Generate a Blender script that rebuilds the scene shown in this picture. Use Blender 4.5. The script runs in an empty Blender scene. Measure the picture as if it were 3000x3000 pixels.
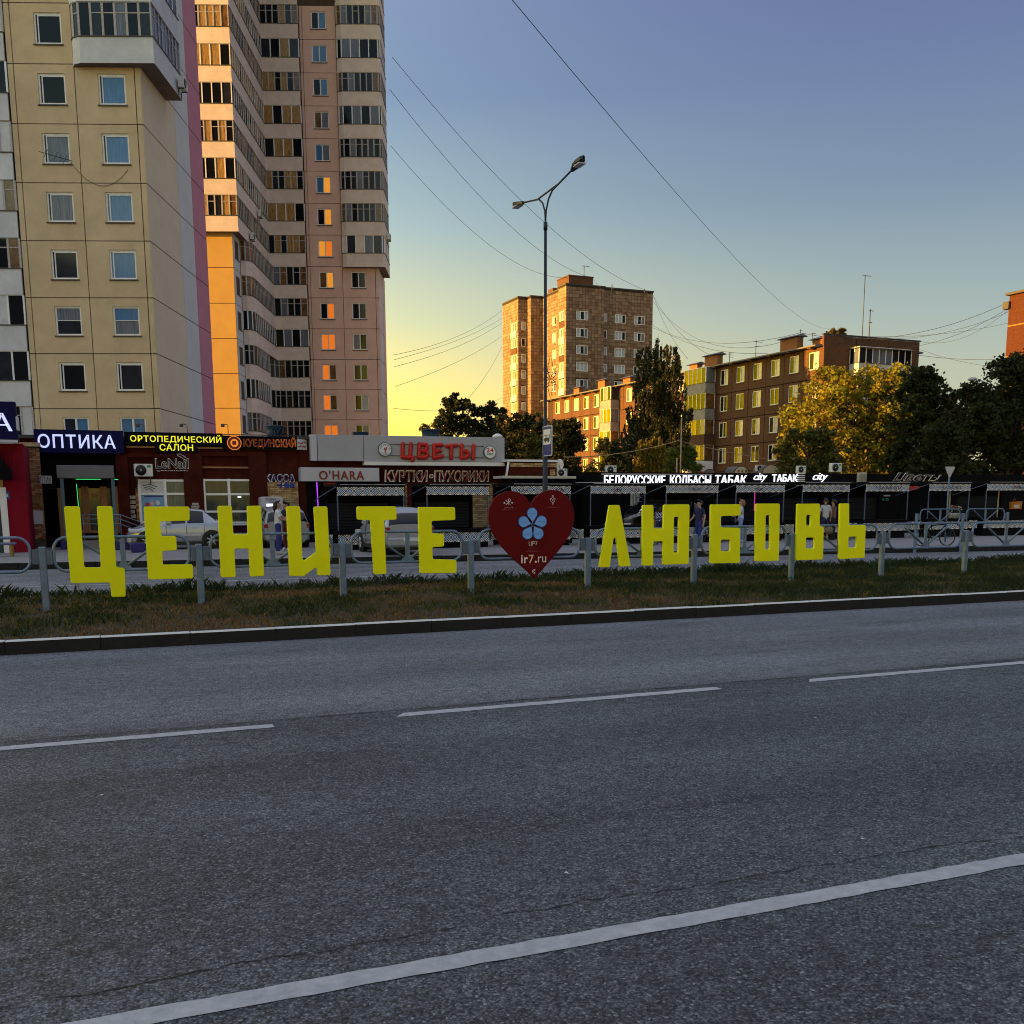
import bpy, bmesh, math, random
from math import sin, cos, pi, radians as rad
from mathutils import Vector, Matrix, noise as mnoise

# ------------------------------------------------------------------ camera
YAW, PITCH, ROLL = rad(67.962), rad(9.3707), rad(-0.2219)
CAM = Vector((0, 0, 1.7013)); FPX = 3000.87; PPY = 1958.74
FW = Vector((cos(YAW)*cos(PITCH), sin(YAW)*cos(PITCH), -sin(PITCH)))
RT = Vector((sin(YAW), -cos(YAW), 0)); UP = RT.cross(FW)
R2 = RT*cos(ROLL)+UP*sin(ROLL); U2 = UP*cos(ROLL)-RT*sin(ROLL)
scene = bpy.context.scene
cam_d = bpy.data.cameras.new('camera'); cam = bpy.data.objects.new('camera', cam_d)
scene.collection.objects.link(cam)
cam_d.sensor_fit = 'HORIZONTAL'; cam_d.sensor_width = 36.0; cam_d.lens = 36.0*FPX/3000
cam_d.shift_y = (PPY-1500)/3000; cam_d.clip_start = 0.05; cam_d.clip_end = 4000
cam.matrix_world = Matrix(((R2.x, U2.x, -FW.x, CAM.x), (R2.y, U2.y, -FW.y, CAM.y), (R2.z, U2.z, -FW.z, CAM.z), (0, 0, 0, 1)))
scene.camera = cam

# ------------------------------------------------------------------ sky, sun, exposure
SUN_HEAD, SUN_EL = rad(171.5), rad(6.5)      # heading of the sun from +X, counter-clockwise
world = bpy.data.worlds.new('World'); scene.world = world; world.use_nodes = True
wn, wl = world.node_tree.nodes, world.node_tree.links
sky = wn.new('ShaderNodeTexSky'); sky.sky_type = 'NISHITA'; sky.sun_disc = False
sky.sun_elevation = SUN_EL; sky.sun_rotation = pi/2-SUN_HEAD
sky.altitude = 150; sky.air_density = 1.3; sky.dust_density = 3.2; sky.ozone_density = 2.2
bg = wn['Background']; bg.inputs['Strength'].default_value = 0.10
def wmath(op, a, b=None):
    q = wn.new('ShaderNodeMath'); q.operation = op
    for i, v in enumerate((a, b)):
        if v is None: continue
        if isinstance(v, (int, float)): q.inputs[i].default_value = v
        else: wl.new(v, q.inputs[i])
    return q.outputs[0]
tc = wn.new('ShaderNodeTexCoord'); sx = wn.new('ShaderNodeSeparateXYZ'); wl.new(tc.outputs['Generated'], sx.inputs[0])
zup = wmath('MAXIMUM', sx.outputs['Z'], 0.0)
# evening air: brighter and warmer toward the sunset, dusky blue away from it
vd = wn.new('ShaderNodeVectorMath'); vd.operation = 'DOT_PRODUCT'; wl.new(tc.outputs['Generated'], vd.inputs[0])
vd.inputs[1].default_value = (cos(SUN_HEAD), sin(SUN_HEAD), 0)
tt = wmath('POWER', wmath('MAXIMUM', wmath('DIVIDE', wmath('ADD', vd.outputs['Value'], 0.70), 0.70), 0.0), 2.1)
def ramp(stops):
    q = wn.new('ShaderNodeValToRGB'); e = q.color_ramp.elements
    while len(e) > 1: e.remove(e[-1])
    for i, (p, c) in enumerate(stops):
        k = e[0] if i == 0 else e.new(p)
        k.position = p; k.color = (*c, 1)
    wl.new(zup, q.inputs['Fac']); return q.outputs['Color']
# radiance as seen in the picture
away = ramp([(0, (.20, .178, .088)), (.08, (.163, .168, .122)), (.16, (.107, .130, .129)), (.26, (.054, .075, .110)), (.40, (.034, .039, .098)), (.6, (.10, .108, .152)), (1, (.195, .20, .23))])
warm = ramp([(0, (.72, .45, .005)), (.05, (.70, .455, .016)), (.10, (.53, .395, .062)), (.16, (.325, .31, .145)), (.24, (.17, .215, .198)), (.34, (.082, .120, .168)), (.6, (.12, .135, .182)), (1, (.195, .20, .23))])
mixn = wn.new('ShaderNodeMix'); mixn.data_type = 'RGBA'; mixn.clamp_factor = False
wl.new(tt, mixn.inputs['Factor']); wl.new(away, mixn.inputs['A']); wl.new(warm, mixn.inputs['B'])
sc1 = wn.new('ShaderNodeVectorMath'); sc1.operation = 'SCALE'; sc1.inputs['Scale'].default_value = 8.0; wl.new(mixn.outputs['Result'], sc1.inputs[0])
ad = wn.new('ShaderNodeVectorMath'); ad.operation = 'MULTIPLY_ADD'; wl.new(sky.outputs['Color'], ad.inputs[0])
ad.inputs[1].default_value = (.12, .12, .12); wl.new(sc1.outputs[0], ad.inputs[2])
wl.new(ad.outputs[0], bg.inputs['Color'])
sun_d = bpy.data.lights.new('sun', 'SUN'); sun = bpy.data.objects.new('sun', sun_d)
scene.collection.objects.link(sun)
sun_d.energy = 3.9; sun_d.angle = rad(0.5); sun_d.color = (1.0, 0.49, 0.085)
sd = Vector((cos(SUN_HEAD)*cos(SUN_EL), sin(SUN_HEAD)*cos(SUN_EL), sin(SUN_EL)))
sun.rotation_euler = sd.to_track_quat('Z', 'Y').to_euler(); sun.location = (-60, 20, 60)
vs = scene.view_settings
vs.view_transform = 'Standard'; vs.look = 'None'; vs.exposure = 1.9; vs.gamma = 1; vs.use_curve_mapping = False
scene.cycles.max_bounces = 6; scene.cycles.diffuse_bounces = 3; scene.cycles.glossy_bounces = 3
scene.cycles.transparent_max_bounces = 8
scene.cycles.filter_width = 1.05

# ------------------------------------------------------------------ measuring helpers
def ray(x, y): return FW+R2*((x-1500)/FPX)+U2*((PPY-y)/FPX)
def atZ(x, y, z): d = ray(x, y); return CAM+d*((z-CAM.z)/d.z)
def atY(x, y, Y): d = ray(x, y); return CAM+d*(Y/d.y)
HD = Vector((cos(YAW), sin(YAW), 0))
def atD(x, y, D): d = ray(x, y); return CAM+d*(D/d.dot(HD))

COL = scene.collection
RNG = random.Random(11)

# ------------------------------------------------------------------ materials
MATS = {}
def mat(name, col, rough=0.8, var=0.12, scale=2.0, bump=0.0, bscale=60.0, metal=0.0, spec=0.4, col2=None, c2scale=0.6, c2w=0.5, emit=None, estr=0, stretch=None, coat=0.0, rvar=0.0):
    if name in MATS: return MATS[name]
    m = bpy.data.materials.new(name); m.use_nodes = True; MATS[name] = m
    nt = m.node_tree; n, l = nt.nodes, nt.links; b = n['Principled BSDF']
    b.inputs['Roughness'].default_value = rough; b.inputs['Metallic'].default_value = metal
    b.inputs['Specular IOR Level'].default_value = spec
    if coat: b.inputs['Coat Weight'].default_value = coat; b.inputs['Coat Roughness'].default_value = 0.05
    c = (*col, 1)
    b.inputs['Base Color'].default_value = c
    if emit:
        b.inputs['Emission Color'].default_value = (*emit, 1); b.inputs['Emission Strength'].default_value = estr
    if var or bump or col2:
        g = n.new('ShaderNodeNewGeometry'); pos = g.outputs['Position']
        if stretch:
            mp = n.new('ShaderNodeMapping'); mp.inputs['Scale'].default_value = stretch
            l.new(pos, mp.inputs['Vector']); pos = mp.outputs['Vector']
    out = None
    if col2:
        nz = n.new('ShaderNodeTexNoise'); nz.inputs['Scale'].default_value = c2scale; nz.inputs['Detail'].default_value = 5
        nz.inputs['Roughness'].default_value = 0.65; l.new(pos, nz.inputs['Vector'])
        mr = n.new('ShaderNodeMapRange'); mr.inputs['From Min'].default_value = 0.5-0.18; mr.inputs['From Max'].default_value = 0.5+0.18
        mr.inputs['To Max'].default_value = c2w*2 if c2w < 0.5 else 1
        l.new(nz.outputs['Fac'], mr.inputs['Value'])
        mx = n.new('ShaderNodeMix'); mx.data_type = 'RGBA'; mx.inputs['A'].default_value = c; mx.inputs['B'].default_value = (*col2, 1)
        l.new(mr.outputs['Result'], mx.inputs['Factor']); out = mx.outputs['Result']
    if var:
        nz = n.new('ShaderNodeTexNoise'); nz.inputs['Scale'].default_value = scale; nz.inputs['Detail'].default_value = 7
        nz.inputs['Roughness'].default_value = 0.7; l.new(pos, nz.inputs['Vector'])
        mr = n.new('ShaderNodeMapRange'); mr.inputs['From Min'].default_value = 0.3; mr.inputs['From Max'].default_value = 0.7
        mr.inputs['To Min'].default_value = 1-var; mr.inputs['To Max'].default_value = 1+var; l.new(nz.outputs['Fac'], mr.inputs['Value'])
        vm = n.new('ShaderNodeVectorMath'); vm.operation = 'SCALE'
        if out is not None: l.new(out, vm.inputs[0])
        else: vm.inputs[0].default_value = col
        l.new(mr.outputs['Result'], vm.inputs['Scale']); out = vm.outputs['Vector']
        if rvar:
            m2 = n.new('ShaderNodeMapRange'); m2.inputs['From Min'].default_value = 0.3; m2.inputs['From Max'].default_value = 0.7
            m2.inputs['To Min'].default_value = rough-rvar; m2.inputs['To Max'].default_value = rough+rvar
            l.new(nz.outputs['Fac'], m2.inputs['Value']); l.new(m2.outputs['Result'], b.inputs['Roughness'])
    if out is not None: l.new(out, b.inputs['Base Color'])
    if bump:
        nb = n.new('ShaderNodeTexNoise'); nb.inputs['Scale'].default_value = bscale; nb.inputs['Detail'].default_value = 4
        l.new(pos, nb.inputs['Vector'])
        bp = n.new('ShaderNodeBump'); bp.inputs['Strength'].default_value = bump; bp.inputs['Distance'].default_value = 0.02
        l.new(nb.outputs['Fac'], bp.inputs['Height']); l.new(bp.outputs['Normal'], b.inputs['Normal'])
    return m

# ------------------------------------------------------------------ mesh helpers
class MB:
    def __init__(s): s.v = []; s.f = []; s.m = []; s.sm = []
    def poly(s, pts, mi=0, smooth=False):
        i = len(s.v); s.v += [tuple(p) for p in pts]; s.f.append(tuple(range(i, i+len(pts)))); s.m.append(mi); s.sm.append(smooth); return s
    def box(s, x0, x1, y0, y1, z0, z1, mi=0):
        if x0 > x1: x0, x1 = x1, x0
        if y0 > y1: y0, y1 = y1, y0
        if z0 > z1: z0, z1 = z1, z0
        i = len(s.v)
        s.v += [(x0,y0,z0),(x1,y0,z0),(x1,y1,z0),(x0,y1,z0),(x0,y0,z1),(x1,y0,z1),(x1,y1,z1),(x0,y1,z1)]
        for q in ((0,3,2,1),(4,5,6,7),(0,1,5,4),(1,2,6,5),(2,3,7,6),(3,0,4,7)):
            s.f.append(tuple(i+k for k in q)); s.m.append(mi); s.sm.append(False)
        return s
    def bbox(s, x0, x1, y0, y1, z0, z1, b=0.01, mi=0):   # box with chamfered edges
        xs, ys, zs = (x0, x1), (y0, y1), (z0, z1); c = {}
        i0 = len(s.v)
        for a in (0, 1):
            for bb in (0, 1):
                for cc in (0, 1):
                    sx, sy, sz = (1, -1)[a]*b, (1, -1)[bb]*b, (1, -1)[cc]*b
                    X, Y, Z = xs[a], ys[bb], zs[cc]
                    k = len(s.v); s.v += [(X, Y+sy, Z+sz), (X+sx, Y, Z+sz), (X+sx, Y+sy, Z)]
                    c[(a, bb, cc)] = k
        def add(q): s.f.append(tuple(q)); s.m.append(mi); s.sm.append(False)
        for a in (0, 1):
            q = [c[(a,0,0)], c[(a,1,0)], c[(a,1,1)], c[(a,0,1)]]; add(q if a else q[::-1])
            q = [c[(0,a,0)]+1, c[(1,a,0)]+1, c[(1,a,1)]+1, c[(0,a,1)]+1]; add(q[::-1] if a else q)
            q = [c[(0,0,a)]+2, c[(1,0,a)]+2, c[(1,1,a)]+2, c[(0,1,a)]+2]; add(q if a else q[::-1])
        for a in (0, 1):
            for bb in (0, 1):
                e = [c[(a,bb,0)], c[(a,bb,1)], c[(a,bb,1)]+1, c[(a,bb,0)]+1]; add(e if a == bb else e[::-1])
                e = [c[(a,0,bb)], c[(a,1,bb)], c[(a,1,bb)]+2, c[(a,0,bb)]+2]; add(e[::-1] if a == bb else e)
                e = [c[(0,a,bb)]+1, c[(1,a,bb)]+1, c[(1,a,bb)]+2, c[(0,a,bb)]+2]; add(e if a == bb else e[::-1])
                for cc in (0, 1):
                    k = c[(a,bb,cc)]; t = [k, k+1, k+2]; add(t if (a+bb+cc) % 2 else t[::-1])
        return s
    def tube(s, pts, r, n=8, mi=0, closed=False, cap=True, r1=None):
        pts = [Vector(p) for p in pts]; N = len(pts); i0 = len(s.v); prev = None
        for k, p in enumerate(pts):
            if closed: t = pts[(k+1) % N]-pts[k-1]
            else: t = pts[min(k+1, N-1)]-pts[max(k-1, 0)]
            t.normalize()
            if prev is None:
                a = Vector((0, 0, 1)) if abs(t.z) < 0.9 else Vector((1, 0, 0)); x = t.cross(a).normalized()
            else:
                x = (prev-t*prev.dot(t)).normalized()
            prev = x; y = t.cross(x)
            rr = r if r1 is None else r+(r1-r)*k/(N-1)
            if isinstance(r, (list, tuple)): rr = r[k]
            for j in range(n):
                a = 2*pi*j/n; s.v.append(tuple(p+x*cos(a)*rr+y*sin(a)*rr))
        for k in range(N if closed else N-1):
            a, b = i0+k*n, i0+((k+1) % N)*n
            for j in range(n):
                s.f.append((a+j, a+(j+1) % n, b+(j+1) % n, b+j)); s.m.append(mi); s.sm.append(True)
        if cap and not closed:
            s.f.append(tuple(i0+j for j in range(n))[::-1]); s.m.append(mi); s.sm.append(False)
            s.f.append(tuple(i0+(N-1)*n+j for j in range(n))); s.m.append(mi); s.sm.append(False)
        return s
    def lathe(s, prof, cx=0, cy=0, n=16, mi=0):
        i0 = len(s.v)
        for r, z in prof:
            for j in range(n): a = 2*pi*j/n; s.v.append((cx+r*cos(a), cy+r*sin(a), z))
        for k in range(len(prof)-1):
            for j in range(n):
                s.f.append((i0+k*n+j, i0+k*n+(j+1) % n, i0+(k+1)*n+(j+1) % n, i0+(k+1)*n+j)); s.m.append(mi); s.sm.append(True)
        s.f.append(tuple(i0+j for j in range(n))[::-1]); s.m.append(mi); s.sm.append(False)
        s.f.append(tuple(i0+(len(prof)-1)*n+j for j in range(n))); s.m.append(mi); s.sm.append(False)
        return s
    def prism(s, pts, y0, y1, mi=0, axis='y'):     # convex polygon (x,z) extruded along y
        n = len(pts); i = len(s.v)
        if axis == 'y': s.v += [(a, y0, b) for a, b in pts]+[(a, y1, b) for a, b in pts]
        elif axis == 'x': s.v += [(y0, a, b) for a, b in pts]+[(y1, a, b) for a, b in pts]
        else: s.v += [(a, b, y0) for a, b in pts]+[(a, b, y1) for a, b in pts]
        s.f.append(tuple(range(i, i+n))); s.f.append(tuple(range(i+2*n-1, i+n-1, -1))); s.m += [mi, mi]; s.sm += [False, False]
        for k in range(n):
            s.f.append((i+(k+1) % n, i+k, i+n+k, i+n+(k+1) % n)); s.m.append(mi); s.sm.append(False)
        return s
    def mesh(s, name='mesh', fix=True):
        me = bpy.data.meshes.new(name); me.from_pydata(s.v, [], s.f)
        me.polygons.foreach_set('material_index', s.m); me.polygons.foreach_set('use_smooth', s.sm)
        if fix:
            bm = bmesh.new(); bm.from_mesh(me); bmesh.ops.recalc_face_normals(bm, faces=bm.faces); bm.to_mesh(me); bm.free()
        return me

def setmats(me, m):
    for x in (m if isinstance(m, (list, tuple)) else [m]): me.materials.append(x)
    return me
def link(name, me, parent=None, loc=(0, 0, 0), rz=0.0):
    o = bpy.data.objects.new(name, me); COL.objects.link(o); o.location = loc
    if rz: o.rotation_euler[2] = rz
    if parent: o.parent = parent
    return o
def tag(o, label=None, cat=None, group=None, kind=None):
    if label: o['label'] = label
    if cat: o['category'] = cat
    if group: o['group'] = group
    if kind: o['kind'] = kind
    return o
class T:
    """a thing: an Empty at its base; local x along the front, y away from the viewer, z up"""
    def __init__(s, name, label, cat, loc, rz=0.0, group=None, kind=None):
        s.o = link(name, None, None, loc, rz); tag(s.o, label, cat, group, kind)
        s.loc = Vector(loc); s.rz = rz; s.u = Vector((cos(rz), sin(rz), 0)); s.n = Vector((-sin(rz), cos(rz), 0))
    def part(s, name, mb, m, parent=None, loc=(0, 0, 0), rz=0.0, label=None, kind=None):
        me = mb.mesh(name) if isinstance(mb, MB) else mb
        if m is not None and not me.materials: setmats(me, m)
        o = link(name, me, parent or s.o, loc, rz)
        if label: o['label'] = label
        if kind: o['kind'] = kind
        return o
    def loc3(s, P): d = P-s.loc; return Vector((d.dot(s.u), d.dot(s.n), d.z))
    def px(s, x, y, yo=0.0):        # photo point -> local (x, z) on the plane y = yo
        d = ray(x, y); P = s.loc+s.n*yo
        q = s.loc3(CAM+d*((P-CAM).dot(s.n)/d.dot(s.n))); return q.x, q.z
    def side(s, x, y, xo=0.0):      # -> local (y, z) on the plane x = xo
        d = ray(x, y); P = s.loc+s.u*xo
        q = s.loc3(CAM+d*((P-CAM).dot(s.u)/d.dot(s.u))); return q.y, q.z
    def rect(s, x0, y0, x1, y1, yo=0.0):   # photo rectangle -> x0,x1,z0,z1
        a, b = s.px(x0, y1, yo), s.px(x1, y0, yo); return a[0], b[0], a[1], b[1]

def curve_mesh(loops, depth, bevel=0.0, res=2):
    """filled 2-D outline with holes, extruded; returned in x,z facing -y, front at y=0"""
    cu = bpy.data.curves.new('outline', 'CURVE'); cu.dimensions = '2D'; cu.fill_mode = 'BOTH'
    cu.extrude = max(depth/2-bevel, 0.0005); cu.bevel_depth = bevel; cu.bevel_resolution = res
    if bevel: cu.offset = -bevel
    for lp in loops:
        sp = cu.splines.new('POLY'); sp.points.add(len(lp)-1); sp.use_cyclic_u = True
        for p, q in zip(sp.points, lp): p.co = (q[0], q[1], 0, 1)
    return _conv(cu, depth)
def _conv(cu, depth):
    o = bpy.data.objects.new('tmp', cu); me = bpy.data.meshes.new_from_object(o)
    bpy.data.objects.remove(o); bpy.data.curves.remove(cu)
    for v in me.vertices: x, y, z = v.co; v.co = (x, depth/2-z, y)
    me.materials.clear()
    return me
def round_poly(pts, r, n=4):
    out = []; N = len(pts)
    for i in range(N):
        p0, p, p1 = Vector(pts[i-1]), Vector(pts[i]), Vector(pts[(i+1) % N])
        a, b = (p0-p), (p1-p); la, lb = a.length, b.length; a /= la; b /= lb
        ang = a.angle(b)
        if ang > 2.9: out.append(tuple(p)); continue
        d = min(r/math.tan(ang/2), 0.45*la, 0.45*lb); rr = d*math.tan(ang/2)
        c = p+(a+b).normalized()*(rr/sin(ang/2)); s0, s1 = p+a*d, p+b*d
        v0, v1 = s0-c, s1-c; th = v0.angle(v1); sg = 1 if v0.x*v1.y-v0.y*v1.x > 0 else -1
        for k in range(n+1):
            t = sg*th*k/n; out.append((c.x+v0.x*cos(t)-v0.y*sin(t), c.y+v0.x*sin(t)+v0.y*cos(t)))
    return out
def text_mesh(txt, x0, x1, z0, z1, depth=0.03, bold=0.0, shear=0.0, bevel=0.0, spacing=1.0, extra=0.0):
    """lettering fitted into the rectangle, front face at y=0"""
    cu = bpy.data.curves.new('lettering', 'FONT'); cu.body = txt; cu.size = 1.0; cu.resolution_u = 3
    cu.extrude = 0.02; cu.offset = min(bold, .012)+extra; cu.shear = shear; cu.space_character = spacing+max(0, bold)*2.2; cu.resolution_u = 4; cu.align_x = 'LEFT'
    me = _conv(cu, 0.04)
    if not me.vertices: return me
    xs = [v.co.x for v in me.vertices]; zs = [v.co.z for v in me.vertices]
    a, b, c, d = min(xs), max(xs), min(zs), max(zs)
    for v in me.vertices:
        v.co = (x0+(v.co.x-a)/(b-a)*(x1-x0), v.co.y/0.04*depth, z0+(v.co.z-c)/(d-c)*(z1-z0))
    return me
def squiggle(x0, x1, z, h, seed, r_=.0016):
    """an unreadable line of tiny print: short wavy dashes"""
    r = random.Random(seed); mb = MB(); x = x0
    while x < x1:
        w = r.uniform(.5, 2.2)*h; e = min(x+w, x1)
        mb.tube([(x, 0, z+r.uniform(-.2, .2)*h), ((x+e)/2, 0, z+r.uniform(-.5, .5)*h), (e, 0, z+r.uniform(-.2, .2)*h)], r_, 4); x = e+.5*h
    return mb

# ------------------------------------------------------------------ figures (skinned skeletons, evaluated together while the scene is small)
def bone_fig(H=1.72, arms=None, legs=None, lean=(0, 0), head=(0, 0), stout=1.0, wide=0.0, skirt=0.0):
    """joints of a person facing -y; returns verts, edges, radii, labels per edge"""
    V, E, Rr, Lb = [], [], [], []
    def j(p, r): V.append(Vector(p)); Rr.append(r); return len(V)-1
    def e(a, b, l): E.append((a, b)); Lb.append(l)
    lx_, ly = lean
    pel = j((0, 0, .95), .125*stout); sp = j((lx_*.3, ly*.3, 1.10), .118*stout); ch = j((lx_*.75, ly*.75, 1.30-abs(ly)*.25), .135*stout)
    nb = j((lx_, ly, 1.455-abs(ly)*.5), .075); nk = j((lx_*1.08, ly*1.1-.01, 1.525-abs(ly)*.55), .052)
    hx, hy = head; h1 = j((lx_*1.12+hx, ly*1.18-.015+hy, 1.60-abs(ly)*.6), .078); h2 = j((lx_*1.12+hx*1.2, ly*1.2+.0+hy, 1.675-abs(ly)*.62), .072)
    ns = j((lx_*1.12+hx, ly*1.18-.105+hy, 1.60-abs(ly)*.6), .014)
    for a, b, l in ((pel, sp, 'shirt'), (sp, ch, 'shirt'), (ch, nb, 'shirt'), (nb, nk, 'skin'), (nk, h1, 'skin'), (h1, h2, 'skin'), (h1, ns, 'skin')): e(a, b, l)
    arms = arms or {}
    for s_ in (-1, 1):
        A = arms.get(s_, ((.235, .03, 1.15), (.25, -.05, .91)))
        sh = j((s_*.165+lx_*.9, ly*.95, 1.42-abs(ly)*.45), .062*stout); el = j((s_*A[0][0]+lx_*.6, A[0][1]+ly*.7, A[0][2]), .043*stout); wr = j((s_*A[1][0]+lx_*.5, A[1][1]+ly*.6, A[1][2]), .029)
        d = (V[wr]-V[el]).normalized(); pm = j(V[wr]+d*.065, .032)
        e(ch, sh, 'shirt'); e(sh, el, 'sleeve'); e(el, wr, 'skin'); e(wr, pm, 'skin')
        side = d.cross(Vector((0, 1, 0))).normalized() if abs(d.y) < .9 else Vector((1, 0, 0))
        for q, (o, ln) in enumerate(((-.026, .062), (-.009, .075), (.009, .072), (.026, .055))):
            f1 = j(V[pm]+side*o+d*ln*.55, .0095); f2 = j(V[pm]+side*o*1.1+d*ln+Vector((0, -.012, 0)), .008); e(pm, f1, 'skin'); e(f1, f2, 'skin')
        t1 = j(V[wr]+d*.045+Vector((-s_*.012, -.045, 0)), .010); e(wr, t1, 'skin')
        Lg = (legs or {}).get(s_, ((.10, -.015, .50), (.105, .02, .085)))
        hp_ = j((s_*.085, 0, .90), .098*stout); kn = j((s_*Lg[0][0], Lg[0][1], Lg[0][2]), .066*stout+wide*.6); an = j((s_*Lg[1][0], Lg[1][1], Lg[1][2]), .045+wide); to = j((s_*(Lg[1][0]+.015), Lg[1][1]-.15, max(.035, Lg[1][2]-.05)), .036); he = j((s_*Lg[1][0], Lg[1][1]+.05, max(.04, Lg[1][2]-.045)), .038)
        e(pel, hp_, 'trousers'); e(hp_, kn, 'trousers'); e(kn, an, 'calf'); e(an, to, 'shoe'); e(an, he, 'shoe')
    k = H/1.74
    return [v*k for v in V], E, [r*k for r in Rr], Lb
FIG = {}
def make_figs(specs):
    tmp = []
    for nm, kw in specs.items():
        V, E, Rr, Lb = bone_fig(**kw); me = bpy.data.meshes.new('body'); me.from_pydata([tuple(v) for v in V], E, [])
        o = bpy.data.objects.new('tmp', me); COL.objects.link(o); sk = o.modifiers.new('s', 'SKIN'); sk.use_smooth_shade = True; o.modifiers.new('d', 'SUBSURF').levels = 1
        for i, r in enumerate(Rr): me.skin_vertices[0].data[i].radius = (r, r)
        me.skin_vertices[0].data[0].use_root = True; tmp.append((nm, o, V, E, Lb))
    dg = bpy.context.evaluated_depsgraph_get()
    for nm, o, V, E, Lb in tmp:
        m2 = bpy.data.meshes.new_from_object(o.evaluated_get(dg)); m2.materials.clear(); FIG[nm] = (m2, V, E, Lb)
    for _, o, *_r in tmp: bpy.data.objects.remove(o)
make_figs({
 'girl': dict(H=1.70, arms={1: ((.20, -.16, 1.16), (.06, -.36, 1.12)), -1: ((.21, -.10, 1.15), (.08, -.30, 1.10))}, wide=.055, head=(0, -.02)),
 'friend': dict(H=1.66, arms={1: ((.20, -.14, 1.16), (.05, -.30, 1.22)), -1: ((.2, -.1, 1.15), (.1, -.3, 1.15))}),
 'boy': dict(H=1.38, arms={1: ((.24, .02, 1.15), (.2, -.14, .98))}),
 'man': dict(H=1.80, stout=1.08, arms={1: ((.25, .0, 1.15), (.15, -.22, 1.1))}),
 'bend': dict(H=1.62, lean=(0, -.42), stout=1.15, arms={1: ((.22, -.20, .95), (.2, -.35, .72)), -1: ((.22, -.2, .95), (.2, -.35, .72))}),
 'woman': dict(H=1.68, arms={1: ((.22, -.05, 1.16), (.16, -.26, 1.08)), -1: ((.24, .04, 1.15), (.2, -.08, .95))}, legs={1: ((.10, -.05, .5), (.11, -.02, .085)), -1: ((.10, .05, .5), (.10, .14, .10))}),
 'shopper': dict(H=1.66, arms={-1: ((.25, .02, 1.15), (.22, -.2, 1.02))}, legs={1: ((.10, -.08, .5), (.11, -.10, .085)), -1: ((.10, .04, .5), (.10, .12, .10))}),
 'dad': dict(H=1.70, stout=1.12, arms={1: ((.26, .02, 1.15), (.25, -.06, .9))}),
})
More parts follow.
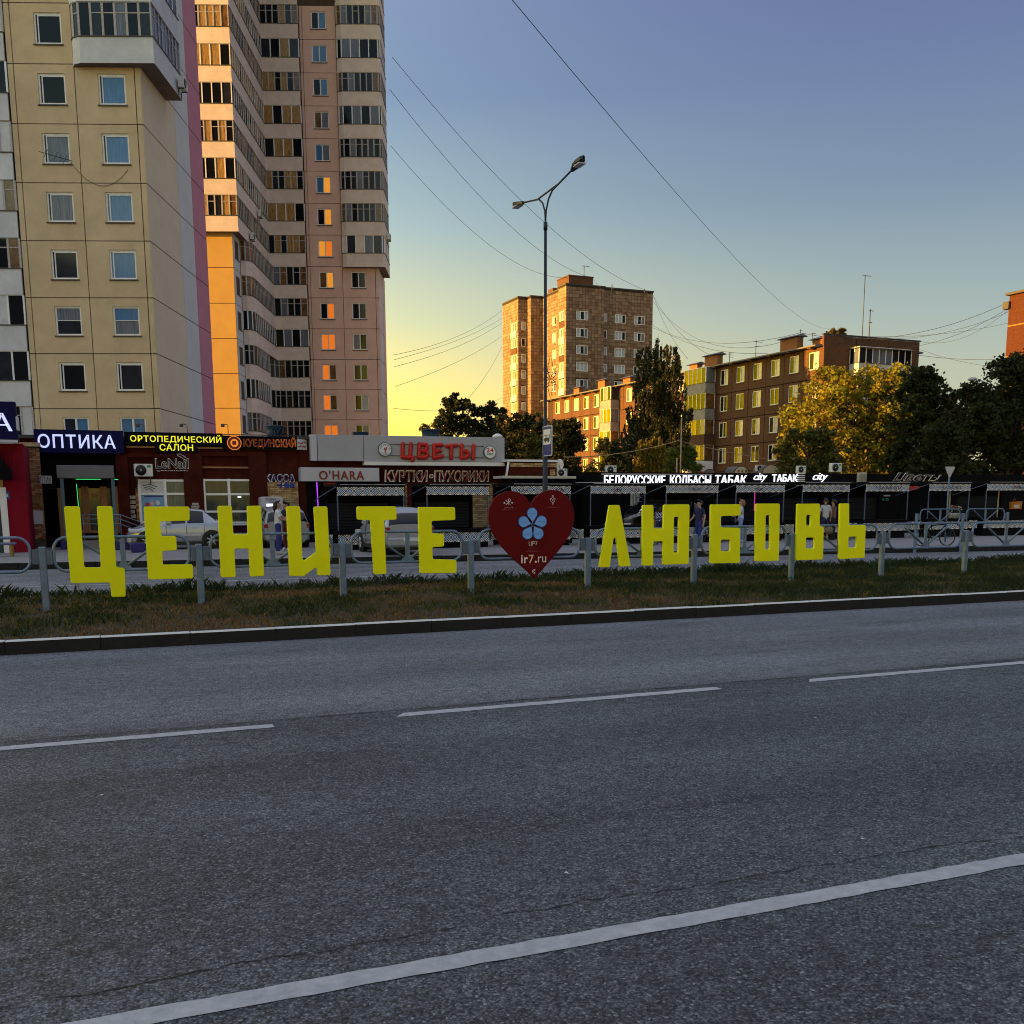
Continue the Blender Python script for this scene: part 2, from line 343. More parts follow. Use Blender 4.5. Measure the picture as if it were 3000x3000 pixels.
# ------------------------------------------------------------------ ground, roads, kerbs
Y_LINE, Y_DASH, Y_KERB, Y_FENCE, Y_BACK = 3.412, 7.775, 12.66, 15.605, 18.85
Z_MED, Z_FAR, Z_PAV = 0.16, -0.20, 0.0
def asphalt(name, base, stone, sc, bump, streak):
    m = bpy.data.materials.new(name); m.use_nodes = True; MATS[name] = m
    nt = m.node_tree; n, l = nt.nodes, nt.links; b = n['Principled BSDF']
    g = n.new('ShaderNodeNewGeometry'); P = g.outputs['Position']
    def noise(scale, detail=6, rough=.65, vec=P):
        q = n.new('ShaderNodeTexNoise'); q.inputs['Scale'].default_value = scale; q.inputs['Detail'].default_value = detail
        q.inputs['Roughness'].default_value = rough; l.new(vec, q.inputs['Vector']); return q.outputs['Fac']
    def rng(f, a, b_, c, d):
        q = n.new('ShaderNodeMapRange'); q.inputs['From Min'].default_value = a; q.inputs['From Max'].default_value = b_
        q.inputs['To Min'].default_value = c; q.inputs['To Max'].default_value = d; l.new(f, q.inputs['Value']); return q.outputs['Result']
    def mul(a, b_):
        q = n.new('ShaderNodeMath'); q.operation = 'MULTIPLY'; l.new(a, q.inputs[0])
        if isinstance(b_, float): q.inputs[1].default_value = b_
        else: l.new(b_, q.inputs[1])
        return q.outputs[0]
    mp = n.new('ShaderNodeMapping'); mp.inputs['Scale'].default_value = (0.06, 1.1, 1); l.new(P, mp.inputs['Vector'])
    streaks = rng(noise(1.0, 4, .6, mp.outputs['Vector']), .3, .7, 1-streak, 1+streak)
    big = rng(noise(0.5, 5), .3, .7, .80, 1.20)
    vo = n.new('ShaderNodeTexVoronoi'); vo.inputs['Scale'].default_value = sc; l.new(P, vo.inputs['Vector'])
    cell = n.new('ShaderNodeSeparateColor'); l.new(vo.outputs['Color'], cell.inputs[0])
    st = rng(cell.outputs[0], 0, 1, 0.35, 1.65)
    gap = rng(vo.outputs['Distance'], 0.25, 0.75, 1.15, 0.45)
    fine = rng(noise(sc*0.45, 5, .75), .32, .68, .55, 1.45)
    mid = rng(noise(sc*0.09, 5, .7), .34, .66, .72, 1.28)
    dark = rng(noise(5.0, 6, .7), .60, .70, 1.0, .62)
    sy = n.new('ShaderNodeSeparateXYZ'); l.new(P, sy.inputs[0])
    wv = n.new('ShaderNodeMath'); wv.operation = 'SINE'; q_ = n.new('ShaderNodeMath'); q_.operation = 'MULTIPLY_ADD'; q_.inputs[1].default_value = 2*pi/1.75; q_.inputs[2].default_value = .9
    l.new(sy.outputs['Y'], q_.inputs[0]); l.new(q_.outputs[0], wv.inputs[0])
    track = rng(wv.outputs[0], -1, 1, .88, 1.10)
    mp2 = n.new('ShaderNodeMapping'); mp2.inputs['Scale'].default_value = (.25, .9, 1); l.new(P, mp2.inputs['Vector'])
    patch = rng(noise(1.3, 6, .7, mp2.outputs['Vector']), .55, .66, 1.0, .70)
    f = mul(mul(mul(mul(mul(mul(mul(mul(streaks, big), st), gap), fine), dark), mid), track), patch)
    vm = n.new('ShaderNodeVectorMath'); vm.operation = 'SCALE'; vm.inputs[0].default_value = base; l.new(f, vm.inputs['Scale'])
    # sparse pale stones
    pal = rng(cell.outputs[1], .955, .97, 0, .55)
    mx = n.new('ShaderNodeMix'); mx.data_type = 'RGBA'; l.new(pal, mx.inputs['Factor']); l.new(vm.outputs[0], mx.inputs['A']); mx.inputs['B'].default_value = (*stone, 1)
    l.new(mx.outputs['Result'], b.inputs['Base Color'])
    b.inputs['Roughness'].default_value = 0.82; b.inputs['Specular IOR Level'].default_value = 0.35
    bp = n.new('ShaderNodeBump'); bp.inputs['Strength'].default_value = bump; bp.inputs['Distance'].default_value = 0.008
    l.new(mul(gap, fine), bp.inputs['Height']); l.new(bp.outputs['Normal'], b.inputs['Normal'])
    return m
M_ASPH = asphalt('asphalt_coarse', (.118, .126, .145), (.38, .42, .44), 92, .9, .16)
M_ASPH2 = asphalt('asphalt_worn', (.168, .175, .194), (.38, .36, .38), 110, .4, .22)
M_ASPH3 = asphalt('asphalt_far', (.19, .195, .215), (.35, .35, .35), 60, .3, .2)
M_PAVE = mat('pavement_concrete', (.25, .235, .24), .9, .18, 1.4, .2, 40, col2=(.22, .21, .22), c2scale=.7)
M_SOIL = mat('dry_soil', (.050, .032, .016), .95, .4, 5, .9, 25, col2=(.028, .030, .012), c2scale=1.1)
M_GROUND = mat('distant_ground', (.07, .065, .05), .95, .3, .3)
M_PAINT = mat('road_paint', (.44, .43, .44), .7, .22, 14, .2, 120, col2=(.36, .36, .38), c2scale=3.0, c2w=.45)
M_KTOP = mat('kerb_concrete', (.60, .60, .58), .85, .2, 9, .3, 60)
M_KFACE = mat('kerb_dark_face', (.011, .011, .012), .9, .35, 6, .3, 60)  # near-black colour for every kerb face but the top
M_CRACK = mat('crack_bitumen', (.012, .012, .015), .8, .2, 30)

def sheet(name, pts, z, m, kind='structure'):
    mb = MB(); mb.poly([(p[0], p[1], p[2] if len(p) > 2 else z) for p in pts])
    return tag(link(name, setmats(mb.mesh(name), m)), kind=kind)
sheet('ground', [(-900, -900), (1500, -900), (1500, 1500), (-900, 1500)], -0.45, M_GROUND)
sheet('road', [(-150, -25), (260, -25), (260, Y_DASH+.25), (-150, Y_DASH+.25)], 0.0, M_ASPH)
sheet('road_inner_lane', [(-150, Y_DASH+.25), (260, Y_DASH+.25), (260, Y_KERB+.1), (-150, Y_KERB+.1)], 0.0, M_ASPH2)
def wavy_strip(x0, x1, y0, w, z, step, amp, seed, taper=False):
    r = random.Random(seed); mb = MB(); n = max(2, int((x1-x0)/step)); a = []; b = []
    for i in range(n+1):
        x = x0+(x1-x0)*i/n
        a.append((x, y0+r.uniform(-amp, amp), z)); b.append((x, y0+w+r.uniform(-amp, amp), z))
    for i in range(n): mb.poly([a[i], a[i+1], b[i+1], b[i]])
    return mb
tag(link('lane_line', setmats(wavy_strip(-40, 120, Y_LINE-.058, .116, .004, .09, .005, 3).mesh(), M_PAINT)), kind='structure')
# dashes: 3 m long, 1 m gap
def lx(px, Y, z=0): # world X of photo column px on the line y=Y
    k = (px-1500)/FPX; a = R2-FW*k
    return -(a.y*Y+a.z*(z-CAM.z))/a.x
xd = lx(1190, Y_DASH)
for i in range(-4, 14):
    x0 = xd+i*4.0
    mb = wavy_strip(x0, x0+3.0-.05, Y_DASH-.055, .125, .004, .08, .006, 40+i)
    mb.v[0] = (mb.v[0][0]-.10, mb.v[0][1], .004)
    tag(link('lane_dash', setmats(mb.mesh(), M_PAINT)), kind='structure')
# long crack beyond the solid line
r = random.Random(5); mb = MB(); y = Y_LINE+.30; prev = None; x = -12.0
while x < 30:
    y += r.uniform(-.022, .022); y += (Y_LINE+.30+.05*sin(x*.9)-y)*.10; w = max(.0015, r.gauss(.006, .004)) if r.random() > .08 else .0012
    cur = ((x, y-w/2, .003), (x, y+w/2, .003))
    if prev: mb.poly([prev[0], cur[0], cur[1], prev[1]])
    prev = cur; x += r.uniform(.03, .08)
tag(link('road_crack', setmats(mb.mesh(), M_CRACK)), kind='structure')
mb = MB(); y = Y_DASH+.20; prev = None; x = -3.0
while x < 26:
    y += r.uniform(-.02, .02); y += (Y_DASH+.20-y)*.2; w = max(.001, r.gauss(.008, .006))
    cur = ((x, y-w/2, .003), (x, y+w/2, .003))
    if prev: mb.poly([prev[0], cur[0], cur[1], prev[1]])
    prev = cur; x += r.uniform(.05, .12)
tag(link('road_crack', setmats(mb.mesh(), M_CRACK)), kind='structure')

# median kerb of concrete stones
kerb = T('median_kerb', None, None, (0, Y_KERB, 0), kind='structure')
KM = {}
def kerb_run(K, x0, x1, L, w, z0, z1, yfun, seed, top=None):
    r = random.Random(seed); x = x0
    proto = MB().bbox(0, L-.003, 0, w, z0, z1, .008); me = proto.mesh('kerb_stone')
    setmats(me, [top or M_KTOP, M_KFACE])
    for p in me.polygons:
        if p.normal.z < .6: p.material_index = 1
    while x < x1:
        a = yfun(x); b = yfun(x+L)
        o = link('kerb_stone', me, K.o, (x, a+r.uniform(-.003, .003), r.uniform(-.003, .003)))
        o.rotation_euler[2] = math.atan2(b-a, L); x += L
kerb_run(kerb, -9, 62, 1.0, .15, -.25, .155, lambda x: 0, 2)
# median strip with a gentle crown
mb = MB(); nx, ny = 90, 16
def med_z(x, y):
    t = (y-Y_KERB)/(Y_BACK-Y_KERB); return .13+.07*sin(pi*min(max(t, 0), 1))+.035*(mnoise.noise((x*.9, y*.9, 0)))+.02*mnoise.noise((x*3, y*3, 4))
P = [[(-12+74*i/nx, Y_KERB+.14+(Y_BACK-Y_KERB-.14)*j/ny) for i in range(nx+1)] for j in range(ny+1)]
for j in range(ny+1):
    for i in range(nx+1): x, y = P[j][i]; mb.v.append((x, y, med_z(x, y)))
for j in range(ny):
    for i in range(nx):
        k = j*(nx+1)+i; mb.f.append((k, k+1, k+nx+2, k+nx+1)); mb.m.append(0); mb.sm.append(True)
tag(link('median_ground', setmats(mb.mesh(), M_SOIL)), kind='structure')
bk = T('median_back_kerb', None, None, (0, Y_BACK, 0), kind='structure')
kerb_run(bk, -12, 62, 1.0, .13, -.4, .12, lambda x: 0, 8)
# far carriageway and pavement
def kerb_far(x):        # the far kerb line, slightly converging
    p0, p1 = atZ(100, 1648, Z_PAV), atZ(2700, 1602, Z_PAV)
    return p0.y+(x-p0.x)*(p1.y-p0.y)/(p1.x-p0.x)
sheet('far_road', [(-150, Y_BACK), (260, Y_BACK), (260, 27), (-150, 40)], Z_FAR, M_ASPH3)
sheet('far_road_edge_line', [(-60, 27.2), (60, 23.6), (60, 23.72), (-60, 27.34)], Z_FAR+.004, M_PAINT)
sheet('far_road_kerb_line', [(-60, 24.2), (60, 20.6), (60, 20.7), (-60, 24.3)], Z_FAR+.004, M_PAINT)
fk = T('pavement_kerb', None, None, (0, 0, 0), kind='structure')
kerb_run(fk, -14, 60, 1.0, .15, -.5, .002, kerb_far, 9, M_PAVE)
sheet('pavement', [(-150, kerb_far(-150)+.15), (260, kerb_far(260)+.15), (260, 120), (-150, 120)], Z_PAV, M_PAVE)
# scraps of litter along the gutter
M_LIT = mat('paper_litter', (.6, .6, .6), .8, .1)
for px_, py_ in ((1420, 1902-55), (75, 1914), (1700, 1819), (2060, 1838-50), (1190, 1950), (2390, 2105), (300, 2330), (1660, 2560), (2530, 2460), (3015, 2860)):
    p = atZ(px_, py_, .004); a = RNG.uniform(0, 3)
    mb = MB(); mb.poly([(-.012, -.007, .002), (.013, -.006, .008), (.012, .008, .004), (-.011, .007, .009)])
    o = link('litter_scrap', setmats(mb.mesh(), M_LIT), None, p, a); tag(o, kind='stuff')
# ------------------------------------------------------------------ median fence
M_GALV = mat('galvanised_steel', (.14, .205, .33), .40, .22, 7, .15, 40, metal=.25, col2=(.11, .16, .255), c2scale=5)
M_GALVD = mat('galvanised_bracket', (.10, .13, .21), .5, .25, 9, .1, 40, metal=.3)
S0, SP = -0.675, 2.0925
POST_TOP = 1.078
def rrect(x0, x1, z0, z1, r, n=6):
    out = []
    for cx, cz, a0 in ((x1-r, z1-r, 0), (x0+r, z1-r, 90), (x0+r, z0+r, 180), (x1-r, z0+r, 270)):
        for k in range(n+1): a = rad(a0+90*k/n); out.append((cx+r*cos(a), 0, cz+r*sin(a)))
    return out
def fence_meshes(ptop):
    zt, zb = ptop+.135, ptop-.335; L = SP-.30
    fr = MB().tube(rrect(0, L, zb, zt, .165), .021, 10, closed=True).mesh('panel_frame')
    upr = MB().bbox(L/2-.035, L/2+.035, -.012, .012, zb+.06, zt-.02, .004); upr.poly([(L/2-.12, -.014, zb+.015), (L/2+.12, -.014, zb+.015), (L/2+.045, -.014, zb+.11), (L/2-.045, -.014, zb+.11)])
    upr = upr.mesh('upright')
    br = MB().tube([(L*.20, 0, zt-.06), (L*.22, 0, zt-.09), (L/2-.06, 0, zb+.07)], .019, 8).mesh('brace')
    br2 = MB().tube([(L*.80, 0, zt-.06), (L*.78, 0, zt-.09), (L/2+.06, 0, zb+.07)], .019, 8).mesh('brace')
    bk_ = MB().bbox(-.045, .045, -.02, .02, ptop-.235, ptop-.03, .004)
    for z in (ptop-.20, ptop-.14, ptop-.07): bk_.tube([(0, -.034, z), (0, -.015, z)], .009, 6)
    bk_ = bk_.mesh('bracket')
    post = MB().bbox(-.048, .048, -.04, .04, -.6, ptop, .012); post = post.mesh('post')
    for me in (fr, upr, br, br2, post): setmats(me, M_GALV)
    setmats(bk_, M_GALVD)
    return fr, upr, br, br2, bk_, post
FM = fence_meshes(POST_TOP)
fence = T('median_fence', 'grey tubular steel fence with rounded panels standing along the grass median', 'fence', (0, Y_FENCE, 0))
def build_fence(F, i0, i1, s0, sp, FM, y=lambda x: 0, seed=1):
    r = random.Random(seed)
    for i in range(i0, i1+1):
        x = s0+i*sp; F.part('post', FM[5], None, loc=(x+r.uniform(-.01, .01), y(x), r.uniform(-.015, .01)))
        if i < i1:
            fr = F.part('fence_panel', FM[0], None, loc=(x+.15, y(x), r.uniform(-.01, .01)))
            for k, nm in ((1, 'upright'), (2, 'brace'), (3, 'brace')): F.part(nm, FM[k], None, parent=fr)
            F.part('bracket', FM[4], None, parent=fr, loc=(-.065, 0, 0)); F.part('bracket', FM[4], None, parent=fr, loc=(SP-.30+.065, 0, 0))
build_fence(fence, -2, 11, S0, SP, FM)

# ------------------------------------------------------------------ the big yellow letters
M_YEL = mat('yellow_letter_paint', (.83, .83, .002), .6, .07, 1.2, .08, 90, spec=.2)
LET = {
 'A': (0, 1200, 3.864), 'B': (350, 1200, 3.864), 'C': (700, 1200, 3.864), 'D': (1100, 1250, 3.864), 'F': (1700, 1300, 4.83), 'G': (2050, 1300, 4.83), 'H': (2400, 1300, 4.83)}
def zp(k, p): ox, oy, s = LET[k]; return (ox+p[0]/s, oy+p[1]/s)
letters = [
 ('tse', 'Ц', 'A', [(722,1095),(905,1095),(955,1788),(1142,1788),(1095,1093),(1272,1093),(1318,1785),(1412,1795),(1424,2118),(1262,2122),(1244,1958),(800,1966)], [], 'yellow letter with a tail at lower right, first letter of the left word'),
 ('ye', 'Е', 'B', [(275,1098),(793,1098),(796,1258),(464,1268),(474,1433),(640,1430),(652,1592),(487,1602),(491,1757),(832,1752),(838,1912),(327,1925)], [], 'yellow three-armed letter second from the left, in front of the silver sedan'),
 ('en', 'Н', 'B', [(1112,1090),(1272,1088),(1290,1410),(1455,1410),(1443,1090),(1602,1088),(1640,1885),(1480,1892),(1465,1575),(1302,1575),(1318,1897),(1150,1900)], [], 'yellow letter of two upright bars joined by a crossbar, third from the left'),
 ('i', 'И', 'C', [(537,1095),(693,1093),(722,1722),(877,1612),(848,1098),(1002,1095),(1040,1872),(890,1879),(883,1775),(735,1887),(575,1887)], [], 'yellow letter of two bars with a rising diagonal, beside the girl in jeans'),
 ('te', 'Т', 'C', [(1336,1097),(1782,1095),(1787,1246),(1645,1252),(1672,1862),(1530,1867),(1490,1252),(1340,1249)], [], 'yellow letter with one stem under a wide top bar, in front of a market stall'),
 ('ye', 'Е', 'D', [(485,910),(902,912),(906,1056),(635,1068),(640,1207),(775,1214),(779,1356),(645,1365),(650,1501),(918,1508),(922,1656),(505,1661)], [], 'yellow three-armed letter just left of the red heart'),
 ('el', 'Л', 'F', [(415,868),(558,868),(717,1733),(562,1741),(492,1190),(420,1747),(270,1749)], [], 'yellow tent-shaped letter just right of the red heart'),
 ('yu', 'Ю', 'F', [(885,868),(1036,866),(1041,1200),(1180,1200),(1185,862),(1549,858),(1535,1702),(1172,1713),(1174,1378),(1035,1382),(1033,1722),(884,1726)], [[(1328,1033),(1400,1033),(1392,1541),(1322,1541)]], 'yellow letter of a bar joined to a tall slotted box'),
 ('be', 'Б', 'G', [(160,860),(580,858),(580,1016),(303,1025),(303,1185),(576,1190),(570,1686),(150,1695)], [[(300,1357),(438,1357),(436,1521),(297,1521)]], 'yellow letter with a square lower hole and an open upper right side'),
 ('o', 'О', 'G', [(799,848),(1136,847),(1121,1657),(789,1666)], [[(936,1009),(1001,1009),(999,1496),(929,1498)]], 'yellow plain tall rectangular letter with one narrow slot'),
 ('ve', 'В', 'G', [(1385,850),(1704,848),(1701,1165),(1757,1172),(1747,1638),(1364,1651)], [[(1511,1007),(1581,1007),(1571,1166),(1509,1166)], [(1507,1327),(1629,1327),(1626,1483),(1502,1486)]], 'yellow letter with two holes one above the other'),
 ('soft_sign', 'Ь', 'H', [(297,847),(426,845),(426,1155),(661,1150),(646,1613),(284,1636)], [[(417,1315),(535,1315),(530,1470),(415,1472)]], 'rightmost yellow letter with a square hole below a tall bar'),
]
Y_LET = Y_FENCE-.085
for nm, ch, zk, out, holes, lab in letters:
    def w(p): q = atY(*zp(zk, p), Y_LET); return (q.x, q.z)
    pts = [w(p) for p in out]; x0 = min(p[0] for p in pts); z0 = min(p[1] for p in pts)
    loops = [round_poly([(a-x0, b-z0) for a, b in pts], .028)]
    for h in holes: loops.append(round_poly([(a-x0, b-z0) for a, b in map(w, h)], .03))
    me = setmats(curve_mesh(loops, .05, .006), M_YEL)
    o = link('letter_panel', me, None, (x0, Y_LET, z0)); tag(o, lab, 'letter', 'yellow letters on the fence')

# ------------------------------------------------------------------ heart sign
M_HEART = mat('dark_red_paint', (.115, .003, .004), .6, .12, 2, .04, 70, spec=.12)
M_PET = mat('pale_blue_petal', (.17, .38, .88), .5, .06, 4)
M_PETR = mat('petal_rim_blue', (.02, .06, .22), .5, .05)
M_WPRINT = mat('white_print', (.80, .74, .80), .6, .05)
M_CPRINT = mat('cream_print', (.72, .50, .28), .6, .05)
M_RPRINT = mat('faded_pink_print', (.42, .10, .12), .6, .05)
M_BLK = mat('black_plastic', (.012, .012, .014), .4, .1)
HZ = (1400, 1300, 4.83)
def hw(p): q = atY(HZ[0]+p[0]/HZ[2], HZ[1]+p[1]/HZ[2], Y_LET); return (q.x, q.z)
hp = [(755,885),(775,820),(820,755),(880,705),(960,668),(1050,652),(1140,664),(1215,700),(1285,765),(1335,850),(1360,940),(1368,1040),(1352,1150),(1310,1270),(1255,1365),(1180,1470),(1060,1615),(930,1765),(845,1865),(818,1905),(796,1905),(770,1875),(690,1795),(560,1680),(450,1575),(350,1465),(265,1350),(205,1240),(165,1130),(150,1030),(160,930),(190,845),(240,770),(310,715),(390,680),(470,668),(550,678),(625,710),(690,765),(735,835)]
hb = [hw(p) for p in hp]; hx = hw((805, 1905)); hx0, hz0 = hx
heart = T('heart_sign', 'dark red heart-shaped board with a pale blue flower mounted on the fence', 'sign', (hx0, Y_LET, hz0))
L = lambda p: (hw(p)[0]-hx0, hw(p)[1]-hz0)
heart.part('heart_board', curve_mesh([[(a-hx0, b-hz0) for a, b in hb]], .05, .005), M_HEART)
fc = L((768, 1143)); sc_ = (L((868, 1143))[0]-fc[0])/100
for k, c in enumerate(((762,985),(893,1100),(848,1272),(695,1275),(640,1105))):
    a = L(c); ang = math.atan2(a[1]-fc[1], a[0]-fc[0]); R_ = 77*sc_; dist = math.hypot(a[0]-fc[0], a[1]-fc[1])
    def petal(R_):
        pts = []
        for j in range(25):
            t = rad(-128+256*j/24); pts.append((dist+R_*cos(t), R_*sin(t)))
        pts += [(.02, -.010), (.02, .010)]
        return [(fc[0]+x*cos(ang)-y*sin(ang), fc[1]+x*sin(ang)+y*cos(ang)) for x, y in pts]
    rim = heart.part('petal', curve_mesh([petal(R_)], .016, .002), M_PETR, loc=(0, -.018, 0))
    heart.part('petal_face', curve_mesh([petal(R_-.012)], .008, .001), M_PET, parent=rim, loc=(0, -.009, 0))
    heart.part('petal_print', squiggle(a[0]-.06, a[0]+.06, a[1], .008, 50+k, .0016), M_PETR, parent=rim, loc=(0, -.0125, 0), kind='stuff')
mb = MB(); mb.lathe([(.020, 0), (.020, .012), (.012, .014)], n=14); me = mb.mesh()
for v in me.vertices: x, y, z = v.co; v.co = (fc[0]+x, -.028-z, fc[1]+y)
heart.part('flower_centre', me, M_BLK)
def htext(t, p0, p1, m, bold=0.0, nm='lettering', shear=0):
    a, b = L(p0), L(p1); heart.part(nm, text_mesh(t, a[0], b[0], b[1], a[1], .003, bold, shear), m, loc=(0, -.004, 0))
htext('ir', (612,1575), (708,1690), M_WPRINT, .045); htext('7', (720,1572), (790,1690), M_CPRINT, .05)
htext('.', (805,1655), (832,1688), M_WPRINT, .03); htext('ru', (850,1595), (965,1678), M_WPRINT, -.005)
htext('ЦР7', (722,1382), (842,1447), M_WPRINT, -.012)
for k_, (a0, a1, b1) in enumerate(((722,845,1477), (716,855,1507), (655,800,1717), (830,925,1717), (702,780,1746), (812,885,1744), (370,495,908), (1025,1095,884))):
    p0, p1 = L((a0, b1)), L((a1, b1)); heart.part('fine_print', squiggle(p0[0], p1[0], p0[1], .007, k_, .0022), M_WPRINT if b1 == 908 else M_RPRINT, loc=(0, -.005, 0), kind='stuff')
def hstroke(ptsl, m, r=.0045, nm='emblem'):
    mb = MB()
    for pl in ptsl: mb.tube([(*[L(p)[0]], -.006, L(p)[1]) for p in pl], r, 6)
    heart.part(nm, mb, m)
arc = lambda cx, cy, rr, a0, a1, n=12: [(cx+rr*cos(rad(a0+(a1-a0)*k/n)), cy+rr*sin(rad(a0+(a1-a0)*k/n))) for k in range(n+1)]
hstroke([[(428,780),(428,872)], arc(440,798,18,-120,100,8), [(392,800),(462,868)], [(392,868),(462,806)], arc(375,838,9,0,330,8), [(474,828),(474,848)], [(488,828),(488,848)], [(470,828),(492,828)]], M_WPRINT)
for ru in ([(345,932),(520,926)], [(690,1526),(885,1522)], [(970,906),(1155,898)]): hstroke([ru], M_RPRINT, .0018, 'print_rule')
hstroke([arc(1057,742,10,0,360,10), [(1057,755),(1040,775),(1022,772),(1026,800),(1040,825),(1058,836),(1076,822),(1088,800),(1092,772),(1074,776),(1057,755)], [(1048,785),(1057,815),(1068,785)], arc(1060,850,6,0,360,8)], M_WPRINT, .0035)
hstroke([arc(796,1806,27,-300,-60,14), arc(802,1806,15,-300,-60,10)], M_WPRINT, .004)
# ------------------------------------------------------------------ windows, panels, balconies
M_FRAME = mat('white_window_frame', (.78, .78, .78), .5, .12, 6)
M_FRAMEW = mat('weathered_wood_frame', (.42, .39, .37), .7, .3, 9, .2, 50)
M_SILL = mat('dark_tin_sill', (.05, .045, .045), .5, .2)
M_GDARK = mat('dark_window_glass', (.006, .007, .010), .05, 0, spec=.22)
M_GDARK2 = mat('smoky_window_glass', (.016, .018, .028), .08, .4, 1.2, spec=.3)
M_GBLUE = mat('curtain_blue_reflection_glass', (.06, .17, .36), .12, .25, 2.2, spec=.5, stretch=(6, 6, .5))  # curtained pane with a bluish sky reflection put into its colour
M_GCURT = mat('net_curtain_glass', (.13, .145, .19), .15, .6, 3.0, spec=.35, stretch=(7, 7, .25))
M_GCREAM = mat('cream_reflection_glass', (.50, .47, .42), .2, .35, 3.0, spec=.5, stretch=(6, 6, .3))  # cream sun reflection on curtained panes, put into the base colour
M_GREFL = mat('amber_reflection_glow', (.5, .2, .03), .3, .35, 2.5, emit=(1.0, .19, .01), estr=.17, stretch=(3, 3, .6))  # orange reflection painted in as glow; no lamp behind these panes
M_GREFLY = mat('yellow_reflection_glow', (.5, .3, .05), .3, .35, 2.5, emit=(1.0, .33, .02), estr=.17, stretch=(3, 3, .6))  # yellower pane, its reflection likewise painted as glow
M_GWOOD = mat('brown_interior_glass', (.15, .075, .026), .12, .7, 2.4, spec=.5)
M_GGOLD = mat('golden_reflection_glass', (.34, .20, .07), .2, .8, 3.0, spec=.4, stretch=(7, 7, .6))  # golden reflection of the sunlit upper balconies, put into the colour
M_SEAM = mat('panel_seam', (.085, .058, .038), .9, .2)
M_PWHITE = mat('white_balcony_paint', (.64, .64, .66), .8, .10, 1.2, .1, 30, col2=(.48, .48, .52), c2scale=.5, c2w=.4)
M_PCREAM = mat('cream_balcony_paint', (.74, .62, .55), .8, .12, 1.2, .1, 30, col2=(.66, .54, .47), c2scale=.5, c2w=.4)
M_TAN = mat('tan_facade_paint', (.62, .475, .30), .85, .12, .9, .25, 35, col2=(.55, .415, .25), c2scale=.35, c2w=.45)
M_CREAM = mat('cream_facade_paint', (.70, .57, .41), .85, .06, .7, .2, 35)
M_GWHITE = mat('greywhite_facade_paint', (.60, .60, .60), .85, .06, .7, .2, 35)
M_PINK = mat('mauve_facade_paint', (.54, .21, .28), .85, .06, .7, .2, 35)
M_ORANGE = mat('ochre_facade_paint', (.62, .38, .10), .85, .06, .7, .2, 35, col2=(.56, .33, .085), c2scale=.4, c2w=.4)
M_ROSY = mat('rosy_facade_paint', (.74, .49, .41), .85, .08, .9, .2, 35, col2=(.68, .44, .35), c2scale=.3, c2w=.4)
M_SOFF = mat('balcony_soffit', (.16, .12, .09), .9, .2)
_cache = {}
def win_meshes(w, h, style, fm):
    k = (round(w, 2), round(h, 2), style, fm.name)
    if k in _cache: return _cache[k]
    fr = MB(); t = .085; d = .07
    fr.box(0, w, 0, d, h-t, h); fr.box(0, w, 0, d, 0, t); fr.box(0, t, 0, d, t, h-t); fr.box(w-t, w, 0, d, t, h-t)
    panes = [(t, w-t, t, h-t)]
    if style == 'two': c = w*.5; fr.box(c-.05, c+.05, -.004, d, t, h-t); panes = [(t, c-.05, t, h-t), (c+.05, w-t, t, h-t)]
    if style == 'sash':
        c = t+.10; fr.box(c-.02, c+.035, .004, d, t, h-t); fr.box(c+.035, w-t, .004, d, h-t-.06, h-t); panes = [(t, c-.02, t, h-t), (c+.035, w-t, t, h-t-.06)]
    if style == 'bar': c = h*.52; fr.box(t, w-t, .003, d, c-.015, c+.015); panes = [(t, w-t, t, c-.015), (t, w-t, c+.015, h-t)]
    if style == 'three':
        a, b = w/3, 2*w/3
        for c in (a, b): fr.box(c-.05, c+.05, -.004, d, t, h-t)
        panes = [(t, a-.05, t, h-t), (a+.05, b-.05, t, h-t), (b+.05, w-t, t, h-t)]
    fm_ = setmats(fr.mesh('window'), fm)
    pm = [MB().box(a, b, .045, .06, c, d_) for a, b, c, d_ in panes]
    sl = setmats(MB().box(-.06, w+.06, -.14, -.002, -.075, -.02).mesh('sill'), M_SILL)
    _cache[k] = (fm_, pm, sl, {}); return _cache[k]
def window(Th, x, y, z, w, h, style, panes, rz=0.0, fm=None, sill=True):
    fm_, pm, sl, pc = win_meshes(w, h, style, fm or M_FRAME)
    o = Th.part('window', fm_, None, loc=(x, y, z), rz=rz)
    for i, m in enumerate(pm):
        g = panes[i % len(panes)]; kk = (i, g.name)
        if kk not in pc: pc[kk] = setmats(m.mesh('pane'), g)
        Th.part('pane', pc[kk], None, parent=o)
    if sill: Th.part('sill', sl, None, parent=o)
    return o
def panel_mesh(w, h, m, hole=None, t=.25, gap=.022):
    k = ('p', round(w, 3), round(h, 3), m.name, tuple(round(q, 3) for q in hole) if hole else None)
    if k in _cache: return _cache[k]
    mb = MB(); a, b, c, d = gap, w-gap, gap, h-gap
    if hole:
        x0, x1, z0, z1 = hole
        mb.box(a, x0, 0, t, c, d); mb.box(x1, b, 0, t, c, d); mb.box(x0, x1, 0, t, c, z0); mb.box(x0, x1, 0, t, z1, d)
    else: mb.bbox(a, b, 0, t, c, d, .012)
    _cache[k] = setmats(mb.mesh('facade_panel'), m); return _cache[k]
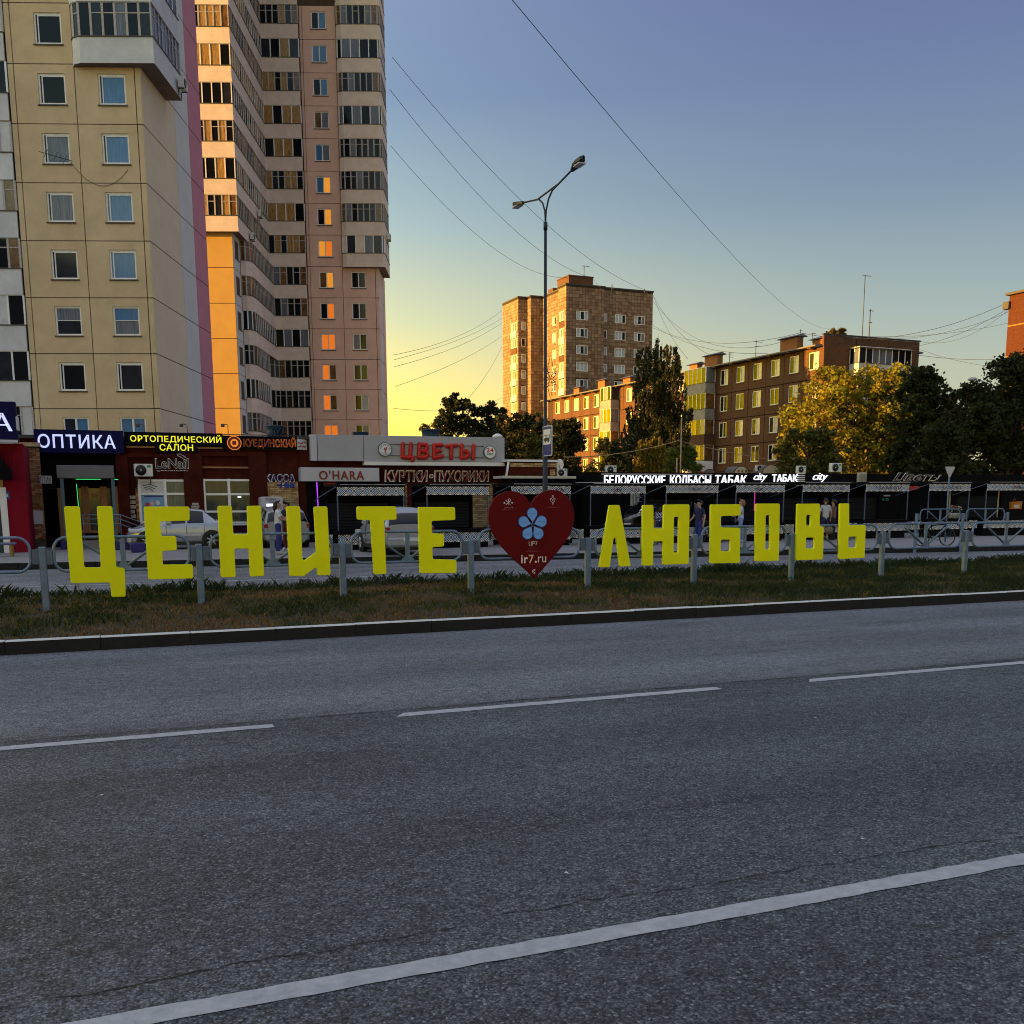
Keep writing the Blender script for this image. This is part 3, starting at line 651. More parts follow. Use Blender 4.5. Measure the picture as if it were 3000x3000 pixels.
def offset_line(poly, d):
    out = []; N = len(poly)
    for i, p in enumerate(poly):
        p = Vector(p); ns = []
        if i > 0: e = (p-Vector(poly[i-1])).normalized(); ns.append(Vector((e.y, -e.x)))
        if i < N-1: e = (Vector(poly[i+1])-p).normalized(); ns.append(Vector((e.y, -e.x)))
        if len(ns) == 2: nn = (ns[0]+ns[1]).normalized(); nn = nn/max(.35, nn.dot(ns[0]))
        else: nn = ns[0]
        out.append((p.x+nn.x*d, p.y+nn.y*d))
    return out
def ribbon(mb, poly, d0, d1, z0, z1, mi=0):     # wall of thickness d0..d1 along a plan polyline (outward positive)
    a, b = offset_line(poly, d1), offset_line(poly, d0)
    for i in range(len(poly)-1):
        A, B, C, D = a[i], a[i+1], b[i+1], b[i]
        mb.poly([(*A, z0), (*B, z0), (*B, z1), (*A, z1)], mi); mb.poly([(*C, z0), (*D, z0), (*D, z1), (*C, z1)], mi)
        mb.poly([(*A, z1), (*B, z1), (*C, z1), (*D, z1)], mi); mb.poly([(*D, z0), (*C, z0), (*B, z0), (*A, z0)], mi)
    for i, s in ((0, 0), (-1, 1)):
        A, D = a[i], b[i]; mb.poly([(*A, z0), (*D, z0), (*D, z1), (*A, z1)], mi)
def balcony(Th, poly, z0, H, m, r, ph=1.12, style=None, soffit=None, name='balcony', light=.25, warm=0.0, solid=0.0, close=(), gold=None):
    mb = MB(); ribbon(mb, poly, -.10, 0, z0+.02, z0+ph); ribbon(mb, poly, 0.002, .022, z0-.02, z0+.30)
    mb.poly([(*p, z0-.02) for p in list(poly)+list(close)], 1)
    o = Th.part(name, mb, [m, soffit or M_SOFF])
    sl = MB(); ribbon(sl, poly, -.12, .045, z0+ph+.001, z0+ph+.05); Th.part('sill', sl, M_SILL, parent=o)
    style = style or r.choice(('wood', 'wood', 'pvc', 'pvc', 'wood2'))
    zb, zt = z0+ph+.05, z0+H-.05
    gl = MB(); fr = MB(); wd = style != 'pvc'; pitch = .58 if wd else .80; rr = .055 if wd else .045
    tz = zb+(zt-zb)*.70; ins = offset_line(poly, -.05); fmm = M_FRAMEW if wd else M_FRAME
    for i in range(len(ins)-1):
        A, B = Vector(ins[i]), Vector(ins[i+1]); Ls = (B-A).length; n = max(1, round(Ls/pitch)); d = (B-A)/n; e = d.normalized(); nn = Vector((e.y, -e.x))
        for k in range(n+1):
            if k == n and i < len(ins)-2: continue
            p = A+d*k; q = [p-e*rr+nn*.03, p+e*rr+nn*.03, p+e*rr-nn*.04, p-e*rr-nn*.04]
            fr.prism([(v.x, v.y) for v in q], zb, zt, axis='z')
        for k in range(n):
            p, q = A+d*k, A+d*(k+1); mi = 0; u = r.random()
            if u < light: mi = 1
            elif u < light*1.5: mi = 2
            elif u < light*1.5+warm: mi = 3
            elif u < light*1.5+warm+solid: mi = 4
            if style == 'wood2' and k == n-1: mi = 5
            gl.poly([(*p, zb), (*q, zb), (*q, zt), (*p, zt)], mi)
            if wd and mi != 4 and r.random() < .8:
                w0, w1 = p+e*rr, q-e*rr
                fr.prism([(v.x, v.y) for v in (w0+nn*.02, w1+nn*.02, w1-nn*.03, w0-nn*.03)], tz-.025, tz+.025, axis='z')
    ribbon(fr, ins, -.035, .035, zt-.001, zt+.05); 
    Th.part('glazing', gl, [M_GDARK, gold or M_GCURT, M_GDARK2, gold or M_GWOOD, m, M_GWOOD], parent=o)
    Th.part('window_frame', fr, fmm, parent=o)
    return o

# ------------------------------------------------------------------ tower A: tan panel tower at the left
ZJ0, ST = 6.5, 2.79
AF = rad(69.72-90)
p = atD(440, 705, 55.5)
TA = T('panel_tower', 'tall tan panel apartment tower with white and mauve stripes on its side, at left', 'building', (p.x, p.y, 0), AF)
TOPK = 15
TA.part('wall', MB().box(-6.6, -.02, .22, 11.6, 0, ZJ0+ST*TOPK).box(-15, -6.6, .6, 11.6, 0, ZJ0+ST*TOPK), M_SEAM)
TA.part('roof', MB().box(-15.1, .2, 0, 11.8, ZJ0+ST*TOPK, ZJ0+ST*TOPK+.5), M_SEAM)
r = random.Random(21)
cols = [(-6.57, -6.26, None), (-6.26, -3.28, (1.15, 2.50)), (-3.28, -.31, (1.14, 2.50)), (-.31, 0, None)]
gA1 = [[M_GDARK2, M_GDARK], [M_GDARK, M_GCURT], [M_GDARK, M_GCURT], [M_GDARK, M_GDARK2], [M_GDARK2, M_GCURT], [M_GDARK, M_GDARK], [M_GDARK2, M_GBLUE], [M_GDARK, M_GDARK]]
gA2 = [[M_GDARK2, M_GBLUE], [M_GDARK2, M_GBLUE], [M_GBLUE, M_GBLUE], [M_GBLUE, M_GBLUE], [M_GCURT, M_GBLUE], [M_GDARK, M_GDARK2], [M_GBLUE, M_GBLUE], [M_GBLUE, M_GDARK]]
for k in range(-3, TOPK-2):
    z = ZJ0+ST*k; row = 6-k      # row counted downward from the first full row in the picture
    for ci, (a, b, hole) in enumerate(cols):
        if ci >= 2 and k >= 6: continue        # the corner bay takes over
        if z+ST > 44 and k > TOPK: continue
        ho = None
        if hole: ho = (hole[0], hole[1], .92, 2.36)
        TA.part('facade_panel', panel_mesh(b-a, ST, M_TAN, ho), None, loc=(a, 0, z))
        if hole and k >= -2:
            g = (gA1 if ci == 1 else gA2)[max(0, min(7, 5-k if k <= 5 else 0))] if k <= 5 else [M_GDARK2, M_GDARK]
            if k == 6 and ci == 1: g = [M_GDARK, M_GDARK]
            st = 'two' if k == -1 else ('bar' if k == 1 else 'sash')
            window(TA, a+hole[0], .07, z+.92, hole[1]-hole[0], 1.44, st, g)
    for a, b, m in ((.012, 5.83, M_CREAM), (5.83, 8.68, M_GWHITE), (8.68, 11.6, M_PINK)):
        if m is M_CREAM and k >= 6: TA.part('facade_panel', panel_mesh(b-4.3, ST, m), None, loc=(0, 4.3, z), rz=pi/2)
        else: TA.part('facade_panel', panel_mesh(b-a, ST, m, t=.2), None, loc=(0, a, z), rz=pi/2)
# loggias at the far left and the corner bay
for k in range(-1, 9):
    z = ZJ0+ST*k
    balcony(TA, [(-14.8, -.05), (-6.64, -.05)], z+.15, ST, M_PWHITE, r, ph=1.25, light=.12, solid=.3)
bayA = [(-3.28, -.02), (-3.12, -.30), (-2.75, -.48), (.86, -.52), (.86, 4.3), (.02, 4.3)]
for k in range(6, 9):
    balcony(TA, bayA, 23.13+ST*(k-6), ST, M_PWHITE, r, ph=1.18, style='wood' if k == 6 else 'pvc', light=.35)
TA.part('parapet_wall', MB().box(-6.6, .8, .3, 4.3, 23.13+3*ST, ZJ0+ST*TOPK), M_TAN)

# ------------------------------------------------------------------ tower B: stepped tower behind
p = atD(680, 985, 87.7)
TB = T('stepped_tower', 'tall apartment tower with ochre sunlit wall, long balcony rows and windows given a painted orange glow', 'building', (p.x, p.y, 0), AF)
YB = 12.67; TOPB = 19; ZT = ZJ0+ST*TOPB
TB.part('wall', MB().box(-10, .40, .22, YB+4, 0, ZT).box(.40, 10.95, YB+.22, 19, 0, ZT), M_SEAM)
TB.part('roof', MB().box(-10.2, 11.2, -.1, 19.2, ZT, ZT+.5), M_SEAM)
for k in range(-1, 6):
    z = ZJ0+ST*k
    TB.part('facade_panel', panel_mesh(5.4, ST, M_ORANGE), None, loc=(-5.0, 0, z))
    TB.part('facade_panel', panel_mesh(2.28, ST, M_GWHITE, (.55, 1.85, .9, 2.3)), None, loc=(.42, .02, z), rz=pi/2)
    window(TB, .35, .02+.55, z+.9, 1.3, 1.4, 'two', [M_GDARK, M_GDARK2], rz=pi/2)
cB = [(4.36, 4.62, None), (4.62, 7.62, (.82, 2.16)), (7.62, 10.67, (.80, 2.14)), (10.67, 11.0, None)]
pane_col1 = {-1: (M_GREFLY, M_GREFL), 0: (M_GREFL, M_GREFL), 1: (M_GREFL, M_GWOOD), 2: (M_GREFL, M_GWOOD), 3: (M_GREFL, M_GREFL), 4: (M_GDARK, M_GREFL), 5: (M_GWOOD, M_GREFLY), 6: (M_GREFLY, M_GREFL), 7: (M_GDARK, M_GREFLY), 8: (M_GBLUE, M_GREFLY), 9: (M_GBLUE, M_GCURT), 10: (M_GWOOD, M_GCURT), 11: (M_GDARK, M_GBLUE), 12: (M_GBLUE, M_GBLUE)}
pane_col2 = {-1: (M_GCURT, M_GCURT), 0: (M_GDARK, M_GCURT), 1: (M_GDARK, M_GBLUE), 2: (M_GDARK, M_GDARK2), 3: (M_GCURT, M_GDARK), 4: (M_GDARK, M_GDARK2), 5: (M_GDARK, M_GDARK2)}
for k in range(-1, 14):
    z = ZJ0+ST*k
    for ci, (a, b, hole) in enumerate(cB):
        if ci >= 2 and k >= 6: continue
        ho = (hole[0], hole[1], .88, 2.34) if hole else None
        TB.part('facade_panel', panel_mesh(b-a, ST, M_ROSY, ho), None, loc=(a, YB, z))
        if hole: window(TB, a+hole[0], YB+.07, z+.88, hole[1]-hole[0], 1.46, 'two', (pane_col1 if ci == 1 else pane_col2).get(k, (M_GDARK, M_GBLUE)), fm=M_FRAME)
    for a, b, m in ((YB+.012, YB+3.2, M_GWHITE), (YB+3.2, YB+6.3, M_ROSY)):
        if k >= 6 and a < YB+4: continue
        TB.part('facade_panel', panel_mesh(b-a, ST, m), None, loc=(11.0, a, z), rz=pi/2)
r = random.Random(5)
up = [(-6.0, -.5), (1.0, -.5), (1.0, YB-.5), (4.34, YB-.5)]
for k in range(6, 15):
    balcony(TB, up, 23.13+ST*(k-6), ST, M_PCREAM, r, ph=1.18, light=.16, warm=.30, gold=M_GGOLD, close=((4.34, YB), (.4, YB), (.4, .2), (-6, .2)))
low = [(.44, 2.35), (.85, 2.40), (1.2, 2.75), (1.32, 3.5), (1.32, YB-.5), (4.34, YB-.5)]
lowA = [(.44, 2.35), (.85, 2.40), (1.2, 2.75), (1.32, 3.5), (1.32, 8.6), (.44, 8.7)]
lowB = [(.44, YB-1.6), (1.5, YB-.5), (4.34, YB-.5)]
for k in range(-1, 6):
    z = 23.13+ST*(k-6)
    if k >= 3: balcony(TB, low, z, ST, M_PCREAM, r, ph=1.18, light=.1, warm=.15, close=((4.34, YB), (.44, YB)))
    else: balcony(TB, lowA, z, ST, M_PCREAM, r, ph=1.18, light=.3); balcony(TB, lowB, z, ST, M_PCREAM, r, ph=1.18, light=.05, warm=.3, style='wood', close=((4.34, YB), (.44, YB)))
bayB = [(7.62, YB), (7.74, YB-.36), (8.15, YB-.52), (11.45, YB-.54), (11.66, YB-.35), (11.68, YB+4.3), (11.0, YB+4.3)]
for k in range(6, 15):
    balcony(TB, bayB, 23.13+ST*(k-6), ST, M_PCREAM, r, ph=1.18, light=.30, style='pvc' if k == 6 else None, solid=.9 if k == 6 else 0)

# wall-mounted air conditioners on the towers
M_ACW = mat('air_conditioner_white', (.62, .62, .60), .5, .12, 4)
M_GREEN = mat('green_sticker', (.03, .25, .12), .5, 0)
def ac_unit(Wd, loc, rz, lab, cat='air conditioner', s=1.0, grp='outdoor air conditioner units'):
    A = T('air_conditioner', lab, cat, loc, rz, grp)
    A.part('casing', MB().bbox(0, .80*s, 0, .30*s, 0, .56*s, .02), M_ACW)
    me = MB().lathe([(.02, 0), (.235*s, 0), (.235*s, .012), (.02, .014)], n=20).mesh('fan_grille')
    for v in me.vertices: x, y, z = v.co; v.co = (.29*s+x, -.003-z, .28*s+y)
    g = A.part('fan_grille', me, M_BLK)
    me = MB().lathe([(.035*s, 0), (.035*s, .012), (.01, .016)], n=10).mesh('fan_hub')
    for v in me.vertices: x, y, z = v.co; v.co = (.29*s+x, -.02-z, .28*s+y)
    A.part('fan_hub', me, M_ACW, parent=g)
    A.part('sticker', MB().box(.56*s, .72*s, -.006, -.001, .40*s, .50*s), M_GREEN)
    for x in (.1*s, .66*s): A.part('bracket', MB().box(x, x+.04, .0, .32*s, -.05, -.002).box(x, x+.04, .30*s, .34*s, -.35*s, -.05), M_SILL)
    return A
def wpt(Th, x, y, z): q = Th.loc+Th.u*x+Th.n*y; return (q.x, q.y, z)
ac_unit(TA, wpt(TA, 1.28, 3.2, 23.4), AF+pi/2, 'air conditioner hung on the corner bay of the tan tower')
ac_unit(TB, wpt(TB, 1.40, 7.0, 26.2), AF+pi/2, 'air conditioner on the long balcony wall of the stepped tower, upper one')
ac_unit(TB, wpt(TB, 1.40, 3.4, 23.45), AF+pi/2, 'air conditioner on the long balcony wall of the stepped tower, lower one')
ac_unit(TB, wpt(TB, 12.05, YB+1.4, 26.0), AF+pi/2, 'air conditioner sticking out against the sky on the stepped tower')
# television aerial and cable on the tan tower
ant = T('tv_aerial', 'dark rod aerial sticking out by a window of the tan tower', 'aerial', wpt(TA, -4.0, -.05, 18.7), AF)
ant.part('boom', MB().tube([(.3, 0, 0), (-1.1, -.5, .28)], .018, 6), M_BLK)
for t in (.2, .5, .8): ant.part('rod', MB().tube([(.3-1.4*t-.05, -.5*t-.1, .28*t-.22), (.3-1.4*t+.1, -.5*t+.1, .28*t+.22)], .012, 6), M_BLK)
def cable(name, lab, pts, r, m, sag=0.0, n=24, cat='cable', grp=None):
    mb = MB(); P = []
    a, b = Vector(pts[0]), Vector(pts[1])
    for k in range(n+1): t = k/n; q = a.lerp(b, t); q.z -= sag*4*t*(1-t); P.append(q-a)
    mb.tube(P, r, 5, cap=False); o = link(name, setmats(mb.mesh(name), m), None, a); return tag(o, lab, cat, grp)
cable('cable', 'loose cable sagging across the tan tower wall between two windows', (wpt(TA, -3.75, -.03, 18.65), wpt(TA, -.9, -.03, 18.3)), .012, M_SEAM, .95)
# unseen block added left of the view; it keeps the street in shade
NB = T('shade_slab', 'long grey slab added out of view at left to shade the street', 'building', (-105, -70, 0), 0)
NB.part('wall', MB().box(0, 14, 0, 146, 0, 42), M_GWHITE); NB.part('roof', MB().box(-.4, 14.4, -.4, 146.4, 42, 42.5), M_SEAM)
# ------------------------------------------------------------------ five-storey panel house
M_BROWN = mat('brown_pebbledash', (.118, .052, .026), .95, .30, 5, .6, 14, col2=(.085, .045, .026), c2scale=.5, c2w=.45)
M_BSEAM = mat('dark_joint', (.045, .026, .018), .95, .2)
M_BRICKV = mat('vent_brick', (.24, .10, .045), .9, .25, 6)
M_TIN = mat('roof_tin', (.13, .13, .14), .55, .2, 3)
M_SIDING2 = mat('grey_siding', (.24, .23, .24), .7, .25, 2)
M_SIDING = mat('white_siding', (.55, .56, .60), .6, .08, 3)
M_GPALE = mat('pale_curtain_glass', (.36, .42, .48), .2, .25, 1.5, spec=.4)
H5 = T('panel_house', 'five-storey brown pebbledash apartment house with white windows, behind the trees', 'building', (63.185, 79.639, 0), rad(2))
LEN5, W5, S5 = 58.0, 11.7, 2.7
H5.part('wall', MB().box(.26, W5-.26, .26, LEN5, -.3, 15.5), M_BSEAM)
r = random.Random(31)
ZR = [1.85+S5*i for i in range(5)]      # lower joint of each storey row
balc_cols = [(16.8, 20.9), (37.2, 40.0)]
ys = [-.15]+[2.66+2.80*i for i in range(0, 20)]
for i in range(len(ys)-1):
    a, b = ys[i], ys[i+1]; c = (a+b)/2 if i else 1.24
    for fl, z in enumerate(ZR):
        inb = any(q0-1.0 < c < q1+.6 for q0, q1 in balc_cols)
        h = S5 if fl < 4 else 15.45-z
        hole = None if (inb and any(q0+.2 < c < q1-.2 for q0, q1 in balc_cols)) else (b-c-.7, b-c+.7, .86, 2.46)
        H5.part('facade_panel', panel_mesh(b-a, h, M_BROWN, hole, t=.24, gap=.035), None, loc=(0, b, z), rz=-pi/2)
        if hole:
            if i < 8: g = r.choice([(M_GDARK, M_GCREAM), (M_GDARK, M_GPALE), (M_GDARK, M_GCREAM), (M_GDARK2, M_GCREAM), (M_GDARK, M_GDARK2)])
            else: g = r.choice([(M_GCREAM, M_GCREAM), (M_GDARK, M_GCREAM), (M_GCURT, M_GCREAM)])
            if fl < 2: g = r.choice([(M_GDARK, M_GDARK2), (M_GDARK, M_GCURT), (M_GDARK, M_GCREAM)])
            window(H5, .05, c+.7, z+.86, 1.4, 1.6, 'two', g, rz=-pi/2)
for k in range(3):                        # end wall panels
    for fl, z in enumerate(ZR):
        h = S5 if fl < 4 else 16.5-z
        H5.part('facade_panel', panel_mesh(W5/3, h, M_BROWN, None, t=.24, gap=.035), None, loc=(k*W5/3, 0, z))
for q0, q1 in balc_cols:
    for fl, z in enumerate(ZR):
        if fl == 0 and q0 > 30: continue
        balcony(H5, [(-.02, q1), (-1.25, q1), (-1.25, q0), (-.02, q0)], z+.2, S5, M_SIDING2 if fl != 2 else M_BROWN, r, ph=1.05, light=.22, warm=.45, style='pvc')
for fl, z in enumerate(ZR[2:]):
    balcony(H5, [(3.1, -.02), (3.1, -1.3), (9.5, -1.3), (9.5, -.02)], z+.25, S5-.1, M_SIDING, r, ph=1.1, light=.55, style='pvc')
H5.part('balcony_canopy', MB().prism([(2.9, 0), (9.7, 0), (9.7, .06), (2.9, .06)], -1.55, .0), M_TIN, loc=(0, 0, 15.35))
rf = MB()
rf.prism([(-.75, 15.50), (W5+.75, 15.50), (W5+.75, 15.62), (W5/2, 16.35), (-.75, 15.62)], .25, LEN5+.5)
roof = H5.part('roof', rf, M_TIN)
H5.part('parapet', MB().box(-.05, W5+.05, -.06, .22, 16.51, 16.63), M_SILL)
for y_ in range(1, 58, 3):
    H5.part('eave_bracket', MB().box(-.65, -.05, y_, y_+.5, 15.36, 15.495), M_BROWN, parent=roof)
for xc, yc, w_, h_ in ((1.6, 6.5, 2.6, 1.35), (1.9, 2.6, 1.5, .75), (1.5, 19.4, 2.4, 1.3), (1.8, 23.2, 1.5, .8), (1.5, 44, 1.8, 1.2), (1.8, 38, 1.8, .9), (1.5, 51, 1.6, .9)):
    ch = H5.part('vent_stack', MB().box(xc-.35, xc+.35, yc-w_/2, yc+w_/2, 15.6, 15.75+h_), M_BRICKV)
    H5.part('stack_cap', MB().prism([(xc-.7, 15.80+h_), (xc+.7, 15.80+h_), (xc, 16.05+h_)], yc-w_/2-.3, yc+w_/2+.3), M_TIN, parent=ch)
# shop porches at the foot of the house
M_AWN = mat('awning_pale', (.5, .48, .42), .7, .1)
M_RED = mat('sign_red', (.38, .02, .02), .5, .08)
po = T('shop_porch', 'white boxed shop porch with a red sign below the brown house', 'porch', tuple(atD(2065, 1390, 92)*1), rad(2))
po.loc.z = 0; po.o.location.z = 0
x0, x1, z0, z1 = po.rect(2026, 1352, 2090, 1392)
po.part('canopy_box', MB().bbox(x0, x1, 0, 1.6, z0, z1, .03), M_SIDING); po.part('post', MB().box(x0+.1, x0+.25, .1, .25, 0, z0), M_SILL); po.part('post', MB().box(x1-.25, x1-.1, .1, .25, 0, z0), M_SILL)
po.part('red_print', squiggle(x0+.1, x0+1.45, (z0+z1)/2+.15, .3, 8, .06), M_RED, loc=(0, -.06, 0), kind='stuff'); po.part('red_stripe', MB().box(x0+.1, x0+1.2, -.03, -.004, z0+.15, z0+.33), M_RED)
def arch(px0, px1, py0, py1, lab, m, D=92):
    A = T('arched_canopy', lab, 'canopy', (*atD((px0+px1)/2, 1450, D).to_2d(), 0), rad(2), 'arched shop canopies')
    x0, x1, z0, z1 = A.rect(px0, py0, px1, py1); c = (x0+x1)/2; R_ = (x1-x0)/2
    pts = [(c+R_*cos(rad(180-18*k)), z0+(z1-z0)*sin(rad(18*k))) for k in range(11)]
    A.part('arch_panel', MB().prism(pts, -.06, 0), m); rim = MB().tube([(a, -.03, b) for a, b in pts], .05, 6); A.part('rim', rim, M_SILL)
    A.part('barrel_roof', MB().prism(pts, .01, 1.4), M_TIN); A.part('post', MB().box(x0+.05, x0+.15, 0, .1, 0, z0), M_SILL); A.part('post', MB().box(x1-.15, x1-.05, 0, .1, 0, z0), M_SILL)
    return A
A1 = arch(2150, 2192, 1366, 1388, 'pale arched canopy with painted fruit over a shop door', M_AWN)
for dx, c in ((-.4, (.35, .03, .02)), (0, (.25, .12, .02)), (.4, (.03, .12, .03))): A1.part('painted_fruit', MB().box(dx-.1, dx+.1, -.075, -.062, A1.px(2170, 1384)[1], A1.px(2170, 1377)[1]), mat('fruit%.1f' % dx, c, .6, .1))
arch(2062, 2096, 1375, 1392, 'low grey arched canopy beside the white shop porch', M_TIN)
arch(2232, 2285, 1362, 1386, 'brown-rimmed arched canopy half hidden by leaves', M_AWN)
ac_unit(None, tuple(atD(2217, 1381, 92)), rad(2), 'air conditioner on the brown house wall above the tobacco signs', s=1.0)
# aerials and masts on the roof
def mast(px_, ytop, ybot, D, lab, bars=(), w=.03):
    b = atD(px_, ybot, D); t = atD(px_, ytop, D); h = t.z-b.z
    A = T('roof_aerial', lab, 'aerial', b, 0, 'roof aerials')
    A.part('pole', MB().tube([(0, 0, -.4), (0, 0, h)], w, 6), M_SILL)
    for f, L_ in bars: A.part('crossbar', MB().tube([(-L_*.3, 0, h*f), (L_*.7, 0, h*f)], w*.8, 5), M_SILL)
mast(2526, 806, 985, 99, 'tallest thin mast on the end of the brown house roof', [(.99, 1.0)], .035)
mast(2546, 905, 985, 99, 'shorter whip mast beside the tall one on the brown house roof', [(.93, .5), (.5, .4)], .045)
mast(2214, 997, 1042, 107, 'T-shaped aerial midway along the brown house roof', [(.9, 1.1), (.6, .6)])
mast(2344, 965, 990, 100, 'short pole on the large roof vent of the brown house', [(.9, .3)])
mast(2380, 975, 992, 99, 'stubby forked aerial near the end of the brown house roof', [(.6, .5), (.9, .5)])
mast(2137, 1033, 1055, 110, 'bushy forked aerial on the brown house roof over the balconies', [(.4, .6), (.7, .6), (.95, .4)])

# ------------------------------------------------------------------ twelve-storey tiled block
def tilemat(name, attr):
    m = bpy.data.materials.new(name); m.use_nodes = True; n, l = m.node_tree.nodes, m.node_tree.links; b = n['Principled BSDF']
    if attr: s_ = n.new('ShaderNodeAttribute'); s_.attribute_name = 'tint'; o = s_.outputs['Color']
    else: s_ = n.new('ShaderNodeObjectInfo'); o = s_.outputs['Color']
    l.new(o, b.inputs['Base Color']); b.inputs['Roughness'].default_value = .8; return m
M_TILEO, M_TILEA = tilemat('facade_tile', False), tilemat('facade_tile_joined', True)
M_GROUT = mat('tile_grout', (.05, .03, .02), .95, .2)
B12 = T('tiled_tower', 'twelve-storey block clad in brown-pink square tiles, far behind the lamp post', 'building', (74.926, 160.62, 0), rad(1))
HT = 36.7
plan = [(16.85, .55), (16.85, 16), (5, 21), (-2.9, 20.4), (-2.9, 13.2), (-1.2, 13.2), (-1.2, 11.6), (1.05, 11.6), (1.05, 2.9), (.0, 2.9), (0, 0), (7.15, 0), (7.15, .55)]
mb = MB(); N = len(plan)
for i in range(N):
    a, b = plan[i], plan[(i+1) % N]; mb.poly([(*a, -1), (*b, -1), (*b, HT), (*a, HT)])
mb.poly([(*p_, HT) for p_ in plan]); B12.part('wall', mb, M_GROUT)
cap = MB(); ribbon(cap, plan[3:]+[plan[0], plan[1]], -.3, .14, HT, HT+.22); rf12 = B12.part('roof_coping', cap, M_SILL)
B12.part('lift_house', MB().box(2.2, 6.8, 3.5, 8, HT, HT+2.2).box(2.1, 6.9, 3.4, 8.1, HT+2.2, HT+2.35), M_BROWN)
B12.part('roof_hatch', MB().box(1.4, 2.6, 8, 10, HT, HT+1.0), M_BROWN)
r = random.Random(77)
def tint(): 
    base = r.choice(((.225, .145, .092), (.24, .158, .105), (.21, .132, .082), (.17, .095, .055), (.27, .185, .125))); k = r.uniform(.85, 1.15); return tuple(c*k for c in base)+(1,)
TW, THh = .60, .56
wrows = [HT-4.05-2.76*i for i in range(12)]
def front_windows(xc, w): return [(xc-w/2, xc+w/2, z-1.42, z) for z in wrows]
segs = []   # origin, direction, length, outward, windows
wf = front_windows(3.0, 2.2); wn_ = [(7.35, 7.95, z-1.3, z) for z in wrows]; wf2 = front_windows(10.5, 2.05)+front_windows(14.25, 2.05)
segs.append(((0, 0), (1, 0), 7.15, wf)); segs.append(((7.15, .55), (1, 0), 9.7, [(a-7.15, b-7.15, c, d) for a, b, c, d in wf2+wn_]))
lw = lambda yc, w: [(20.4-yc-w/2, 20.4-yc+w/2, z-1.42, z) for z in wrows]
segs.append(((-2.9, 20.4), (0, -1), 7.2, [(4.0, 6.6, z-1.5, z) for z in wrows])); segs.append(((-2.9, 13.2), (1, 0), 1.7, [(.55, 1.35, z-1.42, z) for z in wrows]))
segs.append(((-1.2, 13.2), (0, -1), 1.6, [])); segs.append(((-1.2, 11.6), (1, 0), 2.25, []))
segs.append(((1.05, 11.6), (0, -1), 8.7, [(4.2, 5.7, z-1.42, z) for z in wrows])); segs.append(((0, 2.9), (0, -1), 2.9, [(.4, 2.3, z-1.5, z) for z in wrows]))
tile_me = None; nobj = 0; jm = MB(); jt = []
gtile = setmats(MB().bbox(.026, TW-.026, -.03, .02, .026, THh-.026, .008).mesh('tile'), M_TILEO)
for si, (o_, d_, L_, wins) in enumerate(segs):
    nx = max(1, round(L_/TW)); tw = L_/nx; ang = math.atan2(d_[1], d_[0]); nz = int(HT/THh); outw = Vector((d_[1], -d_[0]))
    for i in range(nx):
        for j in range(8, nz):
            a, b, c, e = i*tw, (i+1)*tw, j*THh+.02, (j+1)*THh+.02
            if any(a < q[1]-.28 and b > q[0]+.28 and c < q[3]-.28 and e > q[2]+.28 for q in wins): continue
            big = si == 0 and j > nz-48 and nobj < 300
            P0 = Vector(o_)+Vector(d_)*a
            if big:
                o = B12.part('tile', gtile, None, loc=(P0.x, P0.y, c), rz=ang); o.scale.x = tw/TW; o.color = tint(); nobj += 1
            else:
                i0 = len(jm.v); Q = []
                for (u_, v_, w_) in ((.026, .026, .0), (tw-.026, .026, 0), (tw-.026, THh-.026, 0), (.026, THh-.026, 0)):
                    p_ = Vector(o_)+Vector(d_)*(a+u_); Q.append(((p_.x+outw.x*.03, p_.y+outw.y*.03), (p_.x-outw.x*.01, p_.y-outw.y*.01), c+v_))
                jm.v += [(*q[0], q[2]) for q in Q]+[(*q[1], q[2]) for q in Q]
                for f in ((0, 1, 2, 3), (4, 5, 1, 0), (5, 6, 2, 1), (6, 7, 3, 2), (7, 4, 0, 3)): jm.f.append(tuple(i0+k for k in f)); jm.m.append(0); jm.sm.append(False)
                jt += [tint()]*8
    for q in wins:
        if q[3] < 6: continue
        P0 = Vector(o_)+Vector(d_)*q[0]-outw*.05; w_ = q[1]-q[0]
        g = r.choice([(M_GPALE, M_GDARK, M_GPALE), (M_GPALE, M_GDARK, M_GCURT), (M_GPALE, M_GPALE, M_GDARK), (M_GPALE, M_GPALE, M_GPALE), (M_GDARK, M_GPALE, M_GPALE)])
        if si in (2, 7): g = (M_GCREAM, M_GCURT, M_GWOOD)
        window(B12, P0.x+outw.x*.105, P0.y+outw.y*.105, q[2], w_, q[3]-q[2], 'three' if w_ > 1.8 else ('two' if w_ > .9 else 'plain'), g, rz=ang, sill=False)
jme = jm.mesh('tiles', fix=False); ca = jme.color_attributes.new('tint', 'FLOAT_COLOR', 'POINT')
ca.data.foreach_set('color', [c for t_ in jt for c in t_]); B12.part('tile_cladding', jme, M_TILEA, kind='stuff')
bz = r
for z in wrows[:9]:
    B12.part('balcony_parapet', MB().box(-3.02, -2.93, 13.9, 16.5, z-2.55, z-1.55), r.choice((M_PCREAM, M_BROWN, M_PCREAM)))
    B12.part('balcony_parapet', MB().box(-.10, -.03, .6, 2.6, z-2.55, z-1.55), r.choice((M_PCREAM, M_SIDING, M_BROWN)))
mast(1711, 778, 808, 183, 'aerial on the lift house of the tiled tower', [(.95, 1.4)], .06)
mast(1793, 833, 850, 178, 'small pole on the tiled tower roof edge', [], .06)
mast(1888, 846, 858, 178, 'right-hand small pole on the tiled tower roof edge', [], .06)
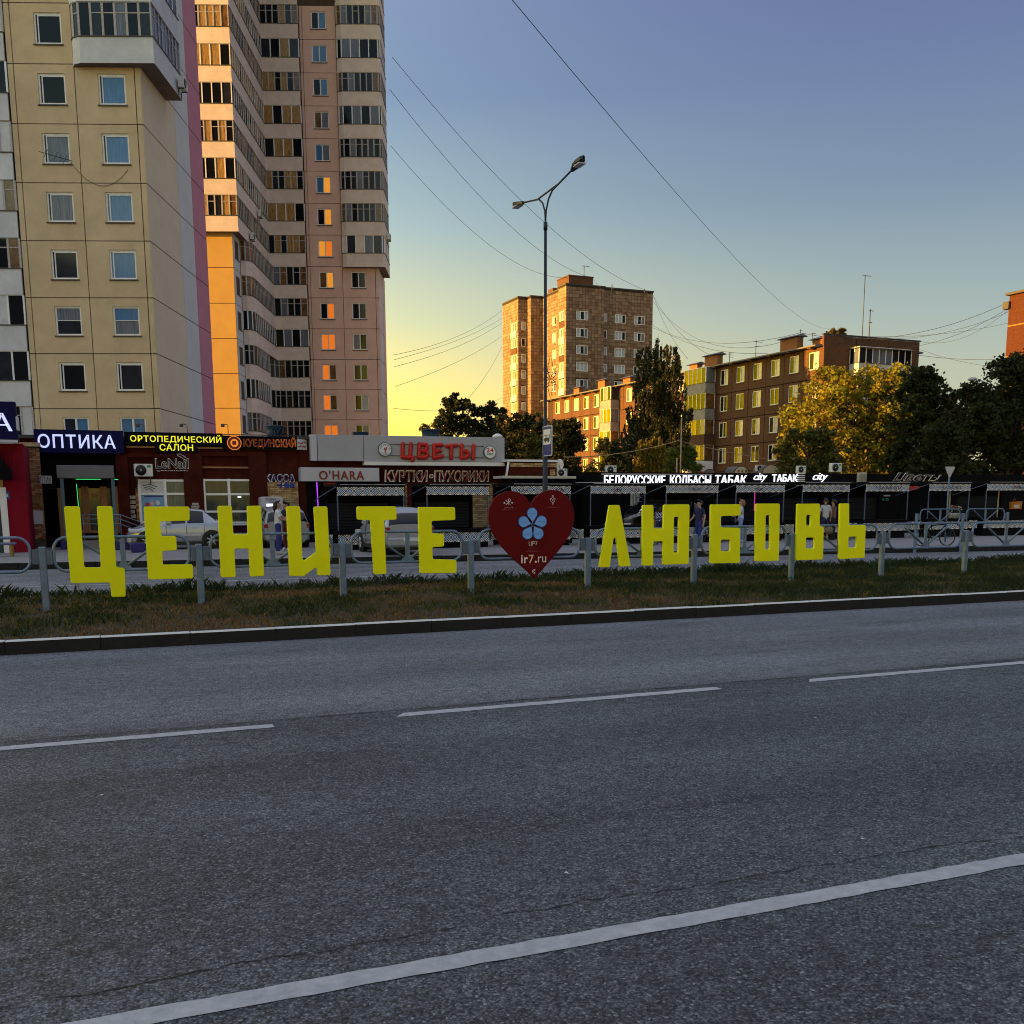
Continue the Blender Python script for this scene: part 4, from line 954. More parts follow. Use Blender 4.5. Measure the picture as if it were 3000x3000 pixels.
# brown house at the right edge
q = atD(3190, 900, 84)
RB = T('corner_house', 'rust-brown panel house with pale joints at the right edge of the picture', 'building', (q.x, q.y, 0), rad(2))
yl, zl = RB.side(2957, 866)
RB.part('wall', MB().box(.22, 14, .2, yl-.1, 0, zl-.02), M_BSEAM); RB.part('roof', MB().box(-.3, 14.3, -.3, yl+.15, zl, zl+.2), M_SILL)
M_RUST = mat('rust_pebbledash', (.075, .021, .008), .95, .3, 5, .6, 14)
M_BAND = mat('ochre_joint_band', (.30, .15, .03), .9, .1)
nr = 7; hs = (zl-1)/nr; nw = max(2, round(yl/3.0)); wp = yl/nw
for fl in range(nr):
    for k in range(4): RB.part('facade_panel', panel_mesh(3.4, hs, M_RUST, None, t=.2, gap=.03), None, loc=(k*3.4, 0, 1+hs*fl))
    for k in range(nw): RB.part('facade_panel', panel_mesh(wp, hs, M_RUST, None, t=.2, gap=.03), None, loc=(0, wp*(k+1), 1+hs*fl), rz=-pi/2)
    RB.part('joint_band', MB().box(-.03, -.002, .1, yl-.1, 1+hs*fl-.05, 1+hs*fl+.05), M_BAND)
RB.part('eave_box', MB().box(-.25, .3, yl-.2, yl+.4, zl-1.1, zl-.5), M_SILL)

# ------------------------------------------------------------------ trees
M_BARK = mat('dark_bark', (.045, .034, .026), .95, .3, 6, .6, 30)
M_BIRCH = mat('birch_bark', (.42, .38, .33), .9, .5, 6, .3, 30, stretch=(1, 1, .4))
def leafmat(name, trans):
    m = bpy.data.materials.new(name); m.use_nodes = True; n, l = m.node_tree.nodes, m.node_tree.links; b = n['Principled BSDF']
    a = n.new('ShaderNodeAttribute'); a.attribute_name = 'tint'; l.new(a.outputs['Color'], b.inputs['Base Color'])
    b.inputs['Roughness'].default_value = .6; b.inputs['Specular IOR Level'].default_value = .25
    t = n.new('ShaderNodeBsdfTranslucent'); l.new(a.outputs['Color'], t.inputs['Color'])
    mx = n.new('ShaderNodeMixShader'); mx.inputs[0].default_value = trans; l.new(b.outputs[0], mx.inputs[1]); l.new(t.outputs[0], mx.inputs[2])
    l.new(mx.outputs[0], n['Material Output'].inputs[0]); return m
M_LEAF = leafmat('leaves', .35)
def tree(name, lab, base, H, blobs, n, ls, col, seed, trunk_r=.22, bark=None, weep=False, group='trees behind the shops', gap=.12):
    r = random.Random(seed); Tt = T(name, lab, 'tree', base, 0, group)
    tr = MB(); top = H*.8; pts = []
    for k in range(9): t = k/8; pts.append((r.uniform(-.12, .12)*t*2, r.uniform(-.12, .12)*t*2, top*t))
    tr.tube(pts, [trunk_r*(1-.82*k/8) for k in range(9)], 8)
    Tt.part('trunk', tr, bark or M_BARK)
    for bi, (cx, cy, cz, rx, ry, rz_) in enumerate(blobs):
        s = max(1.0, cz-rz_*.9-.6); s = min(s, top*.85); f = s/top*8; k0 = int(f); p0 = Vector(pts[k0]).lerp(Vector(pts[min(8, k0+1)]), f-k0)
        c = Vector((cx, cy, cz)); mid = p0.lerp(c, .5)+Vector((0, 0, .25)); rr = max(.03, trunk_r*.38)
        lm = MB().tube([p0, mid, c], [rr, rr*.7, rr*.3], 6)
        for q in range(5):
            d = Vector((r.gauss(0, 1), r.gauss(0, 1), r.gauss(.3, .8))).normalized(); e = c+Vector((d.x*rx, d.y*ry, d.z*rz_))*.85
            lm.tube([mid.lerp(c, .2+.15*q), c.lerp(e, .5), e], [rr*.4, rr*.25, rr*.08], 5)
        Tt.part('limb', lm, bark or M_BARK)
    V = []; F = []; C = []
    vol = [b[3]*b[4]+b[4]*b[5]+b[3]*b[5] for b in blobs]; tot = sum(vol)
    off = Vector((r.uniform(0, 99), r.uniform(0, 99), r.uniform(0, 99)))
    for (cx, cy, cz, rx, ry, rz_), w in zip(blobs, vol):
        # twig clumps through the blob volume
        m = int(n*w/tot); clumps = max(8, m//34)
        for _ in range(clumps):
            d = Vector((r.gauss(0, 1), r.gauss(0, 1), r.gauss(0, 1))).normalized(); q = r.uniform(.12, 1)**.42
            cp = Vector((cx+d.x*rx*q, cy+d.y*ry*q, cz+d.z*rz_*q))
            if mnoise.noise(cp*.55+off) < -gap*2.2+.0: continue
            sz = r.uniform(.35, .75)*min(rx, rz_)*.33+.12; tone = r.uniform(.6, 1.3); hue = r.uniform(-.15, .2)
            for __ in range(34):
                o = Vector((r.gauss(0, .5), r.gauss(0, .5), r.gauss(0, .42)))*sz
                if weep: o.z = -abs(r.gauss(0, 1))*sz*2.2; o.x *= .45; o.y *= .45
                p = cp+o; l = ls*r.uniform(.6, 1.35); a = Vector((r.gauss(0, 1), r.gauss(0, 1), r.gauss(0, .7))).normalized()
                b = a.cross(Vector((r.gauss(0, 1), r.gauss(0, 1), r.gauss(0, 1)))).normalized()
                if weep: a = (a+Vector((0, 0, -1.4))).normalized()
                i = len(V); V += [p-b*l*.32, p+a*l*.5, p+b*l*.32, p-a*l*.5]; F.append((i, i+1, i+2, i+3))
                tn = tone*r.uniform(.75, 1.25); C += [(col[0]*tn*(1+hue), col[1]*tn, col[2]*tn, 1)]*4
    me = bpy.data.meshes.new('crown'); me.from_pydata([tuple(v) for v in V], [], F)
    ca = me.color_attributes.new('tint', 'FLOAT_COLOR', 'POINT'); ca.data.foreach_set('color', [x for c in C for x in c])
    Tt.part('crown', setmats(me, M_LEAF), None); return Tt
def crown(px0, px1, py0, py1, D, k, seed, cone=False):
    """blobs filling a silhouette seen at that place; depth as wide as it is broad"""
    r = random.Random(seed); a, b = atD(px0, py1, D), atD(px1, py0, D); cx = (a+b)/2; w = (a-b).to_2d().length; h = b.z-a.z
    base = (cx.x, cx.y, 0); out = []; rt = Vector((RT.x, RT.y))
    lo = lambda q: a.z+h*q
    for i in range(k):
        fz = (i+.5)/k*.84+.08; wd = (1.10-.66*fz) if cone else math.sqrt(max(.08, 1-((fz-.40)/.62)**2))
        R_ = r.uniform(.15, .24)*min(w, h*1.1)*(max(.62, wd) if cone else 1)
        for sgn in (-1, 1):
            u = sgn*max(0, (w/2*wd-R_*.8))*r.uniform(.6, 1.08); v = r.uniform(-.35, .35)*w*.7*wd
            out.append((rt.x*u+HD.x*v, rt.y*u+HD.y*v, lo(fz), R_*1.1, R_*1.1, R_*r.uniform(.75, 1.0)))
    out.append((0, 0, b.z-.13*h, .13*w, .13*w, .13*h)); out.append((0, 0, lo(.30 if cone else .45), .30*w, .30*w, (.30 if cone else .34)*h))
    if cone:
        out[-2] = (0, 0, b.z-.10*h, .07*w, .07*w, .12*h)
        for q in (.42, .55, .66, .77): out.append((rt.x*r.uniform(-.04, .04)*w, 0, lo(q), .30*w*(1.15-q), .30*w*(1.15-q), .11*h))
    return base, out, b.z
def quick_tree(name, lab, px0, px1, py0, py1, D, k, n, ls, col, seed, cone=False, **kw):
    base, bl, H = crown(px0, px1, py0, py1, D, k, seed, cone); return tree(name, lab, base, H, bl, n, ls, col, seed, **kw)
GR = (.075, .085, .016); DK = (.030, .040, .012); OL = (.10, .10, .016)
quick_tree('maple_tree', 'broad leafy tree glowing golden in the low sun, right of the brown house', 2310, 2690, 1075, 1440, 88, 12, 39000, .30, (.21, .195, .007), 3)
quick_tree('maple_tree', 'low dark-green tree against the foot of the brown house, left of the golden one', 2270, 2480, 1255, 1430, 79, 4, 12000, .24, GR, 4)
quick_tree('birch_tree', 'tall drooping birch standing dark in front of the brown house', 1800, 2055, 975, 1430, 97, 11, 40000, .28, (.046, .050, .013), 5, bark=M_BIRCH, weep=True, gap=.25, cone=True)
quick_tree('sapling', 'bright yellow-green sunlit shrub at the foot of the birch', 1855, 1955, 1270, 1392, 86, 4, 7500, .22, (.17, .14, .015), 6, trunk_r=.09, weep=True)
quick_tree('sapling', 'fresh green bush to the right under the birch', 1940, 2060, 1305, 1390, 72, 4, 7500, .2, (.10, .13, .02), 7, trunk_r=.09)
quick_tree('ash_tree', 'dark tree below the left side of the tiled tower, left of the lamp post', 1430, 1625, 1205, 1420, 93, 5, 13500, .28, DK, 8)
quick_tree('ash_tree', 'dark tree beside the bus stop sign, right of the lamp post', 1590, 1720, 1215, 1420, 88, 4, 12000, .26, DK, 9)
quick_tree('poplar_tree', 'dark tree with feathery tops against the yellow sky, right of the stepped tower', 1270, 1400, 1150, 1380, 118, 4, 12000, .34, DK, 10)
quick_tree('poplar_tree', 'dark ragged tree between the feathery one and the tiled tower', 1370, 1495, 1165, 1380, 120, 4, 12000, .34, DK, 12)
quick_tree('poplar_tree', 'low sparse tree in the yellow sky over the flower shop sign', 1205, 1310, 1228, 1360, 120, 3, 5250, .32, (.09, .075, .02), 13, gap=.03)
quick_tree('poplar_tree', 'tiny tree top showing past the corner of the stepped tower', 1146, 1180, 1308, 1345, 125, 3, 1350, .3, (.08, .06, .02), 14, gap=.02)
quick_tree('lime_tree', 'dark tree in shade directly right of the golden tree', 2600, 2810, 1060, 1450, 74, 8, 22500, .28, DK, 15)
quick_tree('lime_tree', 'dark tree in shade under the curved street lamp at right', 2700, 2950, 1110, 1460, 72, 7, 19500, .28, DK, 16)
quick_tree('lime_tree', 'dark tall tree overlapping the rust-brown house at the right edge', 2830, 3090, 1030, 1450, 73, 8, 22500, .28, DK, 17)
quick_tree('poplar_tree', 'pale tree top peeking over the roof of the brown house', 2415, 2500, 955, 1060, 125, 3, 2250, .34, (.11, .085, .02), 18, gap=.02)
quick_tree('hazel_bush', 'leafy branch by the red brick kiosk left of the bus stop sign', 1535, 1590, 1265, 1400, 62, 3, 3900, .18, (.12, .11, .02), 19, trunk_r=.07)
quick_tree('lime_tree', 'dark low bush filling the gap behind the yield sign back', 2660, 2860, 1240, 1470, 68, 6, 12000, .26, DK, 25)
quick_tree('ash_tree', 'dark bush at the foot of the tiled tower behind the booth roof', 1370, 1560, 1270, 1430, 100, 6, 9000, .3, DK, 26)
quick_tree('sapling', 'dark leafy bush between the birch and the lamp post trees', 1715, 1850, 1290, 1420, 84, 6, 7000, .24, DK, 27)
# ------------------------------------------------------------------ shop row behind the road
YS = 42.3
M_DBRICK = mat('dark_red_brickwork', (.070, .013, .008), .95, .3, 3, .3, 30, col2=(.045, .009, .006), c2scale=1.0, spec=.1)
M_OBR = [mat('orange_brick_%s' % c, col, .9, .22, 6, .3, 40) for c, col in (('pale', (.42, .24, .12)), ('mid', (.32, .155, .07)), ('deep', (.24, .09, .04)))]
M_YBR = [mat('yellow_brick_%s' % c, col, .9, .2, 6, .3, 40) for c, col in (('pale', (.50, .36, .19)), ('mid', (.42, .28, .14)), ('deep', (.32, .19, .09)))]
M_MORT = mat('mortar', (.10, .075, .055), .95, .2)
M_NAVY = mat('navy_sign_panel', (.006, .006, .055), .6, .08, spec=.08)
M_SHOPBLK = mat('black_fascia', (.0045, .0045, .006), .7, .3, spec=.06)
M_LILAC = mat('lit_pale_lilac_letters', (.6, .62, .8), .4, 0, emit=(.55, .6, .95), estr=.22)
M_YLIT = mat('lit_yellow_letters', (.6, .55, .02), .4, 0, emit=(.9, .85, .02), estr=.22)
M_WLIT = mat('lit_white_letters', (.8, .8, .85), .4, 0, emit=(.82, .84, 1.0), estr=.38)
M_WOUT = mat('white_letter_edge', (.72, .70, .72), .5, .05)
M_CANG = mat('grey_canopy_metal', (.11, .115, .15), .45, .1, 3, metal=.2)
M_BLUEG = mat('teal_painted_post', (.06, .12, .16), .5, .15)
M_WOOD = mat('varnished_wood', (.26, .11, .04), .5, .35, 4, stretch=(8, 8, .6))
M_YWOOD = mat('yellow_planks', (.24, .15, .03), .6, .4, 4, stretch=(9, 9, .4))
M_NEONG = mat('green_neon', (.1, .8, .2), .4, 0, emit=(.04, .8, .18), estr=.3)
M_NEONP = mat('purple_neon', (.4, .1, .8), .4, 0, emit=(.35, .04, .75), estr=.4)
M_MAGN = mat('magenta_neon', (.5, .1, .4), .4, 0, emit=(.35, .02, .22), estr=.4)
M_GSHOP = mat('shop_glass', (.03, .045, .045), .08, .5, 1.5, spec=.5, stretch=(5, 5, .4))
M_GCURT2 = mat('shop_curtain_glass', (.10, .125, .12), .15, .5, 3, spec=.5, stretch=(7, 7, .3))
M_CRIM = mat('crimson_wall_paint', (.20, .004, .018), .7, .12, 1, spec=.1)
M_FASC = mat('light_grey_fascia', (.36, .36, .41), .55, .06, 1)
M_FASC2 = mat('white_sign_board', (.46, .46, .52), .55, .05, 1)
M_REDL = mat('red_channel_letters', (.50, .010, .012), .35, .05)
M_MARO = mat('maroon_letters', (.20, .012, .012), .45, .08)
M_ORNE = mat('orange_lit_outline', (.6, .2, .02), .4, 0, emit=(.9, .25, .02), estr=.2)
M_BLUEL = mat('deep_blue_letters', (.02, .03, .24), .4, .05)
M_POST1 = mat('poster_blue', (.16, .32, .58), .5, .25, 2)
M_POST2 = mat('poster_white', (.55, .55, .60), .5, .1, 2)
M_BLUEB = mat('blue_planter_paint', (.012, .012, .14), .6, .12)
M_TANK = mat('blue_plastic_tank', (.025, .055, .12), .5, .2, 2)
M_PAPER = mat('torn_notices', (.42, .38, .36), .8, .6, 12)

def brickwall(Th, x0, x1, z0, z1, y, mats, parent, bw=.25, bh=.073, seed=1, depth=.05):
    r = random.Random(seed); nz = int((z1-z0)/bh); ms = [setmats(MB().bbox(.005, bw-.005, -depth, 0, .005, bh-.005, .004).mesh('brick'), m) for m in mats]
    hs = [setmats(MB().bbox(.005, bw/2-.005, -depth, 0, .005, bh-.005, .004).mesh('brick'), m) for m in mats]
    for j in range(nz):
        x = x0
        if j % 2: Th.part('brick', r.choice(hs), None, parent=parent, loc=(x, y+r.uniform(-.006, .006), z0+j*bh)); x += bw/2
        while x < x1-.05:
            if x+bw > x1+.02: Th.part('brick', r.choice(hs), None, parent=parent, loc=(x, y+r.uniform(-.006, .006), z0+j*bh)); x += bw/2
            else: Th.part('brick', r.choice(ms), None, parent=parent, loc=(x, y+r.uniform(-.006, .006), z0+j*bh)); x += bw
def sign_text(Th, t, px0, px1, py0, py1, yo, m, depth=.04, bold=0.0, shear=0.0, nm='lettering', parent=None, outline=None, ow=.02, ox=.03):
    x0, x1, z0, z1 = Th.rect(px0, py0, px1, py1, yo)
    if outline: Th.part('letter_edge', text_mesh(t, x0-ow, x1+ow, z0-ow, z1+ow, depth*.6, bold, shear, extra=ox), outline, parent=parent, loc=(0, yo+.004, 0))
    return Th.part(nm, text_mesh(t, x0, x1, z0, z1, depth, bold, shear), m, parent=parent, loc=(0, yo-depth*.5, 0))

SH = T('brick_shop', 'low dark red brick shop row with optician and nail salon at left', 'building', (4.0, YS, 0), 0)
zt = SH.px(600, 1285)[1]; xl, xr = SH.px(66, 1400)[0], SH.px(876, 1400)[0]
wall = SH.part('wall', MB().box(xl, xr, .10, 9, -.2, zt-.1), M_DBRICK)
SH.part('roof', MB().box(xl-.2, xr+.1, -.12, 9.1, zt-.1, zt+.02), M_SILL)
# recessed wall fields between piers
def pier(px0, px1, py0, py1, m=None, yo=0, t=.12, nm='pier'):
    x0, x1, z0, z1 = SH.rect(px0, py0, px1, py1, yo); return SH.part(nm, MB().bbox(x0, x1, yo-t, yo+.10, z0, z1, .01), m or M_DBRICK)
pier(355, 372, 1330, 1600); pier(548, 590, 1325, 1600); pier(738, 778, 1325, 1600); pier(372, 548, 1330, 1340, t=.08); pier(590, 738, 1325, 1336, t=.08)
SH.part('brick_course', MB().box(SH.px(370, 1310)[0], SH.px(870, 1310)[0], -.03, .10, SH.px(500, 1313)[1], SH.px(500, 1308)[1]), M_OBR[0])
SH.part('brick_course', MB().box(SH.px(590, 1370)[0], SH.px(738, 1370)[0], -.02, .10, SH.px(660, 1372)[1], SH.px(660, 1367)[1]), M_OBR[1])
# orange brick pier left of the optician, and the pale brick wall under the ticket office sign
x0, x1, z0, z1 = SH.rect(70, 1310, 112, 1580, -.5)
pl = SH.part('brick_pier', MB().box(x0-.01, x1+.01, -.47, .1, 0, z1+.02), M_MORT); brickwall(SH, x0, x1, z0, z1, -.47, M_OBR, pl, seed=3)
SH.part('pier_cap', MB().box(x0-.08, x1+.08, -.6, .1, z1+.02, z1+.16), M_YBR[0])
SH.part('whitewash_patch', MB().box(x0+.05, x1-.02, -.545, -.525, SH.px(90, 1535, -.5)[1], SH.px(90, 1496, -.5)[1]), M_POST2)
x0, x1, z0, z1 = SH.rect(779, 1411, 872, 1510)
pk = SH.part('brick_field', MB().box(x0-.01, x1+.01, -.02, .09, z0, z1+.02), M_MORT); brickwall(SH, x0, x1, z0, z1, -.02, M_YBR, pk, bw=.19, seed=4, depth=.03)
for px0, px1, py0, py1, m_ in ((592, 601, 1405, 1520, M_OBR[1]), (739, 746, 1405, 1500, M_OBR[1]), (402, 412, 1430, 1530, M_OBR[2]), (549, 556, 1405, 1500, M_OBR[1])):
    x0, x1, z0, z1 = SH.rect(px0, py0, px1, py1); b_ = SH.part('reveal_pier', MB().box(x0, x1, -.03, .09, z0, z1), M_MORT)
    for j in range(int((z1-z0)/.1)): SH.part('brick', MB().box(x0+.005, x1-.005, -.05, -.028, z0+j*.1+.008, z0+(j+1)*.1-.008), RNG.choice(M_OBR), parent=b_)
# shop windows
def shopwin(px0, px1, py0, py1, vs_, hs_, panes, yo=-.005, t=.05, fm=None):
    x0, x1, z0, z1 = SH.rect(px0, py0, px1, py1, yo); fr = MB(); d0, d1 = yo-.06, yo+.09
    xs = [x0]+[SH.px(v, py0, yo)[0] for v in vs_]+[x1]; zs = [z1]+[SH.px(px0, h, yo)[1] for h in hs_]+[z0]
    for x in xs: fr.box(x-t, x+t, d0, d1, z0-t, z1+t)
    for z in zs: fr.box(x0, x1, d0+.003, d1, z-t*.8, z+t*.8)
    W = SH.part('window', fr, fm or M_FRAME); k = 0
    for j in range(len(zs)-1):
        for i in range(len(xs)-1):
            SH.part('pane', MB().box(xs[i]+t, xs[i+1]-t, yo-.02, yo+.0, zs[j+1]+t*.8, zs[j]-t*.8), panes[k % len(panes)], parent=W); k += 1
    return W
shopwin(603, 737, 1407, 1537, [669], [1448, 1499, 1532], [M_GSHOP])
SH.part('ceiling_lamp', MB().box(*SH.rect(696, 1454, 706, 1458)[:2], -.05, -.028, *SH.rect(696, 1454, 706, 1458)[2:]), M_WLIT)
shopwin(414, 549, 1408, 1530, [482], [1447], [M_POST2, M_GCURT2, M_POST1, M_GCURT2])
x0, x1, z0, z1 = SH.rect(422, 1452, 476, 1456); SH.part('poster_band', MB().box(x0, x1, -.04, -.028, z0, z1), M_BLUEL)
for cx, cy, col in ((432, 1480, (.45, .03, .03)), (446, 1476, (.6, .45, .4)), (462, 1474, (.6, .65, .7))):
    x0, x1, z0, z1 = SH.rect(cx-6, cy-8, cx+6, cy+6); SH.part('poster_figure', MB().prism([(x0+(x1-x0)*(.5+.5*cos(rad(a))), z0+(z1-z0)*(.5+.5*sin(rad(a)))) for a in range(0, 360, 40)], -.036, -.0275), mat('poster%d' % cx, col, .5, .1))
for k in range(3):
    a = SH.px(418+4*k, 1423+6*k); b = SH.px(452-5*k+8, 1426+7*k); SH.part('poster_scribble', MB().tube([(a[0], -.032, a[1]), ((a[0]+b[0])/2, -.032, a[1]+.05), (b[0], -.032, b[1])], .012, 5), M_SILL)
# optician front
SH.part('dark_recess', MB().box(*SH.rect(116, 1326, 355, 1600)[:2], .06, .095, 0, SH.px(200, 1327)[1]), M_SHOPBLK)
for px_ in (252, 306, 346): 
    x0, x1, z0, z1 = SH.rect(px_-6, 1425, px_+6, 1556); SH.part('door_frame', MB().bbox(x0, x1, -.06, .05, z0, z1, .01), M_WOOD)
for a, b in ((238, 246), (258, 300), (312, 340), (352, 368)):
    x0, x1, z0, z1 = SH.rect(a, 1430, b, 1553); SH.part('door_glass', MB().box(x0, x1, -.01, .03, z0, z1), M_GDARK2 if b > 300 else M_GSHOP)
x0, x1, z0, z1 = SH.rect(240, 1552, 370, 1562); SH.part('door_sill', MB().box(x0, x1, -.07, .05, z0, z1), M_WOOD)
x0, x1, z0, z1 = SH.rect(268, 1446, 289, 1458); SH.part('door_plate', MB().box(x0, x1, -.03, -.012, z0, z1), M_WOOD)
for px_ in (124, 133, 142, 151, 160, 169):
    x0, x1, z0, z1 = SH.rect(px_, 1430, px_+8, 1582); SH.part('plank', MB().bbox(x0, x1, -.05, .02, z0, z1, .008), M_YWOOD if px_ in (133, 151) else M_WOOD)
for k in range(5):
    x0, x1, z0, z1 = SH.rect(378, 1452+14*k, 400, 1462+14*k); SH.part('torn_notice', MB().box(x0+RNG.uniform(0, .05), x1-RNG.uniform(0, .08), .07, .098, z0, z1), M_PAPER)
for k in range(4):
    x0, x1, z0, z1 = SH.rect(562-k*2, 1473+8*k, 586, 1479+8*k); SH.part('torn_notice', MB().box(x0, x1-RNG.uniform(0, .08), -.14, -.121, z0, z1), M_PAPER)
x0, x1, z0, z1 = SH.rect(240, 1563, 420, 1600); SH.part('steps', MB().box(x0, x1, -1.6, .1, -.02, z1*.55).box(x0, x1+.4, -2.0, -1.6, -.02, z1*.28), M_PAVE)
# canopy over the optician's door
CN = T('entrance_canopy', 'grey box canopy on teal posts over the optician entrance', 'canopy', (SH.px(250, 1500, -1.9)[0]+4.0, YS-1.9, 0), 0)
x0, x1, z0, z1 = CN.rect(167, 1364, 333, 1401); CN.part('canopy_box', MB().bbox(x0, x1, 0, 1.75, z0, z1, .02), M_CANG)
for px_ in (186, 335): x = CN.px(px_, 1480)[0]; CN.part('post', MB().bbox(x-.06, x+.06, .05, .17, 0, z0, .01), M_BLUEG)
a, b = CN.px(222, 1404), CN.px(296, 1404); CN.part('green_light_strip', MB().tube([(a[0], .1, z0-.03), (b[0], .1, z0-.03)], .011, 6), M_NEONG)
CN.part('green_light_strip', MB().tube([(CN.px(335, 1404)[0], .1, z0-.03), (CN.px(347, 1404)[0], .6, z0-.03)], .011, 6), M_NEONG)
a, b = CN.px(224, 1418, 1.2), CN.px(230, 1484, 1.2); CN.part('green_light_strip', MB().tube([(a[0], 1.2, a[1]), (b[0], 1.2, b[1])], .011, 6), M_NEONG)
# ramp railing
RL = T('ramp_railing', 'grey tubular handrail on the ramp by the optician steps', 'railing', (CN.loc.x, YS-2.2, 0), 0)
for dz in (0, 13, 27):
    pts = [RL.px(240, 1507+dz), RL.px(352, 1508+dz), RL.px(412, 1530+dz)]; RL.part('rail', MB().tube([(p_[0], 0, p_[1]) for p_ in pts], .02, 6), M_GALV)
for px_, y0_ in ((242, 1507), (300, 1508), (352, 1508), (411, 1530)): p_ = RL.px(px_, y0_); RL.part('baluster', MB().tube([(p_[0], 0, 0), (p_[0], 0, p_[1])], .018, 6), M_GALV)

# ------------------------------------------------------------------ signs
def sign_box(name, lab, px0, px1, py0, py1, yo, m, depth=.25, cat='sign', grp=None, base=None):
    mid = SH.px((px0+px1)/2, py1, yo)
    S = T(name, lab, cat, (SH.loc.x+mid[0], YS+yo, mid[1]), 0, grp)
    x0, x1, z0, z1 = S.rect(px0, py0, px1, py1); S.part('sign_board', MB().bbox(x0, x1, .0, depth, z0, z1, .012), m); return S
S = sign_box('shop_sign', 'dark blue sign with pale letters reading optics', 103, 360, 1262, 1326, -.45, M_NAVY, .5)
sign_text(S, 'ОПТИКА', 112, 337, 1275, 1312, -.004, M_LILAC, .06, .045)
S = sign_box('shop_sign', 'small white sign standing sideways beside the optician door', 117, 151, 1394, 1417, -.9, M_POST2, .05); sign_text(S, 'ПТИК', 119, 149, 1396, 1415, -.003, M_SILL, .02, .02)
S.part('arm', MB().tube([(0, .05, 0), (0, .8, .05)], .02, 6), M_SILL)
S = sign_box('shop_sign', 'black sign with glowing yellow letters of the orthopaedic shop', 366, 652, 1270, 1302, -.22, M_SHOPBLK, .2)
sign_text(S, 'ОРТОПЕДИЧЕСКИЙ', 382, 648, 1275, 1297, -.004, M_YLIT, .05, .03); sign_text(S, 'САЛОН', 468, 565, 1302, 1320, -.004, M_YLIT, .05, .03)
x0, x1, z0, z1 = S.rect(455, 1300, 575, 1324); S.part('lower_board', MB().bbox(x0, x1, .01, .2, z0, z1, .01), M_SHOPBLK)
S = sign_box('shop_sign', 'dark sign with orange-edged letters and a round badge, on the brick shop corner', 654, 870, 1280, 1314, -.22, M_SHOPBLK, .2)
sign_text(S, 'КУЕДИНСКИЙ', 716, 864, 1284, 1311, -.004, M_MARO, .05, .035, outline=M_ORNE, ow=.025)
cx, cz = S.px(686, 1298)
def disc(Sg, cx, cz, r_, y0, y1, m, nm='badge', parent=None, n=28): return Sg.part(nm, MB().prism([(cx+r_*cos(2*pi*k/n), cz+r_*sin(2*pi*k/n)) for k in range(n)], y0, y1), m, parent=parent)
bd = disc(S, cx, cz, .27, -.05, 0, M_ORNE); disc(S, cx, cz, .245, -.06, -.05, M_MARO, 'badge_ring', bd); disc(S, cx, cz, .15, -.07, -.06, M_ORNE, 'badge_centre', bd); S.part('badge_emblem', MB().box(cx-.08, cx+.07, -.08, -.07, cz-.07, cz+.08), M_MARO, parent=bd)
S = T('shop_sign', 'small lit corner sign with red letters turned to the right', 'sign', (SH.px(884, 1318, -.1)[0]+4, YS-.1, SH.px(884, 1318, -.1)[1]), rad(30))
S.part('sign_board', MB().bbox(-.25, .28, 0, .1, 0, .42, .01), M_POST2); S.part('red_print', squiggle(-.2, .2, .28, .09, 3, .022), M_RED, loc=(0, -.015, 0), kind='stuff'); S.part('red_print', squiggle(-.2, .2, .13, .09, 4, .022), M_RED, loc=(0, -.015, 0), kind='stuff')
SC = T('shop_sign', 'white neon-style nail salon lettering beside the air conditioner', 'sign', (SH.px(503, 1385)[0]+4, YS-.16, SH.px(503, 1385)[1]), 0)
sign_text(SC, 'LeNail', 457, 550, 1345, 1371, 0, M_SHOPBLK, .02, -.005, outline=M_WOUT, ow=.02); SC.part('fine_print', squiggle(SC.px(460, 1380)[0], SC.px(550, 1380)[0], SC.px(500, 1379)[1], .055, 2, .014), M_WOUT, kind='stuff')
a = [SC.px(*q) for q in ((518, 1331), (528, 1330), (545, 1340), (535, 1343), (520, 1334))]; SC.part('brush_emblem', MB().tube([(q[0], 0, q[1]) for q in a], .012, 5), M_WOUT)
q = SH.px(421, 1396, -.4); ac_unit(None, (SH.loc.x+SH.px(394, 1396, -.4)[0], YS-.4, q[1]), 0, 'white air conditioner with black fan left of the nail salon lettering', s=.84)
SK = T('shop_sign', 'blue ticket office letters with travel pictograms on pale brick', 'sign', (SH.px(822, 1432)[0]+4, YS-.10, SH.px(822, 1432)[1]), 0)
sign_text(SK, 'КАССА', 781, 862, 1391, 1409, 0, M_BLUEL, .03, .03, outline=M_WOUT, ow=.03)
x0, x1, z0, z1 = SK.rect(816, 1413, 864, 1431); SK.part('pictogram_plate', MB().box(x0+.15, x1, .0, .03, z0+.05, z1-.05), M_WOUT)
a = SK.px(820, 1422); SK.part('plane_pictogram', MB().prism([(a[0]-.12, a[1]-.03), (a[0]+.2, a[1]-.01), (a[0]+.2, a[1]+.03), (a[0]-.12, a[1]+.04)], -.02, -.001).prism([(a[0], a[1]-.12), (a[0]+.07, a[1]-.12), (a[0]+.09, a[1]+.12), (a[0]+.04, a[1]+.12)], -.02, -.002), M_BLUEL)
a = SK.px(840, 1422); disc(SK, a[0], a[1], .12, -.02, -.001, M_BLUEL, 'ship_pictogram', n=9); a = SK.px(856, 1422); SK.part('bus_pictogram', MB().bbox(a[0]-.1, a[0]+.1, -.02, -.001, a[1]-.09, a[1]+.09, .005), M_BLUEL)
